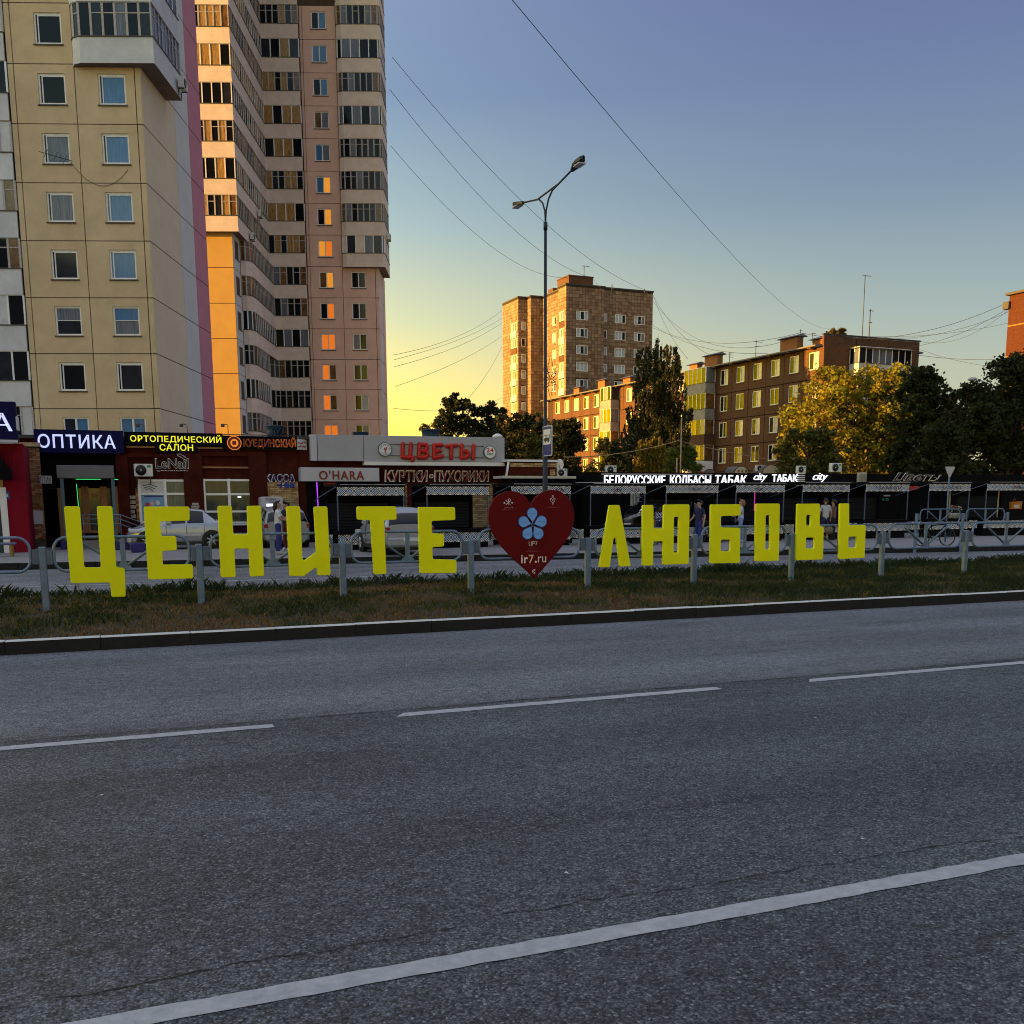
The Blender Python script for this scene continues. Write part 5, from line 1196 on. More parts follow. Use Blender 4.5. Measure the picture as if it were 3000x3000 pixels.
# water vending machine
WV = T('water_kiosk', 'white drinking-water vending kiosk by the pale brick wall', 'vending machine', (SH.px(798, 1560, -1.2)[0]+4, YS-1.2, 0), 0)
x0, x1, z0, z1 = WV.rect(770, 1455, 828, 1560)
WV.part('cabinet', setmats(curve_mesh([round_poly([(x0, .0), (x1, .0), (x1, z1), (x0, z1)], .1)], .8, .02), M_FASC2), None)
x0, x1, z0, z1 = WV.rect(781, 1476, 808, 1487); WV.part('lit_panel', MB().box(x0, x1, -.02, -.001, z0, z1), M_WLIT)
sign_text(WV, 'ПИТЬЕВАЯ', 779, 808, 1460, 1466, -.004, M_BLUEL, .01, .02); sign_text(WV, 'ВОДА', 787, 802, 1468, 1473, -.004, M_BLUEL, .01, .02)
x0, x1, z0, z1 = WV.rect(779, 1494, 802, 1512); WV.part('filling_niche', MB().box(x0, x1, -.015, -.001, z0, z1), M_SHOPBLK)

# ------------------------------------------------------------------ flower shop block
FB = T('flower_shop', 'dark brick shop block under the long light-grey fascia', 'building', (12.0, YS, 0), 0)
x0, x1 = FB.px(876, 1400)[0], FB.px(1478, 1400)[0]; zf = FB.px(1100, 1290)[1]
fw = FB.part('wall', MB().box(x0+.02, x1, .12, 9, -.2, zf), M_DBRICK); FB.part('roof', MB().box(x0+.02, x1+.1, -.1, 9.1, zf, zf+.1), M_SILL)
for a, b, c, d, m_ in ((1195, 1215, 1414, 1600, M_DBRICK), (1110, 1128, 1414, 1600, M_DBRICK)):
    q = FB.rect(a, c, b, d); FB.part('pier', MB().bbox(q[0], q[1], -.08, .12, 0, q[3], .01), m_)
x0, x1, z0, z1 = FB.rect(1384, 1416, 1472, 1545); ps = FB.part('brick_field', MB().box(x0-.01, x1+.01, -.02, .11, 0, z1+.02), M_MORT); brickwall(FB, x0, x1, z0, z1, -.02, M_YBR, ps, bw=.23, bh=.085, seed=9, depth=.03)
x0, x1, z0, z1 = FB.rect(1188, 1416, 1200, 1500); pq = FB.part('reveal_pier', MB().box(x0, x1, -.02, .11, z0, z1), M_MORT); brickwall(FB, x0, x1, z0, z1, -.02, M_OBR, pq, bw=.16, bh=.1, seed=10, depth=.03)
FS = T('flower_shop_sign', 'long light-grey fascia with red letters reading flowers', 'sign', (FB.loc.x+FB.px(1195, 1362, -.5)[0], YS-.5, FB.px(1195, 1362, -.5)[1]), rad(-3))
x0, x1, z0, z1 = FS.rect(931, 1282, 1478, 1352); zb = FS.px(1190, 1352)[1]
xm = FS.px(1065, 1300)[0]
FS.part('fascia_board', MB().bbox(x0+.02, xm-.01, 0, .45, zb, z1, .01), M_FASC); FS.part('fascia_board', MB().bbox(xm+.01, x1, 0, .45, zb, z1, .01), M_FASC)
q = FS.rect(911, 1278, 931, 1346); FS.part('fascia_board', MB().bbox(q[0], x0, .05, .45, zb, z1, .01), M_FASC2)
FS.part('white_trim', MB().box(xm, x1, -.08, .45, zb-.16, zb-.01), M_WOUT)
FS.part('corner_cap', MB().lathe([(.2, z1), (.24, z1+.05), (.2, z1+.1), (.08, z1+.17)], x1-.25, .2, 10), M_WOUT)
DZ = lambda x, y: FS.px(1100+x/3.864, 1250+y/3.864)
strokes = {
 'Ц': [[(305,195),(300,345),(395,350)], [(395,198),(385,350),(420,350),(412,380)]],
 'В': [[(490,200),(485,350)], [(490,200),(565,205),(580,240),(555,270),(490,275)], [(490,275),(570,285),(585,320),(560,350),(485,350)]],
 'Е': [[(742,208),(658,208),(655,355),(748,335)], [(658,280),(725,275)]],
 'Т': [[(805,222),(905,212)], [(852,220),(848,355)]],
 'Ы': [[(968,210),(965,355),(1025,345),(1045,310),(1020,275),(968,280)], [(1103,215),(1098,360)]]}
for ch, sts in strokes.items():
    mb = MB()
    for st in sts:
        P3 = [Vector((DZ(*p_)[0], -.10, DZ(*p_)[1])) for p_ in st]
        for a_, b_ in zip(P3[:-1], P3[1:]): mb.tube([a_, b_], .088, 12, cap=False)
        for c_ in P3:
            i0 = len(mb.v); nn, mm = 12, 7
            for i_ in range(mm+1):
                th = pi*i_/mm-pi/2
                for j_ in range(nn): ph = 2*pi*j_/nn; mb.v.append((c_.x+.088*cos(th)*cos(ph), c_.y+.088*cos(th)*sin(ph), c_.z+.088*sin(th)))
            for i_ in range(mm):
                for j_ in range(nn): mb.f.append((i0+i_*nn+j_, i0+i_*nn+(j_+1) % nn, i0+(i_+1)*nn+(j_+1) % nn, i0+(i_+1)*nn+j_)); mb.m.append(0); mb.sm.append(True)
    me = mb.mesh('letter')
    FS.part('letter', me, M_REDL)
for y_ in (205, 335):
    a, b = DZ(165, y_-8), DZ(1225, y_+18); FS.part('letter_rail', MB().tube([(a[0], -.03, a[1]), (b[0], -.03, b[1])], .014, 6), M_SILL)
a = DZ(103, 258); bd = disc(FS, a[0], a[1], .285, -.10, 0, M_BLUEG, 'badge'); disc(FS, a[0], a[1], .255, -.11, -.10, M_WOUT, 'badge_face', bd)
FS.part('flower_emblem', MB().tube([(a[0]+.08*cos(t*.9)*(t/8), -.115, a[1]+.03+.08*sin(t*.9)*(t/8)) for t in range(9)], .022, 6).tube([(a[0], -.115, a[1]-.02), (a[0], -.115, a[1]-.14)], .018, 5), M_RED, parent=bd)
tx = 'ЦВЕТОЧНАЯ'
for i, ch in enumerate(tx):
    an = rad(172-20.5*i); c0 = (a[0]+.20*cos(an), a[1]+.20*sin(an)); me = text_mesh(ch, -.024, .024, -.03, .03, .008, .02)
    for v in me.vertices: x, y, z = v.co; t = an-pi/2; v.co = (c0[0]+x*cos(t)-z*sin(t), y-.118, c0[1]+x*sin(t)+z*cos(t))
    FS.part('badge_lettering', me, M_BLUEG, parent=bd)
for i, ch in enumerate('ЛАВКА'):
    an = rad(228+21*i); c0 = (a[0]+.20*cos(an), a[1]+.20*sin(an)); me = text_mesh(ch, -.024, .024, -.03, .03, .008, .02)
    for v in me.vertices: x, y, z = v.co; t = an+pi/2; v.co = (c0[0]+x*cos(t)-z*sin(t), y-.118, c0[1]+x*sin(t)+z*cos(t))
    FS.part('badge_lettering', me, M_BLUEG, parent=bd)
a = DZ(1287, 290); bd = disc(FS, a[0], a[1], .275, -.12, 0, M_BLUEG, 'badge'); disc(FS, a[0], a[1], .245, -.13, -.12, M_WOUT, 'badge_face', bd)
FS.part('badge_lettering', text_mesh('24', a[0]-.16, a[0]+.16, a[1]+.0, a[1]+.17, .012, .04), M_REDL, parent=bd, loc=(0, -.14, 0)); FS.part('badge_lettering', text_mesh('часа', a[0]-.14, a[0]+.14, a[1]-.13, a[1]-.04, .012, .02), M_GREEN, parent=bd, loc=(0, -.14, 0))
S = sign_box('shop_sign', 'white signboard with rounded maroon letters under the grey fascia', 882, 1111, 1371, 1410, -.6, M_FASC2, .5)
sign_text(S, "O'HARA", 935, 1066, 1379, 1405, -.006, M_MARO, .06, .075)
S = T('shop_sign', 'white-edged maroon letters for jackets and down coats below the fascia', 'sign', (FB.loc.x+FB.px(1278, 1412, -.2)[0], YS-.2, FB.px(1278, 1412, -.2)[1]), 0)
sign_text(S, 'КУРТКИ', 1130, 1250, 1381, 1408, 0, M_MARO, .06, .0, .08, outline=M_WOUT, ow=.05, ox=.035); sign_text(S, 'ПУХОВИКИ', 1275, 1430, 1382, 1408, 0, M_MARO, .06, .0, .08, outline=M_WOUT, ow=.05, ox=.035)
a = S.px(1263, 1395); disc(S, a[0], a[1], .09, -.05, 0, M_WOUT, 'dot'); disc(S, a[0], a[1], .06, -.06, -.05, M_MARO, 'dot_face')
N_ = T('neon_tube', 'glowing purple neon tube hanging by the white signboard door', 'neon light', (*atY(930, 1483, YS-.5).to_2d(), 0), 0)
a, b = N_.px(928, 1412), N_.px(932, 1486); N_.part('tube', MB().tube([(a[0], 0, a[1]), (b[0], 0, b[1])], .02, 8), M_NEONP); N_.part('backing_strip', MB().box(a[0]-.05, a[0]+.05, .035, .06, 0, a[1]), M_SHOPBLK)
x0, x1, z0, z1 = FB.rect(905, 1412, 1195, 1600); FB.part('shop_front', MB().box(x0, x1, .05, .11, 0, z1), M_SHOPBLK)
x0, x1, z0, z1 = FB.rect(948, 1414, 985, 1424); FB.part('red_strip_sign', MB().box(x0, x1, -.05, .04, z0, z1), M_RED)
# ------------------------------------------------------------------ small brick booth, right of the flower shop
SB = T('brick_booth', 'small flat-roofed red brick booth with yellow brick cornice beside the lamp post', 'building', (*atY(1560, 1500, 41).to_2d(), 0), 0)
x0, x1, z0, z1 = SB.rect(1492, 1354, 1628, 1600)
w_ = SB.part('wall', MB().box(x0, x1, 0, 5, 0, z1-.02), M_DBRICK)
x0b, x1b, z0b, z1b = SB.rect(1494, 1356, 1628, 1368); brickwall(SB, x0b, x1b, z0b, z1b, -.005, M_YBR, w_, bh=.085, seed=12, depth=.04); q = SB.rect(1610, 1368, 1628, 1393); brickwall(SB, q[0], q[1], q[2], z0b-.01, -.005, M_YBR, w_, bh=.085, seed=13, depth=.04)
SB.part('coping', MB().box(x0-.1, x1+.1, -.15, 5.1, z1, z1+.09), M_WOUT)
x0, x1, z0, z1 = SB.rect(1474, 1395, 1688, 1401, -1.2); SB.part('awning_slab', MB().box(x0, x1, -1.2, -.06, z0, z1), M_AWN); SB.part('side_pipe', MB().tube([(SB.px(1494, 1354)[0]-.1, -.1, SB.px(1494, 1352)[1]), (SB.px(1480, 1400)[0], -.1, SB.px(1480, 1400)[1])], .05, 6), M_WOUT)
q = SB.px(1633, 1396); ac_unit(None, (SB.loc.x+q[0], 41.0, q[1]), 0, 'air conditioner standing on the booth roof right of the lamp post', s=.6)
DS = T('satellite_dish', 'small white satellite dish above the booth air conditioner', 'dish', (SB.loc.x+SB.px(1643, 1376)[0], 41.1, SB.px(1643, 1376)[1]), rad(-30))
me = MB().lathe([(.0, 0), (.12, .012), (.2, .04), (.24, .07)], n=18).mesh('reflector')
for v in me.vertices: x, y, z = v.co; v.co = (x*.7, .0-z, y+.22)
DS.part('reflector', me, M_WOUT); DS.part('mast', MB().tube([(0, .05, -.1), (0, .05, .25)], .02, 6), M_SILL); DS.part('feed_arm', MB().tube([(0, 0, 0), (0, -.3, .2)], .012, 5), M_SILL)
S = T('shop_sign', 'small white coffee lettering on the dark booth front', 'sign', (SB.loc.x+SB.px(1512, 1424, -.2)[0], 40.8, SB.px(1512, 1424, -.2)[1]), 0)
sign_text(S, 'COFFEE', 1498, 1535, 1408, 1415, 0, M_WOUT, .02, .0); q = S.rect(1491, 1409, 1500, 1425); S.part('cup_emblem', MB().tube([(q[0], 0, q[3]), (q[0]+.02, 0, q[2]), (q[1]-.02, 0, q[2]), (q[1], 0, q[3])], .01, 5), M_WOUT)
x0, x1, z0, z1 = SB.rect(1475, 1403, 1700, 1600, -.3); SB.part('shop_front', MB().box(x0, x1, -.3, -.06, 0, z1), M_SHOPBLK)
# ------------------------------------------------------------------ black pavilion with lit signs
YP = 40.0
PV = T('black_pavilion', 'long low black pavilion with lit tobacco and sausage shop signs', 'building', (27.0, YP, 0), 0)
x0 = PV.px(1712, 1400)[0]; x1 = PV.px(3130, 1400)[0]; zr = PV.px(2300, 1387)[1]
PV.part('wall', MB().box(x0, x1, .1, 6, -.2, zr-.3), M_SHOPBLK); PV.part('fascia', MB().box(x0, x1, -.15, 6.1, PV.px(2300, 1421)[1], zr), M_SHOPBLK)
for a, b in ((1690, 1765), (2357, 2515), (2540, 2848), (2915, 3100)):
    q = PV.rect(a, 1412.5, b, 1414.5, -.3); PV.part('tin_edge', MB().box(q[0], q[1], -.32, -.16, q[2], q[3]), M_FASC)
def psign(lab, items, grp='lit signs on the black pavilion'):
    px0 = items[0][1]; py1 = items[0][4]; q = PV.px(px0, py1, -.2); S = T('lit_sign', lab, 'sign', (27.0+q[0], YP-.2, q[1]), 0, grp)
    for (t, a, b, c, d, sh, bo) in items: sign_text(S, t, a, b, c, d, 0, M_WLIT, .05, bo, sh)
    return S
S = psign('lit white letters of the Belarusian sausage shop', [('БЕЛОРУССКИЕ', 1770, 1949, 1393, 1420, 0, .01), ('КОЛБАСЫ', 1963, 2083, 1393, 1420, 0, .01)])
q = S.rect(1763, 1389, 2088, 1390.5, -.02); S.part('sign_rim', MB().box(q[0], q[1], .0, .05, q[2], q[3]), M_FASC)
psign('lit white leaning tobacco letters right next to the sausage sign', [('ТАБАК', 2095, 2188, 1392, 1419, .1, .02)])
psign('lit white slanted city word between the two tobacco signs', [('city', 2208, 2248, 1387, 1413, .4, .0)])
psign('lit white tobacco letters beside the striped white pillar', [('ТАБАК', 2262, 2337, 1390, 1411, .0, .03)])
psign('lit white slanted city word right of the striped white pillar', [('city', 2381, 2426, 1386, 1413, .4, .0)])
S = T('outline_sign', 'unlit handwritten-style flowers lettering in thin white outline at right', 'sign', (27.0+PV.px(2617, 1414, -.2)[0], YP-.2, PV.px(2617, 1414, -.2)[1]), 0)
sign_text(S, 'Цветы', 2617, 2760, 1387, 1413, 0, M_SHOPBLK, .05, .0, .45, outline=M_WOUT, ow=.02)
for i in range(7): q = PV.rect(2339, 1386+5.6*i, 2357, 1388.8+5.6*i, -.3); PV.part('pillar_slat', MB().box(q[0], q[1], -.34, -.16, q[2], q[3]), M_WOUT)
for i in range(6): q = PV.rect(2515+4.2*i, 1384, 2517+4.2*i, 1427-1.5*i, -.3); PV.part('pillar_slat', MB().box(q[0], q[1], -.34, -.16, q[2], q[3]), M_AWN)
for i in range(6): q = PV.rect(1849+4.4*i, 1446, 1851+4.4*i, 1482, .0); PV.part('door_slat', MB().box(q[0], q[1], -.0, .09, q[2], q[3]), M_AWN)
S = T('shop_sign', 'small red welcome lettering under the sausage shop sign', 'sign', (27+PV.px(1893, 1436)[0], YP-.02, PV.px(1893, 1436)[1]), 0); sign_text(S, 'ДОБРО ПОЖАЛОВАТЬ', 1880, 1935, 1430, 1435, 0, M_REDL, .02, .01)
S = T('shop_sign', 'red advertising panel behind the man in white', 'sign', (27+PV.px(1895, 1470)[0], YP-.04, PV.px(1895, 1470)[1]), 0); q = S.rect(1885, 1446, 1905, 1468); S.part('sign_board', MB().bbox(q[0], q[1], 0, .04, q[2], q[3], .005), M_RED); q = S.rect(1886, 1452, 1893, 1462); S.part('pale_mark', MB().box(q[0], q[1], -.012, -.002, q[2], q[3]), M_WOUT)
S = T('shop_sign', 'green opening hours digits in the dark pavilion door', 'sign', (27+PV.px(2594, 1470)[0], YP-.02, PV.px(2594, 1470)[1]), 0); sign_text(S, '8-23', 2585, 2603, 1459, 1467, 0, M_GREEN, .02, .02); q = S.rect(2590, 1450, 2608, 1454); S.part('pale_plate', MB().box(q[0], q[1], 0, .05, q[2], q[3]), M_FASC)
S = T('shop_sign', 'red pointed pennant sign at the right end of a stall valance', 'sign', (27+PV.px(2680, 1438, -.4)[0], YP-.4, PV.px(2680, 1438, -.4)[1]), 0); q = S.rect(2664, 1424, 2695, 1438); S.part('sign_board', MB().prism([(q[0], q[2]), (q[0]+(q[1]-q[0])*.6, q[2]+.05), (q[1], (q[2]+q[3])/2+.03), (q[0]+(q[1]-q[0])*.9, q[3]), (q[0], q[3])], 0, .4), M_RED)
for px_, py_, s_, lab in ((1777, 1388, .62, 'air conditioner half hidden on the pavilion roof above the sausage sign'), (2337, 1386, .6, 'air conditioner on top of the striped white pillar'), (2436, 1383, .75, 'air conditioner on the pavilion roof right of the city word')):
    q = PV.px(px_, py_, -.1); ac_unit(None, (27+q[0], YP-.1, q[1]), 0, lab, s=s_)
# back of a give-way sign
GW = T('give_way_sign', 'bare grey back of a triangular road sign on a pole at right', 'road sign', (*atD(2783, 1450, 40).to_2d(), 0), YAW-pi/2)
q = GW.rect(2766, 1367, 2800, 1402); GW.part('plate', setmats(curve_mesh([round_poly([(q[0], q[3]), ((q[0]+q[1])/2, q[2]), (q[1], q[3])], .03)], .02, .003), M_FASC), None); GW.part('pole', MB().tube([((q[0]+q[1])/2, .04, 0), ((q[0]+q[1])/2, .04, q[3]-.1)], .03, 8), M_GALV)
# curved street lamp at the far right
CL = T('curved_lamp', 'street lamp with an oval head on a curved arm above the dark trees', 'street lamp', (*atD(2890, 1450, 76).to_2d(), 0), YAW-pi/2)
a, b = CL.px(2845, 1112), CL.px(2885, 1122); CL.part('arm', MB().tube([(0, 0, 0), (0, 0, b[1]-.6), (b[0]*.3-.1, 0, b[1]-.1), (a[0]+.5, 0, a[1])], [.09, .06, .04, .035], 8), M_GALV)
CL.part('lamp_head', MB().lathe([(.05, 0), (.28, .06), (.34, .14), (.2, .26), (.05, .3)], a[0]+.1, 0, 14), M_FASC2, loc=(0, 0, a[1]-.12)).scale.x = 1.0
# ------------------------------------------------------------------ crimson shop at the far left
CS = T('crimson_shop', 'crimson-walled shop front cut by the left edge, under a dark blue sign', 'building', (*atY(40, 1580, 38.5).to_2d(), 0), 0)
q = CS.rect(-160, 1300, 66, 1600); CS.part('wall', MB().box(q[0], q[1], 0, 3.5, 0, q[3]), M_CRIM)
for i in range(14): x = q[1]-.05-.12*i; CS.part('corrugation', MB().box(x-.03, x+.02, -.03, -.002, q[3]-.75, q[3]-.02), M_CRIM)
g = CS.rect(10, 1428, 17, 1585); CS.part('door_jamb', MB().box(g[0], g[1], -.06, .02, 0, g[3]), M_WOUT)
g = CS.rect(-60, 1405, 8, 1585); CS.part('door', MB().box(g[0], g[1], -.03, -.002, 0, g[3]), M_GSHOP)
g = CS.rect(-20, 1365, 30, 1404, -.7); CS.part('door_hood', MB().prism([(g[0], g[2]), (g[1], g[2]), (g[1], g[2]+.3), (g[1]-.45, g[3]+.5), (g[0], g[3]+.6)], -.7, -.035), M_SHOPBLK)
g = CS.rect(10, 1440, 28, 1463); CS.part('wall_plate', MB().bbox(g[0], g[1], -.03, -.002, g[2], g[3], .005), M_BLUEL); CS.part('plate_print', MB().box(g[0]+.05, g[1]-.05, -.04, -.031, g[2]+.08, g[3]-.08), M_FASC2)
g = CS.rect(58, 1310, 70, 1400); 
S = T('shop_sign', 'dark blue sign with one white letter cut by the left edge', 'sign', (CS.loc.x+CS.px(0, 1295, -.5)[0], 38.0, CS.px(0, 1295, -.5)[1]), 0)
q = S.rect(-160, 1177, 44, 1293); S.part('sign_board', MB().bbox(q[0], q[1], 0, .45, q[2], q[3], .01), M_NAVY); sign_text(S, 'А', -22, 33, 1211, 1262, -.005, M_LILAC, .06, .05)
q = S.rect(-160, 1289, 52, 1294); S.part('light_trim', MB().box(q[0], q[1], -.06, -.004, q[2], q[3]), M_FASC2)
S.part('downlight', MB().bbox(S.px(44, 1226)[0]+.02, S.px(54, 1226)[0], -.05, .3, S.px(50, 1262)[1], S.px(50, 1220)[1], .02), M_FASC2)
# ------------------------------------------------------------------ roof rail, floodlights and tanks
RR = T('roof_rail', 'thin railing along the brick shop roof edge', 'railing', (SH.px(630, 1285, 1.0)[0]+4, YS+1.0, zt), 0)
a, b = RR.px(412, 1268), RR.px(905, 1275); RR.part('rail', MB().tube([(a[0], 0, a[1]), (b[0], 0, a[1])], .018, 6), M_SILL)
for k in range(8): x = a[0]+(b[0]-a[0])*k/7; RR.part('stanchion', MB().tube([(x, 0, -.1), (x, 0, a[1])], .014, 6), M_SILL)
for px_, lab in ((414, 'roof floodlight nearest the optician sign'), (540, 'middle roof floodlight above the orthopaedic sign'), (660, 'roof floodlight in front of the ochre wall')):
    q = SH.px(px_+4, 1268, -.1); FLt = T('floodlight', lab, 'floodlight', (4+q[0], YS-.1, q[1]-.05), 0, 'roof floodlights')
    FLt.part('arm', MB().tube([(.06, 0, 0), (.06, 0, .33), (.0, -.15, .36), (-.16, -.25, .36)], .014, 6), M_SILL); FLt.part('lamp_head', MB().bbox(-.24, -.10, -.36, -.22, .25, .36, .02), M_SILL)
def tank(px0, px1, py0, py1, lab, D, graf=False):
    mid = atD((px0+px1)/2, py1, D); Tk = T('roof_tank', lab, 'tank', mid, YAW-pi/2, 'blue tanks on the shop roofs')
    x0, x1, z0, z1 = Tk.rect(px0, py0, px1, py1); R_ = (x1-x0)/2; H_ = z1-z0
    Tk.part('barrel', MB().lathe([(R_*.88, -.1), (R_*.93, H_*.5), (R_*.97, H_*.9), (R_, H_*.91), (R_, H_), (R_*.9, H_)], (x0+x1)/2, 0, 24), M_TANK)
    if graf:
        for k in range(5): Tk.part('graffiti', MB().tube([(.05+.12*k+.06*cos(t*.8), -R_*.96+.02*k, H_*.45+.15*sin(t*.8+k)) for t in range(7)], .016, 5), M_SHOPBLK)
tank(781, 832, 1247, 1283, 'blue graffitied tub on the roof between the towers', 46, True)
tank(1033, 1080, 1266, 1290, 'blue tub behind the grey fascia, below the stepped tower', 46)
tank(1235, 1287, 1258, 1292, 'square-looking grey-blue tub on the roof before the yellow sky', 46)
tank(1097, 1120, 1276, 1290, 'small dark hatch tub beside the blue one on the fascia roof', 45)
# blue planter blocks and pavement bits
for px0, px1, py0, py1, lab in ((178, 196, 1585, 1610, 'left blue block, half behind the first yellow letter'), (338, 379, 1587, 1611, 'blue block below the sedan headlight'), (386, 428, 1591, 1619, 'blue block just left of the second yellow letter')):
    g = atZ((px0+px1)/2, py1, 0); P_ = T('planter_block', lab, 'planter', g, 0, 'blue planter blocks'); x0, x1, z0, z1 = P_.rect(px0, py0, px1, py1)
    P_.part('block', MB().bbox(x0, x1, 0, .5, 0, z1, .03), M_BLUEB); P_.part('soil', MB().box(x0+.06, x1-.06, .06, .44, z1, z1+.012), M_SOIL)
g = atZ(124, 1587, 0); UB = T('banner_stand', 'thin black pole on a flat cross base before the orange brick pier', 'stand', g, 0)
UB.part('base', MB().box(-.3, .3, -.05, .05, 0, .03).box(-.05, .05, -.3, .3, .001, .031), M_BLK); UB.part('pole', MB().tube([(0, 0, .03), (-.02, 0, 1.3)], .015, 6), M_BLK)
g = atZ(25, 1630, 0); BN = T('bench', 'low grey bench with a yellow leg at the left edge', 'bench', g, 0)
BN.part('seat', MB().bbox(-1.2, .25, -.2, .25, .36, .43, .02), M_GALVD); BN.part('leg', MB().bbox(.05, .16, -.15, .2, 0, .358, .01), M_YWOOD); BN.part('leg', MB().bbox(-1.1, -1.0, -.15, .2, 0, .358, .01), M_YWOOD)
# ------------------------------------------------------------------ market stalls with patterned valances
def diamond_mat():
    m = bpy.data.materials.new('diamond_print'); m.use_nodes = True; n, l = m.node_tree.nodes, m.node_tree.links; b = n['Principled BSDF']
    tc_ = n.new('ShaderNodeTexCoord'); sp = n.new('ShaderNodeSeparateXYZ'); l.new(tc_.outputs['Object'], sp.inputs[0])
    def mt(op, a, b_=None):
        q = n.new('ShaderNodeMath'); q.operation = op
        for i, v in enumerate((a, b_)):
            if v is None: continue
            if isinstance(v, (int, float)): q.inputs[i].default_value = v
            else: l.new(v, q.inputs[i])
        return q.outputs[0]
    P_ = .285
    u = mt('ABSOLUTE', mt('SUBTRACT', mt('FRACT', mt('DIVIDE', sp.outputs['X'], P_)), .5))
    v = mt('ABSOLUTE', mt('SUBTRACT', mt('DIVIDE', sp.outputs['Z'], P_), .5))
    d = mt('ADD', u, v)                       # 0 centre, .5 at the diamond edge
    edge = mt('LESS_THAN', mt('ABSOLUTE', mt('SUBTRACT', d, .5)), .075)
    ring = mt('LESS_THAN', mt('ABSOLUTE', mt('SUBTRACT', d, .27)), .055)
    ring2 = mt('LESS_THAN', mt('ABSOLUTE', mt('SUBTRACT', d, .74)), .05)
    blk = mt('MAXIMUM', mt('MAXIMUM', ring, edge), mt('MAXIMUM', ring2, mt('LESS_THAN', d, .06)))
    blue = n.new('ShaderNodeMix'); blue.data_type = 'RGBA'; blue.inputs['A'].default_value = (.28, .46, .75, 1); blue.inputs['B'].default_value = (.74, .74, .80, 1)
    l.new(mt('GREATER_THAN', d, .24), blue.inputs['Factor'])
    mx = n.new('ShaderNodeMix'); mx.data_type = 'RGBA'; l.new(blk, mx.inputs['Factor']); l.new(blue.outputs['Result'], mx.inputs['A']); mx.inputs['B'].default_value = (.010, .010, .016, 1)
    l.new(mx.outputs['Result'], b.inputs['Base Color']); b.inputs['Roughness'].default_value = .7; return m
M_DIA = diamond_mat()
M_RIB = mat('dark_shutter_slat', (.008, .009, .022), .5, .15, 3, spec=.2)
M_GRAF = [mat('graffiti_%s' % a, c, .6, .1) for a, c in (('purple', (.08, .02, .10)), ('maroon', (.16, .02, .04)), ('navy', (.01, .01, .05)))]
YK = 35.0
stalls = [(987, 1184, 'stall under the white signboard, behind the yellow letter with a wide top bar', 0), (1250, 1432, 'stall before the flower shop, left of the heart', 1), (1498, 1672, 'stall behind the red heart', 2), (1731, 1892, 'stall first to the right of the heart', 3),
          (1953, 2105, 'stall second to the right of the heart', 4), (2158, 2300, 'stall third to the right of the heart, with a magenta light', 5), (2353, 2490, 'stall fourth to the right of the heart, with two people at its counter', 6), (2538, 2664, 'stall right of the yellow letters, valance scrawled over in black', 7), (2724, 2844, 'stall with flower buckets behind the bicycle', 8), (2893, 3030, 'stall cut by the right edge, with orange goods', 9)]
SX = {}
for px0, px1, lab, i in stalls:
    xa, xb = lx(px0, YK, 2.2), lx(px1, YK, 2.2); w = xb-xa; dz = .165*i/9
    K = T('market_stall', 'dark '+lab, 'stall', (xa, YK, 0), 0, 'market stalls with diamond-pattern valances'); SX[i] = K
    nper = max(4, round(w/.285)); sc_x = w/(nper*.285)
    v = K.part('valance', MB().box(0, nper*.285, 0, .02, 0, .285), M_DIA, loc=(0, 0, 1.86+dz)); v.scale.x = sc_x
    lo = K.part('counter_cladding', MB().box(0, nper*.285, 0, .03, 0, .285), M_DIA, loc=(.02, .06, .19+dz)); lo.scale = (sc_x, 1, 1.18)
    sd = K.part('side_cladding', MB().box(0, .57, 0, .03, 0, .285), M_DIA, loc=(-.50, .75, .19+dz), rz=rad(-52)); sd.scale.z = 1.18
    K.part('counter', MB().bbox(-.05, w+.08, .0, .55, .53+dz, .66+dz, .015), M_SHOPBLK)
    K.part('plinth', MB().box(.02, w, .12, .5, 0, .185+dz), M_SHOPBLK); K.part('counter_core', MB().box(.03, w-.01, .10, .5, .186+dz, .528+dz), M_SHOPBLK)
    rf_ = K.part('awning_roof', MB().bbox(-.03, w+.03, -.03, 1.9, 2.15+dz, 2.25+dz, .01), M_SHOPBLK); K.part('awning_trim', MB().box(.1, w+.02, -.045, -.032, 2.215+dz, 2.235+dz), M_FASC, parent=rf_)
    for x in (.015, w-.015): K.part('post', MB().box(x-.018, x+.018, .03, .066, .661+dz, 1.86+dz), M_GALVD)
    for x in (.03, w-.03): K.part('rear_post', MB().box(x-.04, x+.04, 1.75, 1.85, 0, 2.149+dz), M_SHOPBLK)
    K.part('strut', MB().tube([(-.02, .0, 2.16+dz), (-.42, 1.0, 1.80+dz), (-.50, 1.5, 1.66+dz)], .014, 6), M_GALVD)
    if i not in (3, 8):
        for j in range(9): K.part('shutter_slat', MB().bbox(.08, w-.08, 1.86, 1.90, .66+dz+.105*j, .66+dz+.095+.105*j, .008), M_RIB)
        K.part('back_wall', MB().box(.05, w-.05, 1.905, 1.98, 0, 2.14+dz), M_SHOPBLK)
    r = random.Random(60+i)
    if i >= 2:
        n_ = 5 if i in (7, 8) else 3
        for q in range(n_):
            x0_ = r.uniform(.2, w-.5) if i not in (7, 8) else .5+q*.25; mg = M_GRAF[2] if i in (7, 8) else r.choice(M_GRAF)
            K.part('graffiti', MB().tube([(x0_+.05*t+.05*cos(t*2.1+q), -.006, 2.0+dz+.085*sin(t*1.7+q*2)) for t in range(8)], .009, 5), mg)
a = SX[5].px(2250, 1448); SX[5].part('magenta_light', MB().tube([(a[0], .9, 1.2), (a[0], .9, 1.95)], .018, 6), M_MAGN)
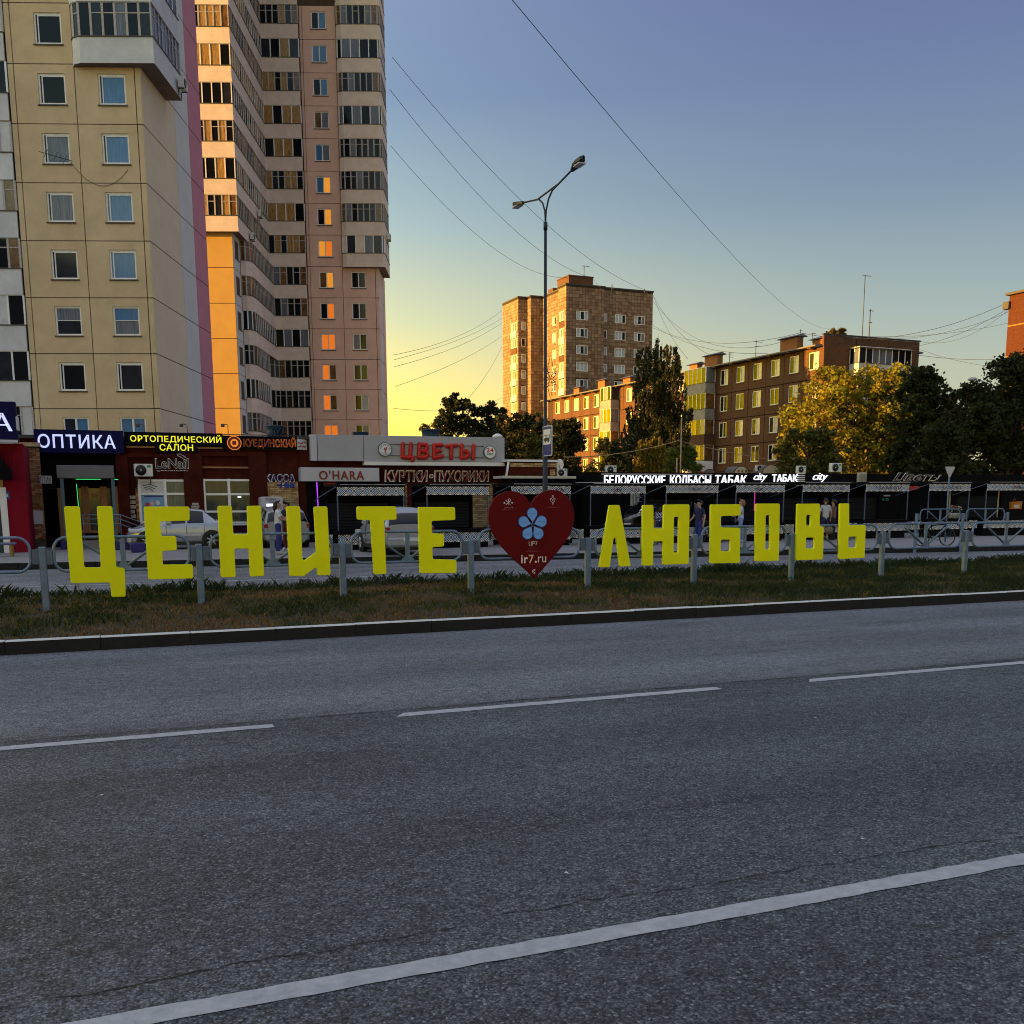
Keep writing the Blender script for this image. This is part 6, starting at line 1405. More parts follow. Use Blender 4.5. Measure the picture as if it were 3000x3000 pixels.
# flowers and goods at the last stalls
M_FLW = mat('white_petals', (.55, .55, .52), .7, .1); M_FLR = mat('red_petals', (.35, .02, .03), .7, .1); M_STEM = mat('stem_green', (.03, .06, .02), .8, .2); M_BUCK = mat('pale_bucket', (.35, .36, .40), .5, .1); M_ORG = mat('orange_goods', (.42, .15, .015), .6, .4, 9)
def bouquet(px_, py_, yo, lab, col, n, seed, D_):
    q = SX[8].px(px_, py_, yo); Bq = T('flower_bucket', lab, 'flowers', (SX[8].loc.x+q[0], YK+yo, .79), 0, 'buckets of cut flowers'); r = random.Random(seed)
    Bq.part('bucket', MB().lathe([(.09, 0), (.12, .22), (.125, .24)], 0, 0, 14), M_BUCK)
    for k in range(n):
        a = r.uniform(0, 6.28); rr = r.uniform(.03, .17); h = r.uniform(.36, .56); p1 = (rr*cos(a), rr*sin(a), h)
        st = Bq.part('stem', MB().tube([(rr*.3*cos(a), rr*.3*sin(a), .1), p1], .006, 5), M_STEM)
        mb = MB()
        for t in range(6): b_ = t*pi/3; mb.poly([p1, (p1[0]+.05*cos(b_), p1[1]+.05*sin(b_), h+.03), (p1[0]+.055*cos(b_+.5), p1[1]+.055*sin(b_+.5), h+.035), (p1[0]+.05*cos(b_+1), p1[1]+.05*sin(b_+1), h+.03)])
        mb.lathe([(.01, h), (.035, h+.02), (.02, h+.05)], p1[0], p1[1], 8); Bq.part('bloom', mb, col, parent=st)
bouquet(2786, 1495, .3, 'bucket of white flowers on the stall counter, left of the other white one', M_FLW, 9, 1, 0); bouquet(2806, 1495, .35, 'taller bucket of white flowers on the stall counter', M_FLW, 11, 2, 0); bouquet(2796, 1505, .2, 'bucket of red flowers in front of the white ones', M_FLR, 9, 3, 0)
M_POLE = mat('cream_awning_pole', (.5, .42, .26), .6, .1)
for px_, lab, s_ in ((2780, 'cream pole standing among the flower buckets', 8), (2922, 'cream pole at the stall cut by the right edge', 9)):
    q = SX[s_].px(px_, 1500, .8); o = link('pole', setmats(MB().tube([(0, 0, 0), (0, 0, 1.5)], .03, 8).mesh(), M_POLE), None, (SX[s_].loc.x+q[0], YK+.8, .70)); tag(o, lab, 'pole')
q = SX[9].px(2978, 1492, .5); GB = T('orange_bags', 'orange shopping bag pair hung at the right-edge stall', 'bag', (SX[9].loc.x+q[0], YK+.5, 1.18), 0)
GB.part('bag', MB().prism([(-.32, .0), (.3, .0), (.34, .35), (-.34, .33)], 0, .12), M_ORG); GB.part('handle', MB().tube([(-.2, .06, .34), (-.12, .06, .5), (.0, .06, .36)], .015, 6), M_ORG); GB.part('label_patch', MB().box(-.2, .15, -.02, -.001, .05, .2), M_AWN)

# ------------------------------------------------------------------ street lamp with bus stop sign and star
M_LAMPP = mat('lamp_post_grey', (.022, .026, .045), .5, .15, 3, metal=.2)
bp_ = atD(1597, 1452, 33); LP = T('street_lamp', 'tall grey double-arm street lamp rising behind the red heart', 'street lamp', (bp_.x, bp_.y, 0), 0)
zs = LP.loc3(atD(1606, 632, 33)).z; zc = LP.loc3(atD(1605, 662, 33)).z
LP.part('post', MB().tube([(0, 0, -.1), (0, 0, 3.0), (0, 0, 3.02), (0, 0, zc)], [.085, .078, .060, .043], 12), M_LAMPP)
LP.part('post_top', MB().tube([(0, 0, zc), (0, 0, zs-.1)], .032, 10), M_LAMPP); LP.part('collar', MB().tube([(0, 0, zc-.12), (0, 0, zc+.1)], .062, 12), M_LAMPP)
LP.part('base_box', MB().bbox(-.13, .13, -.13, .13, 0, .5, .02), M_LAMPP)
def lamp_arm(sy, L_, rise, nm):
    pts = [(0, 0, zs-.15), (0, sy*.05, zs+.15), (0, sy*.22, zs+.42), (0, sy*.5, zs+.60), (0, sy*(L_-.75), zs+rise-.12)]
    arm = LP.part('lamp_arm', MB().tube(pts, .027, 8), M_LAMPP)
    hd = MB(); y0, z0 = sy*(L_-.85), zs+rise-.15; prof = [(0, .04), (.12, .07), (.3, .125), (.52, .13), (.70, .085), (.78, .02)]
    for (a, wa), (b, wb) in zip(prof[:-1], prof[1:]):
        hd.poly([(-wa, y0+sy*a, z0+.17*a+.06), (wa, y0+sy*a, z0+.17*a+.06), (wb, y0+sy*b, z0+.17*b+.06), (-wb, y0+sy*b, z0+.17*b+.06)]); hd.poly([(-wa, y0+sy*a, z0+.17*a-.03), (wa, y0+sy*a, z0+.17*a-.03), (wb, y0+sy*b, z0+.17*b-.03), (-wb, y0+sy*b, z0+.17*b-.03)])
        for s_ in (-1, 1): hd.poly([(s_*wa, y0+sy*a, z0+.17*a-.03), (s_*wb, y0+sy*b, z0+.17*b-.03), (s_*wb, y0+sy*b, z0+.17*b+.06), (s_*wa, y0+sy*a, z0+.17*a+.06)])
    hdo = LP.part('lamp_head', hd, M_BLK, parent=arm); LP.part('lens', MB().box(-.11, .11, min(y0+sy*.3, y0+sy*.7), max(y0+sy*.3, y0+sy*.7), z0-.0, z0+.035), M_FASC2, parent=hdo)
    return pts
pa = lamp_arm(-1, 2.7, .92, 'near'); pb = lamp_arm(1, 2.6, .95, 'far')
LP.part('arm_brace', MB().tube([(0, -.85, zs+.66), (0, .62, zs+.62)], .026, 8), M_LAMPP)
BS = T('bus_stop_sign', 'blue bus stop sign with a black bus on white, fixed to the lamp post', 'road sign', (bp_.x-.03, bp_.y, LP.loc3(atD(1590, 1337, 33)).z), rad(-90)); M_SBLUE = mat('sign_blue', (.012, .02, .20), .4, .05)
hS = LP.loc3(atD(1590, 1249, 33)).z-BS.loc.z
BS.part('plate', setmats(curve_mesh([round_poly([(-.08, 0), (.62, 0), (.62, hS), (-.08, hS)], .05)], .02, .002), M_WOUT), None, loc=(0, -.02, 0))
BS.part('blue_field', setmats(curve_mesh([round_poly([(-.055, .025), (.595, .025), (.595, hS-.025), (-.055, hS-.025)], .04)], .006, .001), M_SBLUE), None, loc=(0, -.025, 0))
BS.part('white_field', MB().box(.0, .54, -.032, -.0255, hS*.38, hS*.88), M_WOUT)
bus = BS.part('bus_symbol', MB().bbox(.07, .47, -.04, -.0325, hS*.50, hS*.70, .002), M_BLK)
for k in range(4): BS.part('bus_window', MB().box(.09+.095*k, .16+.095*k, -.042, -.0405, hS*.60, hS*.68), M_WOUT, parent=bus)
for x in (.16, .38): BS.part('bus_wheel', MB().box(x-.04, x+.04, -.04, -.0325, hS*.45, hS*.499), M_BLK, parent=bus)
BS.part('clamp', MB().tube([(.02, .0, hS*.8), (.02, .08, hS*.8)], .06, 8), M_GALVD)
cz = LP.loc3(atD(1615, 1110, 33)).z; ST_ = T('star_ornament', 'dark wire star decoration on the side of the lamp post', 'decoration', (bp_.x, bp_.y, cz), YAW-pi/2)
for k in range(8):
    a = rad(45*k+90); ln = {0: .72, 4: .62, 2: .26, 6: .26}.get(k, .36); c_ = (.16+ln*cos(a)*.8, ln*sin(a)); m1 = (.16+.42*ln*cos(a+.32), .42*ln*sin(a+.32)); m2 = (.16+.42*ln*cos(a-.32), .42*ln*sin(a-.32))
    ST_.part('ray', MB().tube([(.16, 0, 0), (m1[0], 0, m1[1]), (c_[0], 0, c_[1]), (m2[0], 0, m2[1])], .012, 5, closed=True), M_BLK)
for z in (-.3, .3): ST_.part('bracket', MB().tube([(-.06, 0, z), (.14, 0, z*.6)], .014, 6), M_GALVD)

# ------------------------------------------------------------------ second fence at the far kerb, bicycle
F2M = fence_meshes(1.18); xs2 = lx(2693, 27.7, 0)
F2 = T('kerb_fence', 'grey tubular fence panels along the far kerb at right', 'fence', (0, 27.9, 0), 0)
build_fence(F2, 0, 2, xs2, SP, F2M, seed=4)
def bicycle(loc, rz, lab):
    Bk = T('bicycle', lab, 'bicycle', loc, rz); Rw = .30
    for x in (0, 1.0):
        w_ = Bk.part('wheel', MB().tube([(x+Rw*cos(2*pi*k/28), 0, Rw+Rw*sin(2*pi*k/28)) for k in range(28)], .022, 6, closed=True), M_BLK)
        sp_ = MB()
        for k in range(14): a = 2*pi*k/14; sp_.tube([(x, 0, Rw), (x+Rw*cos(a), 0, Rw+Rw*sin(a))], .003, 3)
        Bk.part('spokes', sp_, M_GALV, parent=w_, kind='stuff'); Bk.part('hub', MB().tube([(x, -.05, Rw), (x, .05, Rw)], .022, 8), M_GALV, parent=w_)
    for a, b in (((0, 0, Rw), (.45, 0, .28)), ((.45, 0, .28), (.34, 0, .75)), ((.34, 0, .72), (.86, 0, .76)), ((.45, 0, .28), (.87, 0, .70)), ((0, 0, Rw), (.35, 0, .70)), ((.85, 0, .85), (.92, 0, .6)), ((.92, 0, .6), (1.0, 0, Rw))): Bk.part('frame_tube', MB().tube([a, b], .018, 8), M_SHOPBLK)
    Bk.part('saddle', MB().prism([(.22, .78), (.46, .80), (.47, .84), (.3, .86), (.2, .84)], -.06, .06), M_BLK); Bk.part('handlebar', MB().tube([(.78, -.28, .93), (.86, -.15, .92), (.86, .15, .92), (.78, .28, .93)], .014, 6), M_BLK)
    cr = Bk.part('crank', MB().tube([(.45, -.06, .28), (.45, .06, .28)], .07, 14), M_GALVD); Bk.part('pedal', MB().box(.52, .62, -.15, -.07, .19, .215), M_BLK, parent=cr); Bk.part('pedal', MB().box(.28, .38, .07, .15, .345, .37), M_BLK, parent=cr)
pb_ = atZ(2705, 1599, 0); pe_ = atZ(2790, 1598, 0)
bicycle((pb_.x, pb_.y+.1, 0), math.atan2((pe_.y-pb_.y), (pe_.x-pb_.x)), 'dark bicycle leaning behind the far kerb fence at right')
pb_ = atZ(2070, 1592, 0); bicycle((pb_.x, pb_.y+.5, 0), rad(5), 'dark bicycle parked behind the yellow letter with a square lower hole')

# ------------------------------------------------------------------ cars
M_TYRE = mat('tyre_rubber', (.012, .012, .013), .85, .1); M_RIM = mat('alloy_rim', (.45, .46, .48), .35, .1, metal=.6); M_CGL = mat('car_glass', (.006, .007, .009), .04, 0, spec=.6)
M_HL = mat('headlamp_glass', (.55, .58, .62), .1, .1, coat=.5); M_TL = mat('tail_lamp_red', (.30, .015, .015), .15, .1, coat=.5); M_PLATE = mat('number_plate', (.6, .6, .6), .5, .05)
def car(lab, loc, rz, st, m, glass, wheels, Rw=.30, W=.82, rack=False, name='parked_car'):
    C_ = T(name, lab, 'car', loc, rz, 'parked cars'); mb = MB(); ring = []
    for (x, zb, zbelt, zr, wf) in st:
        w = W*wf; gh = zr-zbelt > .12; wr = w*(.80 if gh else .93)
        half = [(w*.86, zb), (w*.98, zb+.12), (w, zb+(zbelt-zb)*.5), (w*.985, zbelt-.07), (w*.955, zbelt), (wr, zr-.05), (wr*.86, zr), (wr*.4, zr+.02)]
        pts = [(x, -a, b) for a, b in half]+[(x, a, b) for a, b in half[::-1]]; ring.append(len(mb.v)); mb.v += pts
    N = 16
    for k in range(len(st)-1):
        gl = glass[k]
        for j in range(N):
            j2 = (j+1) % N; a, b = ring[k]+j, ring[k]+j2; c, d = ring[k+1]+j2, ring[k+1]+j; mi = 0
            if gl == 's' and j in (4, 10): mi = 1
            if gl == 'w' and j in (5, 6, 7, 8, 9): mi = 1
            if gl == 'b' and j in (4, 5, 6, 7, 8, 9, 10): mi = 1
            mb.f.append((a, b, c, d)); mb.m.append(mi); mb.sm.append(True)
    for k, rv in ((0, False), (len(st)-1, True)): mb.f.append(tuple(ring[k]+j for j in (range(N) if rv else range(N-1, -1, -1)))); mb.m.append(0); mb.sm.append(False)
    body = C_.part('body', mb, [m, M_CGL])
    for x in wheels:
        for s_ in (-1, 1):
            ar = C_.part('wheel_arch', MB().tube([(x, s_*(W*.90), Rw+.02), (x, s_*(W+.004), Rw+.02)], Rw+.055, 24), M_BLK)
            tw = C_.part('wheel', MB().tube([(x, s_*(W-.17), Rw), (x, s_*(W-.02), Rw), (x, s_*(W+.012), Rw), (x, s_*(W+.018), Rw)], [Rw, Rw, Rw*.95, Rw*.70], 24), M_TYRE)
            rm = MB().tube([(x, s_*(W+.0), Rw), (x, s_*(W+.022), Rw)], Rw*.30, 10)
            for k in range(7): a = 2*pi*k/7; rm.tube([(x, s_*(W+.018), Rw), (x+Rw*.66*cos(a), s_*(W+.022), Rw+Rw*.66*sin(a))], .026, 5)
            C_.part('rim', rm, M_RIM, parent=tw)
    x0, x1 = st[0][0], st[-1][0]; xs_ = [q[0] for q in st if q[3]-q[2] > .12]; zB = st[5][2]
    for s_ in (-1, 1):
        for xx in (xs_[0]-.12, xs_[0]+(xs_[-1]-xs_[0])*.46, xs_[-1]-.05): C_.part('door_seam', MB().box(xx-.006, xx+.006, s_*(W+.001)-.006, s_*(W+.001)+.004, .34, zB-.06), M_BLK)
        C_.part('side_moulding', MB().bbox(wheels[0]+Rw+.08, wheels[1]-Rw-.08, s_*(W+.008)-.012, s_*(W+.008)+.012, .46, .52, .004), M_BLK if rack else m)
        C_.part('sill', MB().bbox(wheels[0]+Rw+.07, wheels[1]-Rw-.07, s_*W*.98-.02, s_*W*.98+.012, .18, .27, .006), M_BLK)
        C_.part('headlight', MB().bbox(x0+.05, x0+.42, s_*(W*.92)-.10, s_*(W*.92)+.04, .60, .73, .03), M_HL); C_.part('tail_light', MB().bbox(x1-.18, x1+.012, s_*(W*.88)-.06, s_*(W*.88)+.06, .72, .88, .02), M_TL)
        xm = [q[0] for q in st if q[3]-q[2] > .12][0]; C_.part('mirror', MB().bbox(xm-.12, xm+.05, s_*(W+.06)-.07, s_*(W+.06)+.07, st[3][2]+.02, st[3][2]+.16, .03), m)
        for dx in (.85, 1.75): C_.part('door_handle', MB().bbox(xm+dx-.09, xm+dx+.09, s_*(W+.0)-.012, s_*(W+.0)+.018, st[4][2]-.16, st[4][2]-.125, .005), m)
    C_.part('bumper', MB().bbox(x0-.05, x0+.14, -W*.9, W*.9, .24, .50, .05), m); C_.part('bumper', MB().bbox(x1-.10, x1+.07, -W*.92, W*.92, .28, .56, .05), m)
    C_.part('number_plate', MB().bbox(x1+.071, x1+.085, -.26, .26, .44, .55, .004), M_PLATE); C_.part('underbody', MB().box(x0+.3, x1-.3, -W*.8, W*.8, .16, .3), M_BLK)
    if rack:
        zt_ = max(q[3] for q in st)
        for s_ in (-1, 1): C_.part('roof_rail', MB().tube([(1.5, s_*.55, zt_+.02), (1.6, s_*.55, zt_+.09), (3.1, s_*.55, zt_+.09), (3.2, s_*.55, zt_+.02)], .018, 6), M_GALV)
    return C_
sedan = [(0, .34, .52, .56, .80), (.14, .24, .66, .71, .92), (.55, .2, .78, .83, .98), (1.10, .2, .87, .92, 1), (1.62, .2, .90, 1.33, 1), (1.70, .2, .90, 1.36, 1), (2.25, .2, .91, 1.43, 1), (2.33, .2, .91, 1.43, 1), (2.98, .2, .92, 1.37, 1), (3.05, .2, .92, 1.34, 1), (3.50, .22, .94, 1.02, .98), (3.95, .26, .93, .97, .94), (4.10, .36, .70, .76, .88)]
sgl = ['', '', '', 'w', '', 's', '', 's', '', 'w', '', '']
hatch = [(0, .34, .52, .56, .82), (.14, .24, .66, .71, .93), (.5, .2, .80, .85, .99), (.95, .2, .90, .95, 1), (1.5, .2, .93, 1.38, 1), (1.58, .2, .93, 1.41, 1), (2.2, .2, .94, 1.47, 1), (2.28, .2, .94, 1.47, 1), (3.0, .2, .95, 1.44, 1), (3.08, .2, .95, 1.42, 1), (3.55, .22, .96, 1.36, .98), (3.72, .26, .95, 1.28, .96), (3.88, .32, .9, .95, .93)]
hgl = ['', '', '', 'w', '', 's', '', 's', '', 's', '', 'w']
suv = [(x, zb+.12, a*1.18, b*1.14, w) for x, zb, a, b, w in hatch]
def carpaint(name, c, metal=.5): return mat(name, c, .32, .05, 3, metal=metal, coat=.6)
M_SILV = carpaint('silver_car_paint', (.42, .45, .52)); M_WHCAR = carpaint('pale_car_paint', (.30, .31, .34), .2); M_BKCAR = carpaint('black_car_paint', (.006, .006, .008), .2)
YC = 38.3; x0, x1 = lx(378, YC), lx(682, YC)
c1 = car('silver sedan parked side-on before the brick shop, behind the second yellow letter', (x0, YC+.8, 0), 0, [(q[0]*(x1-x0)/4.10, *q[1:]) for q in sedan], M_SILV, sgl, (.72*(x1-x0)/4.1, 3.28*(x1-x0)/4.1), W=.80)
g = atZ(845, 1606, 0); car('pale hatchback seen from behind beside the girl in jeans', (g.x, g.y+3.9, 0), rad(-90), hatch, M_WHCAR, hgl, (.7, 3.15), W=.84)
g = atZ(1112, 1612, 0); car('light-coloured car behind the yellow letter with a wide top bar', (g.x, 34.6, 0), rad(-90), hatch, M_WHCAR, hgl, (.7, 3.15), W=.80)
xq = lx(1800, 38.0); car('black off-road car with roof rails behind the stall right of the heart', (xq, 38.2, 0), 0, suv, M_BKCAR, hgl, (.75, 3.1), Rw=.36, W=.86, rack=True)

# ------------------------------------------------------------------ people
M_SKIN = mat('skin', (.36, .20, .14), .6, .08)
def cloth(name, c, var=.12): return mat('cloth_'+name, c, .85, var, 6, .25, 25)
M_HAIRD, M_HAIRB = mat('dark_hair', (.012, .009, .008), .6, .3, 30), mat('light_brown_hair', (.20, .12, .07), .6, .3, 30)
def dots_mat():
    m = bpy.data.materials.new('polka_dot_cloth'); m.use_nodes = True; n, l = m.node_tree.nodes, m.node_tree.links; b = n['Principled BSDF']
    g = n.new('ShaderNodeNewGeometry'); mp = n.new('ShaderNodeMapping'); mp.inputs['Rotation'].default_value = (.6, .5, .78); l.new(g.outputs['Position'], mp.inputs['Vector'])
    v = n.new('ShaderNodeTexVoronoi'); v.inputs['Scale'].default_value = 13; v.inputs['Randomness'].default_value = 0.15; l.new(mp.outputs['Vector'], v.inputs['Vector'])
    mr = n.new('ShaderNodeMath'); mr.operation = 'LESS_THAN'; mr.inputs[1].default_value = .38; l.new(v.outputs['Distance'], mr.inputs[0])
    mx = n.new('ShaderNodeMix'); mx.data_type = 'RGBA'; mx.inputs['A'].default_value = (.012, .014, .06, 1); mx.inputs['B'].default_value = (.55, .55, .6, 1); l.new(mr.outputs[0], mx.inputs['Factor']); l.new(mx.outputs['Result'], b.inputs['Base Color']); b.inputs['Roughness'].default_value = .85; return m
M_DOT = dots_mat()
def seg_d(p, a, b): ab = b-a; t = max(0, min(1, (p-a).dot(ab)/ab.length_squared)); return (p-a-ab*t).length
def person(fig, lab, loc, rz, shirt, trousers, shoes, hair, hairlen=.0, sleeve=True, calf=None, H=None):
    me0, V, E, Lb = FIG[fig]; me = me0.copy(); Pn = T('person', lab, 'person', loc, rz, 'people on the far pavement')
    mats_ = [shirt, trousers, M_SKIN, shoes, calf or trousers]; ix = {'shirt': 0, 'sleeve': 0 if sleeve else 2, 'trousers': 1, 'calf': 4, 'skin': 2, 'shoe': 3}
    for m_ in mats_: me.materials.append(m_)
    for p in me.polygons:
        c = p.center; best = min(range(len(E)), key=lambda i: seg_d(c, V[E[i][0]], V[E[i][1]])); p.material_index = ix[Lb[best]]
        if Lb[best] == 'sleeve' and (c-V[E[best][1]]).length < .09: p.material_index = 2
    Pn.part('body', me, None)
    hd = V[6]; k = V[6].z/1.675 if V[6].z > 1.3 else 1.0
    hm = MB(); n1, n2 = 7, 14; i0 = 0
    for a in range(n1+1):
        th = rad(-8 if not hairlen else -10)+(pi/2-rad(-10))*a/n1
        for b_ in range(n2):
            ph = 2*pi*b_/n2; fr = .5-.5*sin(ph)      # 1 at the face side (-y)
            zz = sin(th); lowf = 1.0
            x_, y_ = cos(th)*cos(ph)*.086, cos(th)*sin(ph)*.090+.020; z_ = zz*.098-.035
            if th < .5 and fr > .62: z_ += .055*(fr-.62)/.38*2; 
            hm.v.append((hd.x+x_, hd.y+y_, hd.z+z_))
    for a in range(n1):
        for b_ in range(n2): hm.f.append((a*n2+b_, a*n2+(b_+1) % n2, (a+1)*n2+(b_+1) % n2, (a+1)*n2+b_)); hm.m.append(0); hm.sm.append(True)
    if hairlen:
        hm.tube([(hd.x, hd.y+.05, hd.z), (hd.x, hd.y+.085, hd.z-hairlen*.5), (hd.x, hd.y+.08, hd.z-hairlen)], [.085, .085, .05], 10)
    Pn.part('hair', hm, hair)
    for s_ in (-1, 1): Pn.part('ear', MB().bbox(hd.x+s_*.078-.012, hd.x+s_*.078+.012, hd.y-.03, hd.y+.02, hd.z-.09, hd.z-.03, .006), M_SKIN); Pn.part('eye', MB().bbox(hd.x+s_*.03-.012, hd.x+s_*.03+.012, hd.y-.092, hd.y-.080, hd.z-.055, hd.z-.043, .003), M_BLK)
    Pn.part('mouth', MB().bbox(hd.x-.022, hd.x+.022, hd.y-.088, hd.y-.078, hd.z-.135, hd.z-.127, .002), M_FLR)
    return Pn
WT = cloth('white', (.60, .60, .64)); JN = cloth('denim', (.022, .03, .16), .35); BKc = cloth('black', (.012, .012, .014)); MAR = cloth('maroon', (.10, .012, .015)); WSH = cloth('shoe_white', (.5, .5, .5)); NV = cloth('navy', (.014, .016, .06)); LJ = cloth('light_denim', (.16, .24, .50), .3); LBL = cloth('white_blue', (.40, .50, .70), .5); GT = cloth('pale_grey', (.36, .38, .42)); BR = cloth('brown', (.14, .07, .04))
g = atZ(818, 1625, 0); person('girl', 'girl with dark hair in white tee and wide blue jeans by the white kiosk', g, rad(78), WT, JN, WSH, M_HAIRD, .30)
g = atZ(846, 1615, 0); person('friend', 'person in black top and maroon trousers facing the girl in jeans', (g.x, g.y+.3, 0), rad(-60), BKc, MAR, WSH, M_HAIRD, .1)
g = atD(1199, 1500, 40); person('boy', 'short dark-haired person in white tee between two yellow letters left of the heart', (g.x, g.y, 0), rad(60), WT, BKc, BKc, M_HAIRD)
g = Vector((lx(1906, 37.0, 1.5), 0, 0)); person('man', 'tall balding man in a white shirt rising behind the slotted yellow letter', (g.x, 37.0, 0), rad(-20), WT, BKc, BKc, mat('grey_stubble', (.16, .11, .09), .7, .2))
g = Vector((lx(1934, 33.6, 1.1), 0, 0)); person('bend', 'person bending over in a navy polka dot blouse behind the yellow letters', (g.x, 33.6, 0), rad(150), M_DOT, NV, BKc, M_HAIRD, .12)
g = atZ(2046, 1606, 0); person('shopper', 'person in navy tee and blue jeans walking between two yellow letters', g, rad(-70), NV, JN, BKc, M_HAIRD, .1)
g = atZ(2168, 1590, 0); person('woman', 'woman with light brown hair in white-blue top and pale jeans', g, rad(-115), LBL, LJ, WSH, M_HAIRB, .22)
g = Vector((lx(2419, 33.9, 1.3), 0, 0)); person('dad', 'man in pale grey tee and navy shorts seen from behind at a stall', (g.x, 33.9, 0), rad(165), GT, NV, BKc, M_HAIRD, calf=M_SKIN)
g = Vector((lx(2442, 34.2, 1.3), 0, 0)); person('friend', 'person in a brown top next to the man in the grey tee', (g.x, 34.2, 0), rad(200), BR, BKc, BKc, M_HAIRD, .1)
g = Vector((lx(2428, 33.7, .4), 0, 0)); BG = T('shaggy_bag', 'shaggy brown bag hanging beside the man in navy shorts', 'bag', (g.x, 33.7, .28), 0)
M_FUR = mat('shaggy_fur', (.17, .13, .09), .95, .6, 18, .9, 40)
bgm = MB().lathe([(.06, 0), (.15, .06), (.17, .16), (.13, .26), (.05, .31)], 0, 0, 16)
rr_ = random.Random(2); bgm.v = [(x*rr_.uniform(.85, 1.18), y*rr_.uniform(.85, 1.18), z+rr_.uniform(-.012, .012)) for x, y, z in bgm.v]
BG.part('pouch', bgm, M_FUR); BG.part('strap', MB().tube([(-.06, 0, .28), (-.05, .05, .52), (.05, .1, .54), (.06, 0, .28)], .012, 6), M_BLK)

# ------------------------------------------------------------------ overhead wires
M_WIRE = mat('wire', (.02, .02, .022), .7, 0); M_WIREL = mat('pale_wire', (.42, .27, .16), .7, 0)
wires = [((1480, -25), 14, (2440, 962), 99, .008, 1.2), ((1150, 168), 102, (1890, 850), 178, .035, 3), ((1142, 262), 102, (1737, 815), 183, .035, 3), ((1146, 428), 102, (1705, 808), 183, .03, 4),
 ((1735, 815), 183, (2345, 975), 100, .03, 4.5), ((1890, 850), 178, (2330, 990), 101, .028, 4), ((1790, 838), 178, (2250, 1035), 106, .028, 3), ((1915, 868), 178, (2016, 1052), 114, .03, 1), ((1912, 862), 178, (2106, 1052), 110, .03, 1.5),
 ((1152, 1040), 104, (1472, 908), 182, .03, 1.0), ((1154, 1054), 104, (1472, 932), 182, .03, .6), ((1156, 1074), 104, (1472, 945), 182, .03, .7), ((1158, 1132), 104, (1472, 984), 182, .03, .6), ((1368, 1172), 118, (1472, 1012), 182, .03, .6), ((1152, 1196), 104, (1472, 1165), 182, .03, 1),
 ((2345, 975), 100, (2966, 880), 93, .028, 1.6), ((2400, 985), 99, (2962, 898), 93, .022, 2.2), ((2545, 990), 99, (2958, 912), 93, .022, .8), ((2684, 997), 103, (2958, 905), 93, .018, 1.2), ((2688, 1040), 103, (2955, 1052), 93, .025, .2), ((2690, 1022), 103, (2950, 1078), 93, .018, .3), ((2548, 985), 99, (2956, 946), 93, .018, .4)]
wl_ = ['wire crossing the open sky from the top of the picture to the brown house', 'highest wire from the stepped tower to the tiled tower', 'middle wire from the stepped tower to the tiled tower', 'lowest wire from the stepped tower to the tiled tower']
for i, (a, da, b, db, r_, sg) in enumerate(wires):
    A_, B_ = atD(*a, da), atD(*b, db)
    od = ('first', 'second', 'third', 'fourth', 'fifth', 'sixth', 'seventh')
    lab = wl_[i] if i < 4 else ('thin wire from the tiled tower to the brown house, %s counting from the top one' % od[i-4] if i < 9 else ('thin wire in the yellow sky left of the tiled tower, %s from the top' % od[i-9] if i < 15 else 'thin wire from the brown house to the right-edge house, %s from the top' % od[i-15]))
    cable('overhead_wire', lab, (A_, B_), r_*.7, M_WIRE, sg, 30, 'wire', 'overhead wires over the brown house' if 4 <= i < 9 else ('wires left of the tiled tower' if 9 <= i < 15 else ('wires at right' if i >= 15 else 'long sky wires')))
cable('overhead_wire', 'pale sunlit wire sagging before the birch', (atD(1650, 1339, 60), atD(1990, 1290, 60)), .022, M_WIREL, .25, 20, 'wire')
cable('overhead_wire', 'pale wire running right from the birch across the brown house', (atD(1990, 1292, 60), atD(2300, 1352, 75)), .016, M_WIREL, .1, 20, 'wire')
for px_, yt, lab in ((1982, 1342, 'short pale post standing on the pavilion roof'), (1993, 1225, 'tall thin pale post beside the birch')):
    g = atD(px_, 1400, 58); t_ = atD(px_, yt, 58); o = link('wire_post', setmats(MB().tube([(0, 0, 0), (0, 0, t_.z)], .035, 6).mesh(), M_WIREL), None, (g.x, g.y, 0)); tag(o, lab, 'post')

# ------------------------------------------------------------------ grass on the median, weeds
def blades(name, n, seed, zone, hfun, cfun, w=.011):
    r = random.Random(seed); V = []; F = []; C = []
    for _ in range(n):
        x, y = zone(r); h = hfun(r, x, y)
        if h <= 0: continue
        z = med_z(x, y)-.01; a = r.uniform(0, 6.28); lean = r.uniform(.1, .9)*h; dx, dy = cos(a)*w*.5, sin(a)*w*.5; b_ = r.uniform(0, 6.28); ex, ey = cos(b_)*lean, sin(b_)*lean
        i = len(V); V += [(x-dx, y-dy, z), (x+dx, y+dy, z), (x+dx*.6+ex*.45, y+dy*.6+ey*.45, z+h*.62), (x+ex, y+ey, z+h*.9)]; F += [(i, i+1, i+2), (i, i+2, i+3)]; C += [(*cfun(r, x, y), 1)]*4
    me = bpy.data.meshes.new(name); me.from_pydata(V, [], F); ca = me.color_attributes.new('tint', 'FLOAT_COLOR', 'POINT'); ca.data.foreach_set('color', [q for c in C for q in c])
    return tag(link(name, setmats(me, M_LEAF)), kind='stuff')
def dry(x, y): return mnoise.noise((x*.55, y*.8, 3.1))+.75*mnoise.noise((x*1.9, y*2.1, 7))+.5*mnoise.noise((x*5.5, y*6, 9))+(.12 if x < 8 else -.26)
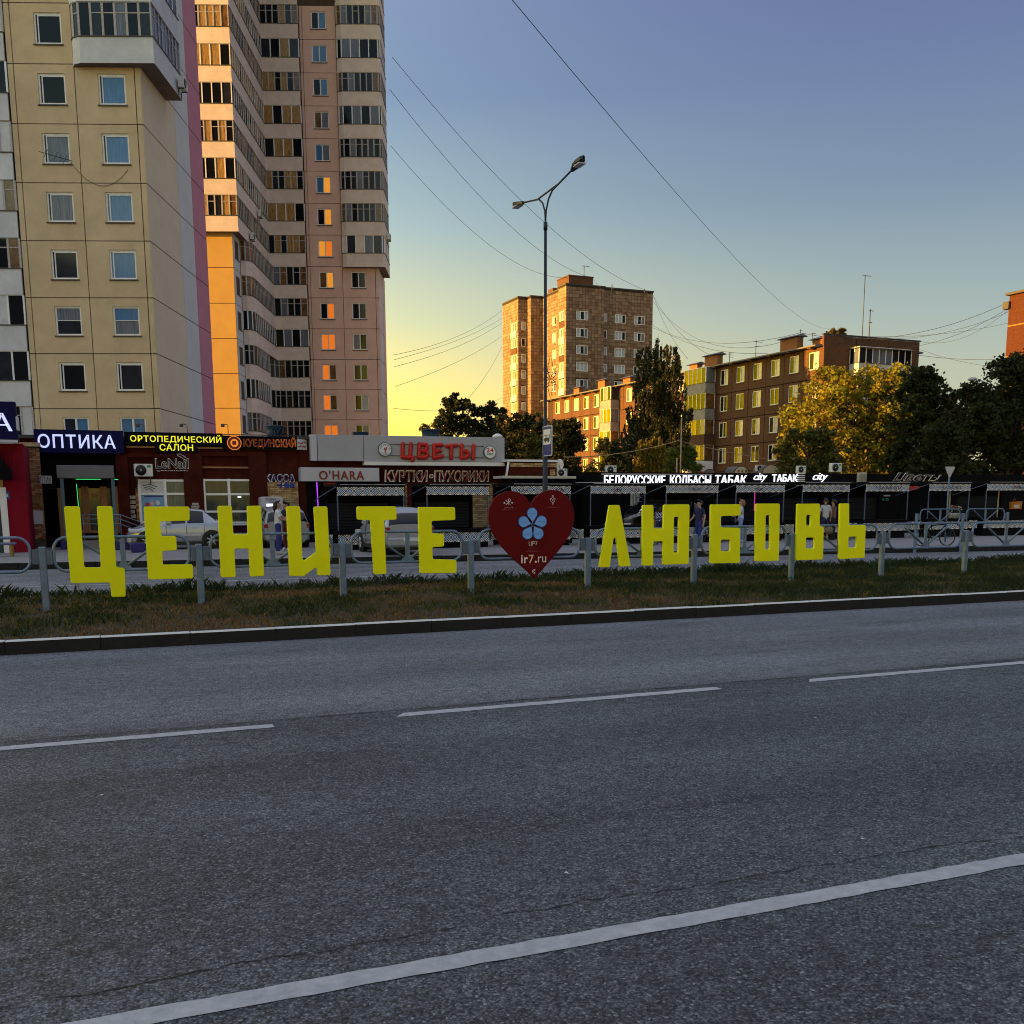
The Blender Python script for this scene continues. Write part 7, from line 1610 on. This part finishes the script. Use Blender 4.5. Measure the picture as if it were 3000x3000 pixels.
def gcol(r, x, y):
    d = dry(x, y)+r.uniform(-.25, .25); k = r.uniform(.7, 1.3)
    if y > Y_BACK-.75: d -= .8
    c = r.choice(((.20, .095, .032), (.26, .16, .055), (.12, .055, .02))) if d > .25 else (r.choice(((.16, .115, .034), (.09, .075, .02))) if d > .02 else ((.052, .060, .013) if d > -.30 else (.022, .038, .010)))
    return tuple(q*k for q in c)
def ghei(r, x, y):
    e = y > Y_BACK-.6; f = dry(x, y); return r.uniform(.03, .09)*(1.35 if f < 0 else .8)*(1.9 if e else 1)*(1+.6*max(0, mnoise.noise((x*2.3, y*2.3, 1))))
blades('median_grass', 150000, 1, lambda r: (r.uniform(-5, 34), Y_KERB+.16+(Y_BACK-Y_KERB-.05)*r.random()), ghei, gcol, .012)
blades('tall_grass', 5000, 2, lambda r: (r.uniform(-5, 34), Y_BACK-.35+r.uniform(-.25, .35)), lambda r, x, y: r.uniform(.06, .26)*max(0.15, mnoise.noise((x*1.1, 0, 5))+.45), lambda r, x, y: tuple(q*r.uniform(.7, 1.3) for q in (.030, .050, .018)), .012)
def weed(px_, py_, h, n, seed, lab, wide=1.0):
    g = atZ(px_, py_, .16); Wd = T('weed', lab, 'plant', (g.x, g.y, .12), 0, 'weeds on the median'); r = random.Random(seed); C = (.030, .058, .020)
    for s_ in range(n):
        a = r.uniform(0, 6.28); tip = Vector((cos(a)*h*.35*wide*r.random(), sin(a)*h*.35*wide*r.random(), h*r.uniform(.6, 1)))
        st = Wd.part('stem', MB().tube([(0, 0, 0), tip*.5+Vector((0, 0, .02)), tip], [.006, .005, .003], 5), M_STEM); V = []; F = []
        for q in range(9):
            p = tip*(.25+.75*q/8); b_ = q*2.4+r.uniform(-.4, .4); L_ = r.uniform(.05, .10)*(1.2-.5*q/8); d = Vector((cos(b_), sin(b_), .35)).normalized(); sd_ = Vector((-sin(b_), cos(b_), 0)); i = len(V)
            V += [tuple(p), tuple(p+d*L_*.45+sd_*L_*.26), tuple(p+d*L_), tuple(p+d*L_*.45-sd_*L_*.26)]; F.append((i, i+1, i+2, i+3))
        me = bpy.data.meshes.new('leaf_cluster'); me.from_pydata(V, [], F); ca = me.color_attributes.new('tint', 'FLOAT_COLOR', 'POINT'); k = r.uniform(.7, 1.3); ca.data.foreach_set('color', [q for _ in V for q in (C[0]*k, C[1]*k, C[2]*k, 1)])
        Wd.part('leaf_cluster', setmats(me, M_LEAF), None, parent=st)
for px_, py_, h, n, s_, wd, lab in ((1196, 1706, .30, 4, 1, 1.3, 'leafy weed left of the fence post under the yellow three-armed letter'), (1500, 1705, .24, 6, 2, 1.4, 'dark bushy weed just left of the tip of the heart'), (1330, 1712, .20, 3, 3, 1, 'thin weed between a fence post and the dark bushy weed'), (655, 1718, .22, 5, 4, 1.2, 'weed tuft under the yellow letter with a crossbar'), (905, 1716, .18, 3, 5, 1, 'small weed under the yellow letter with a diagonal'), (25, 1800, .30, 6, 6, 1.6, 'bushy green weed at the left edge'), (2555, 1668, .26, 4, 7, 1, 'tall weed left of the post right of the last yellow letter'), (2605, 1666, .28, 3, 8, 1.2, 'forked weed right of the post past the last yellow letter'), (2235, 1672, .20, 2, 9, .7, 'single upright weed under the narrow slotted letter'), (700, 1720, .20, 4, 10, 1.2, 'weed left of the diagonal yellow letter')):
    weed(px_, py_, h, n, s_, lab, wd)
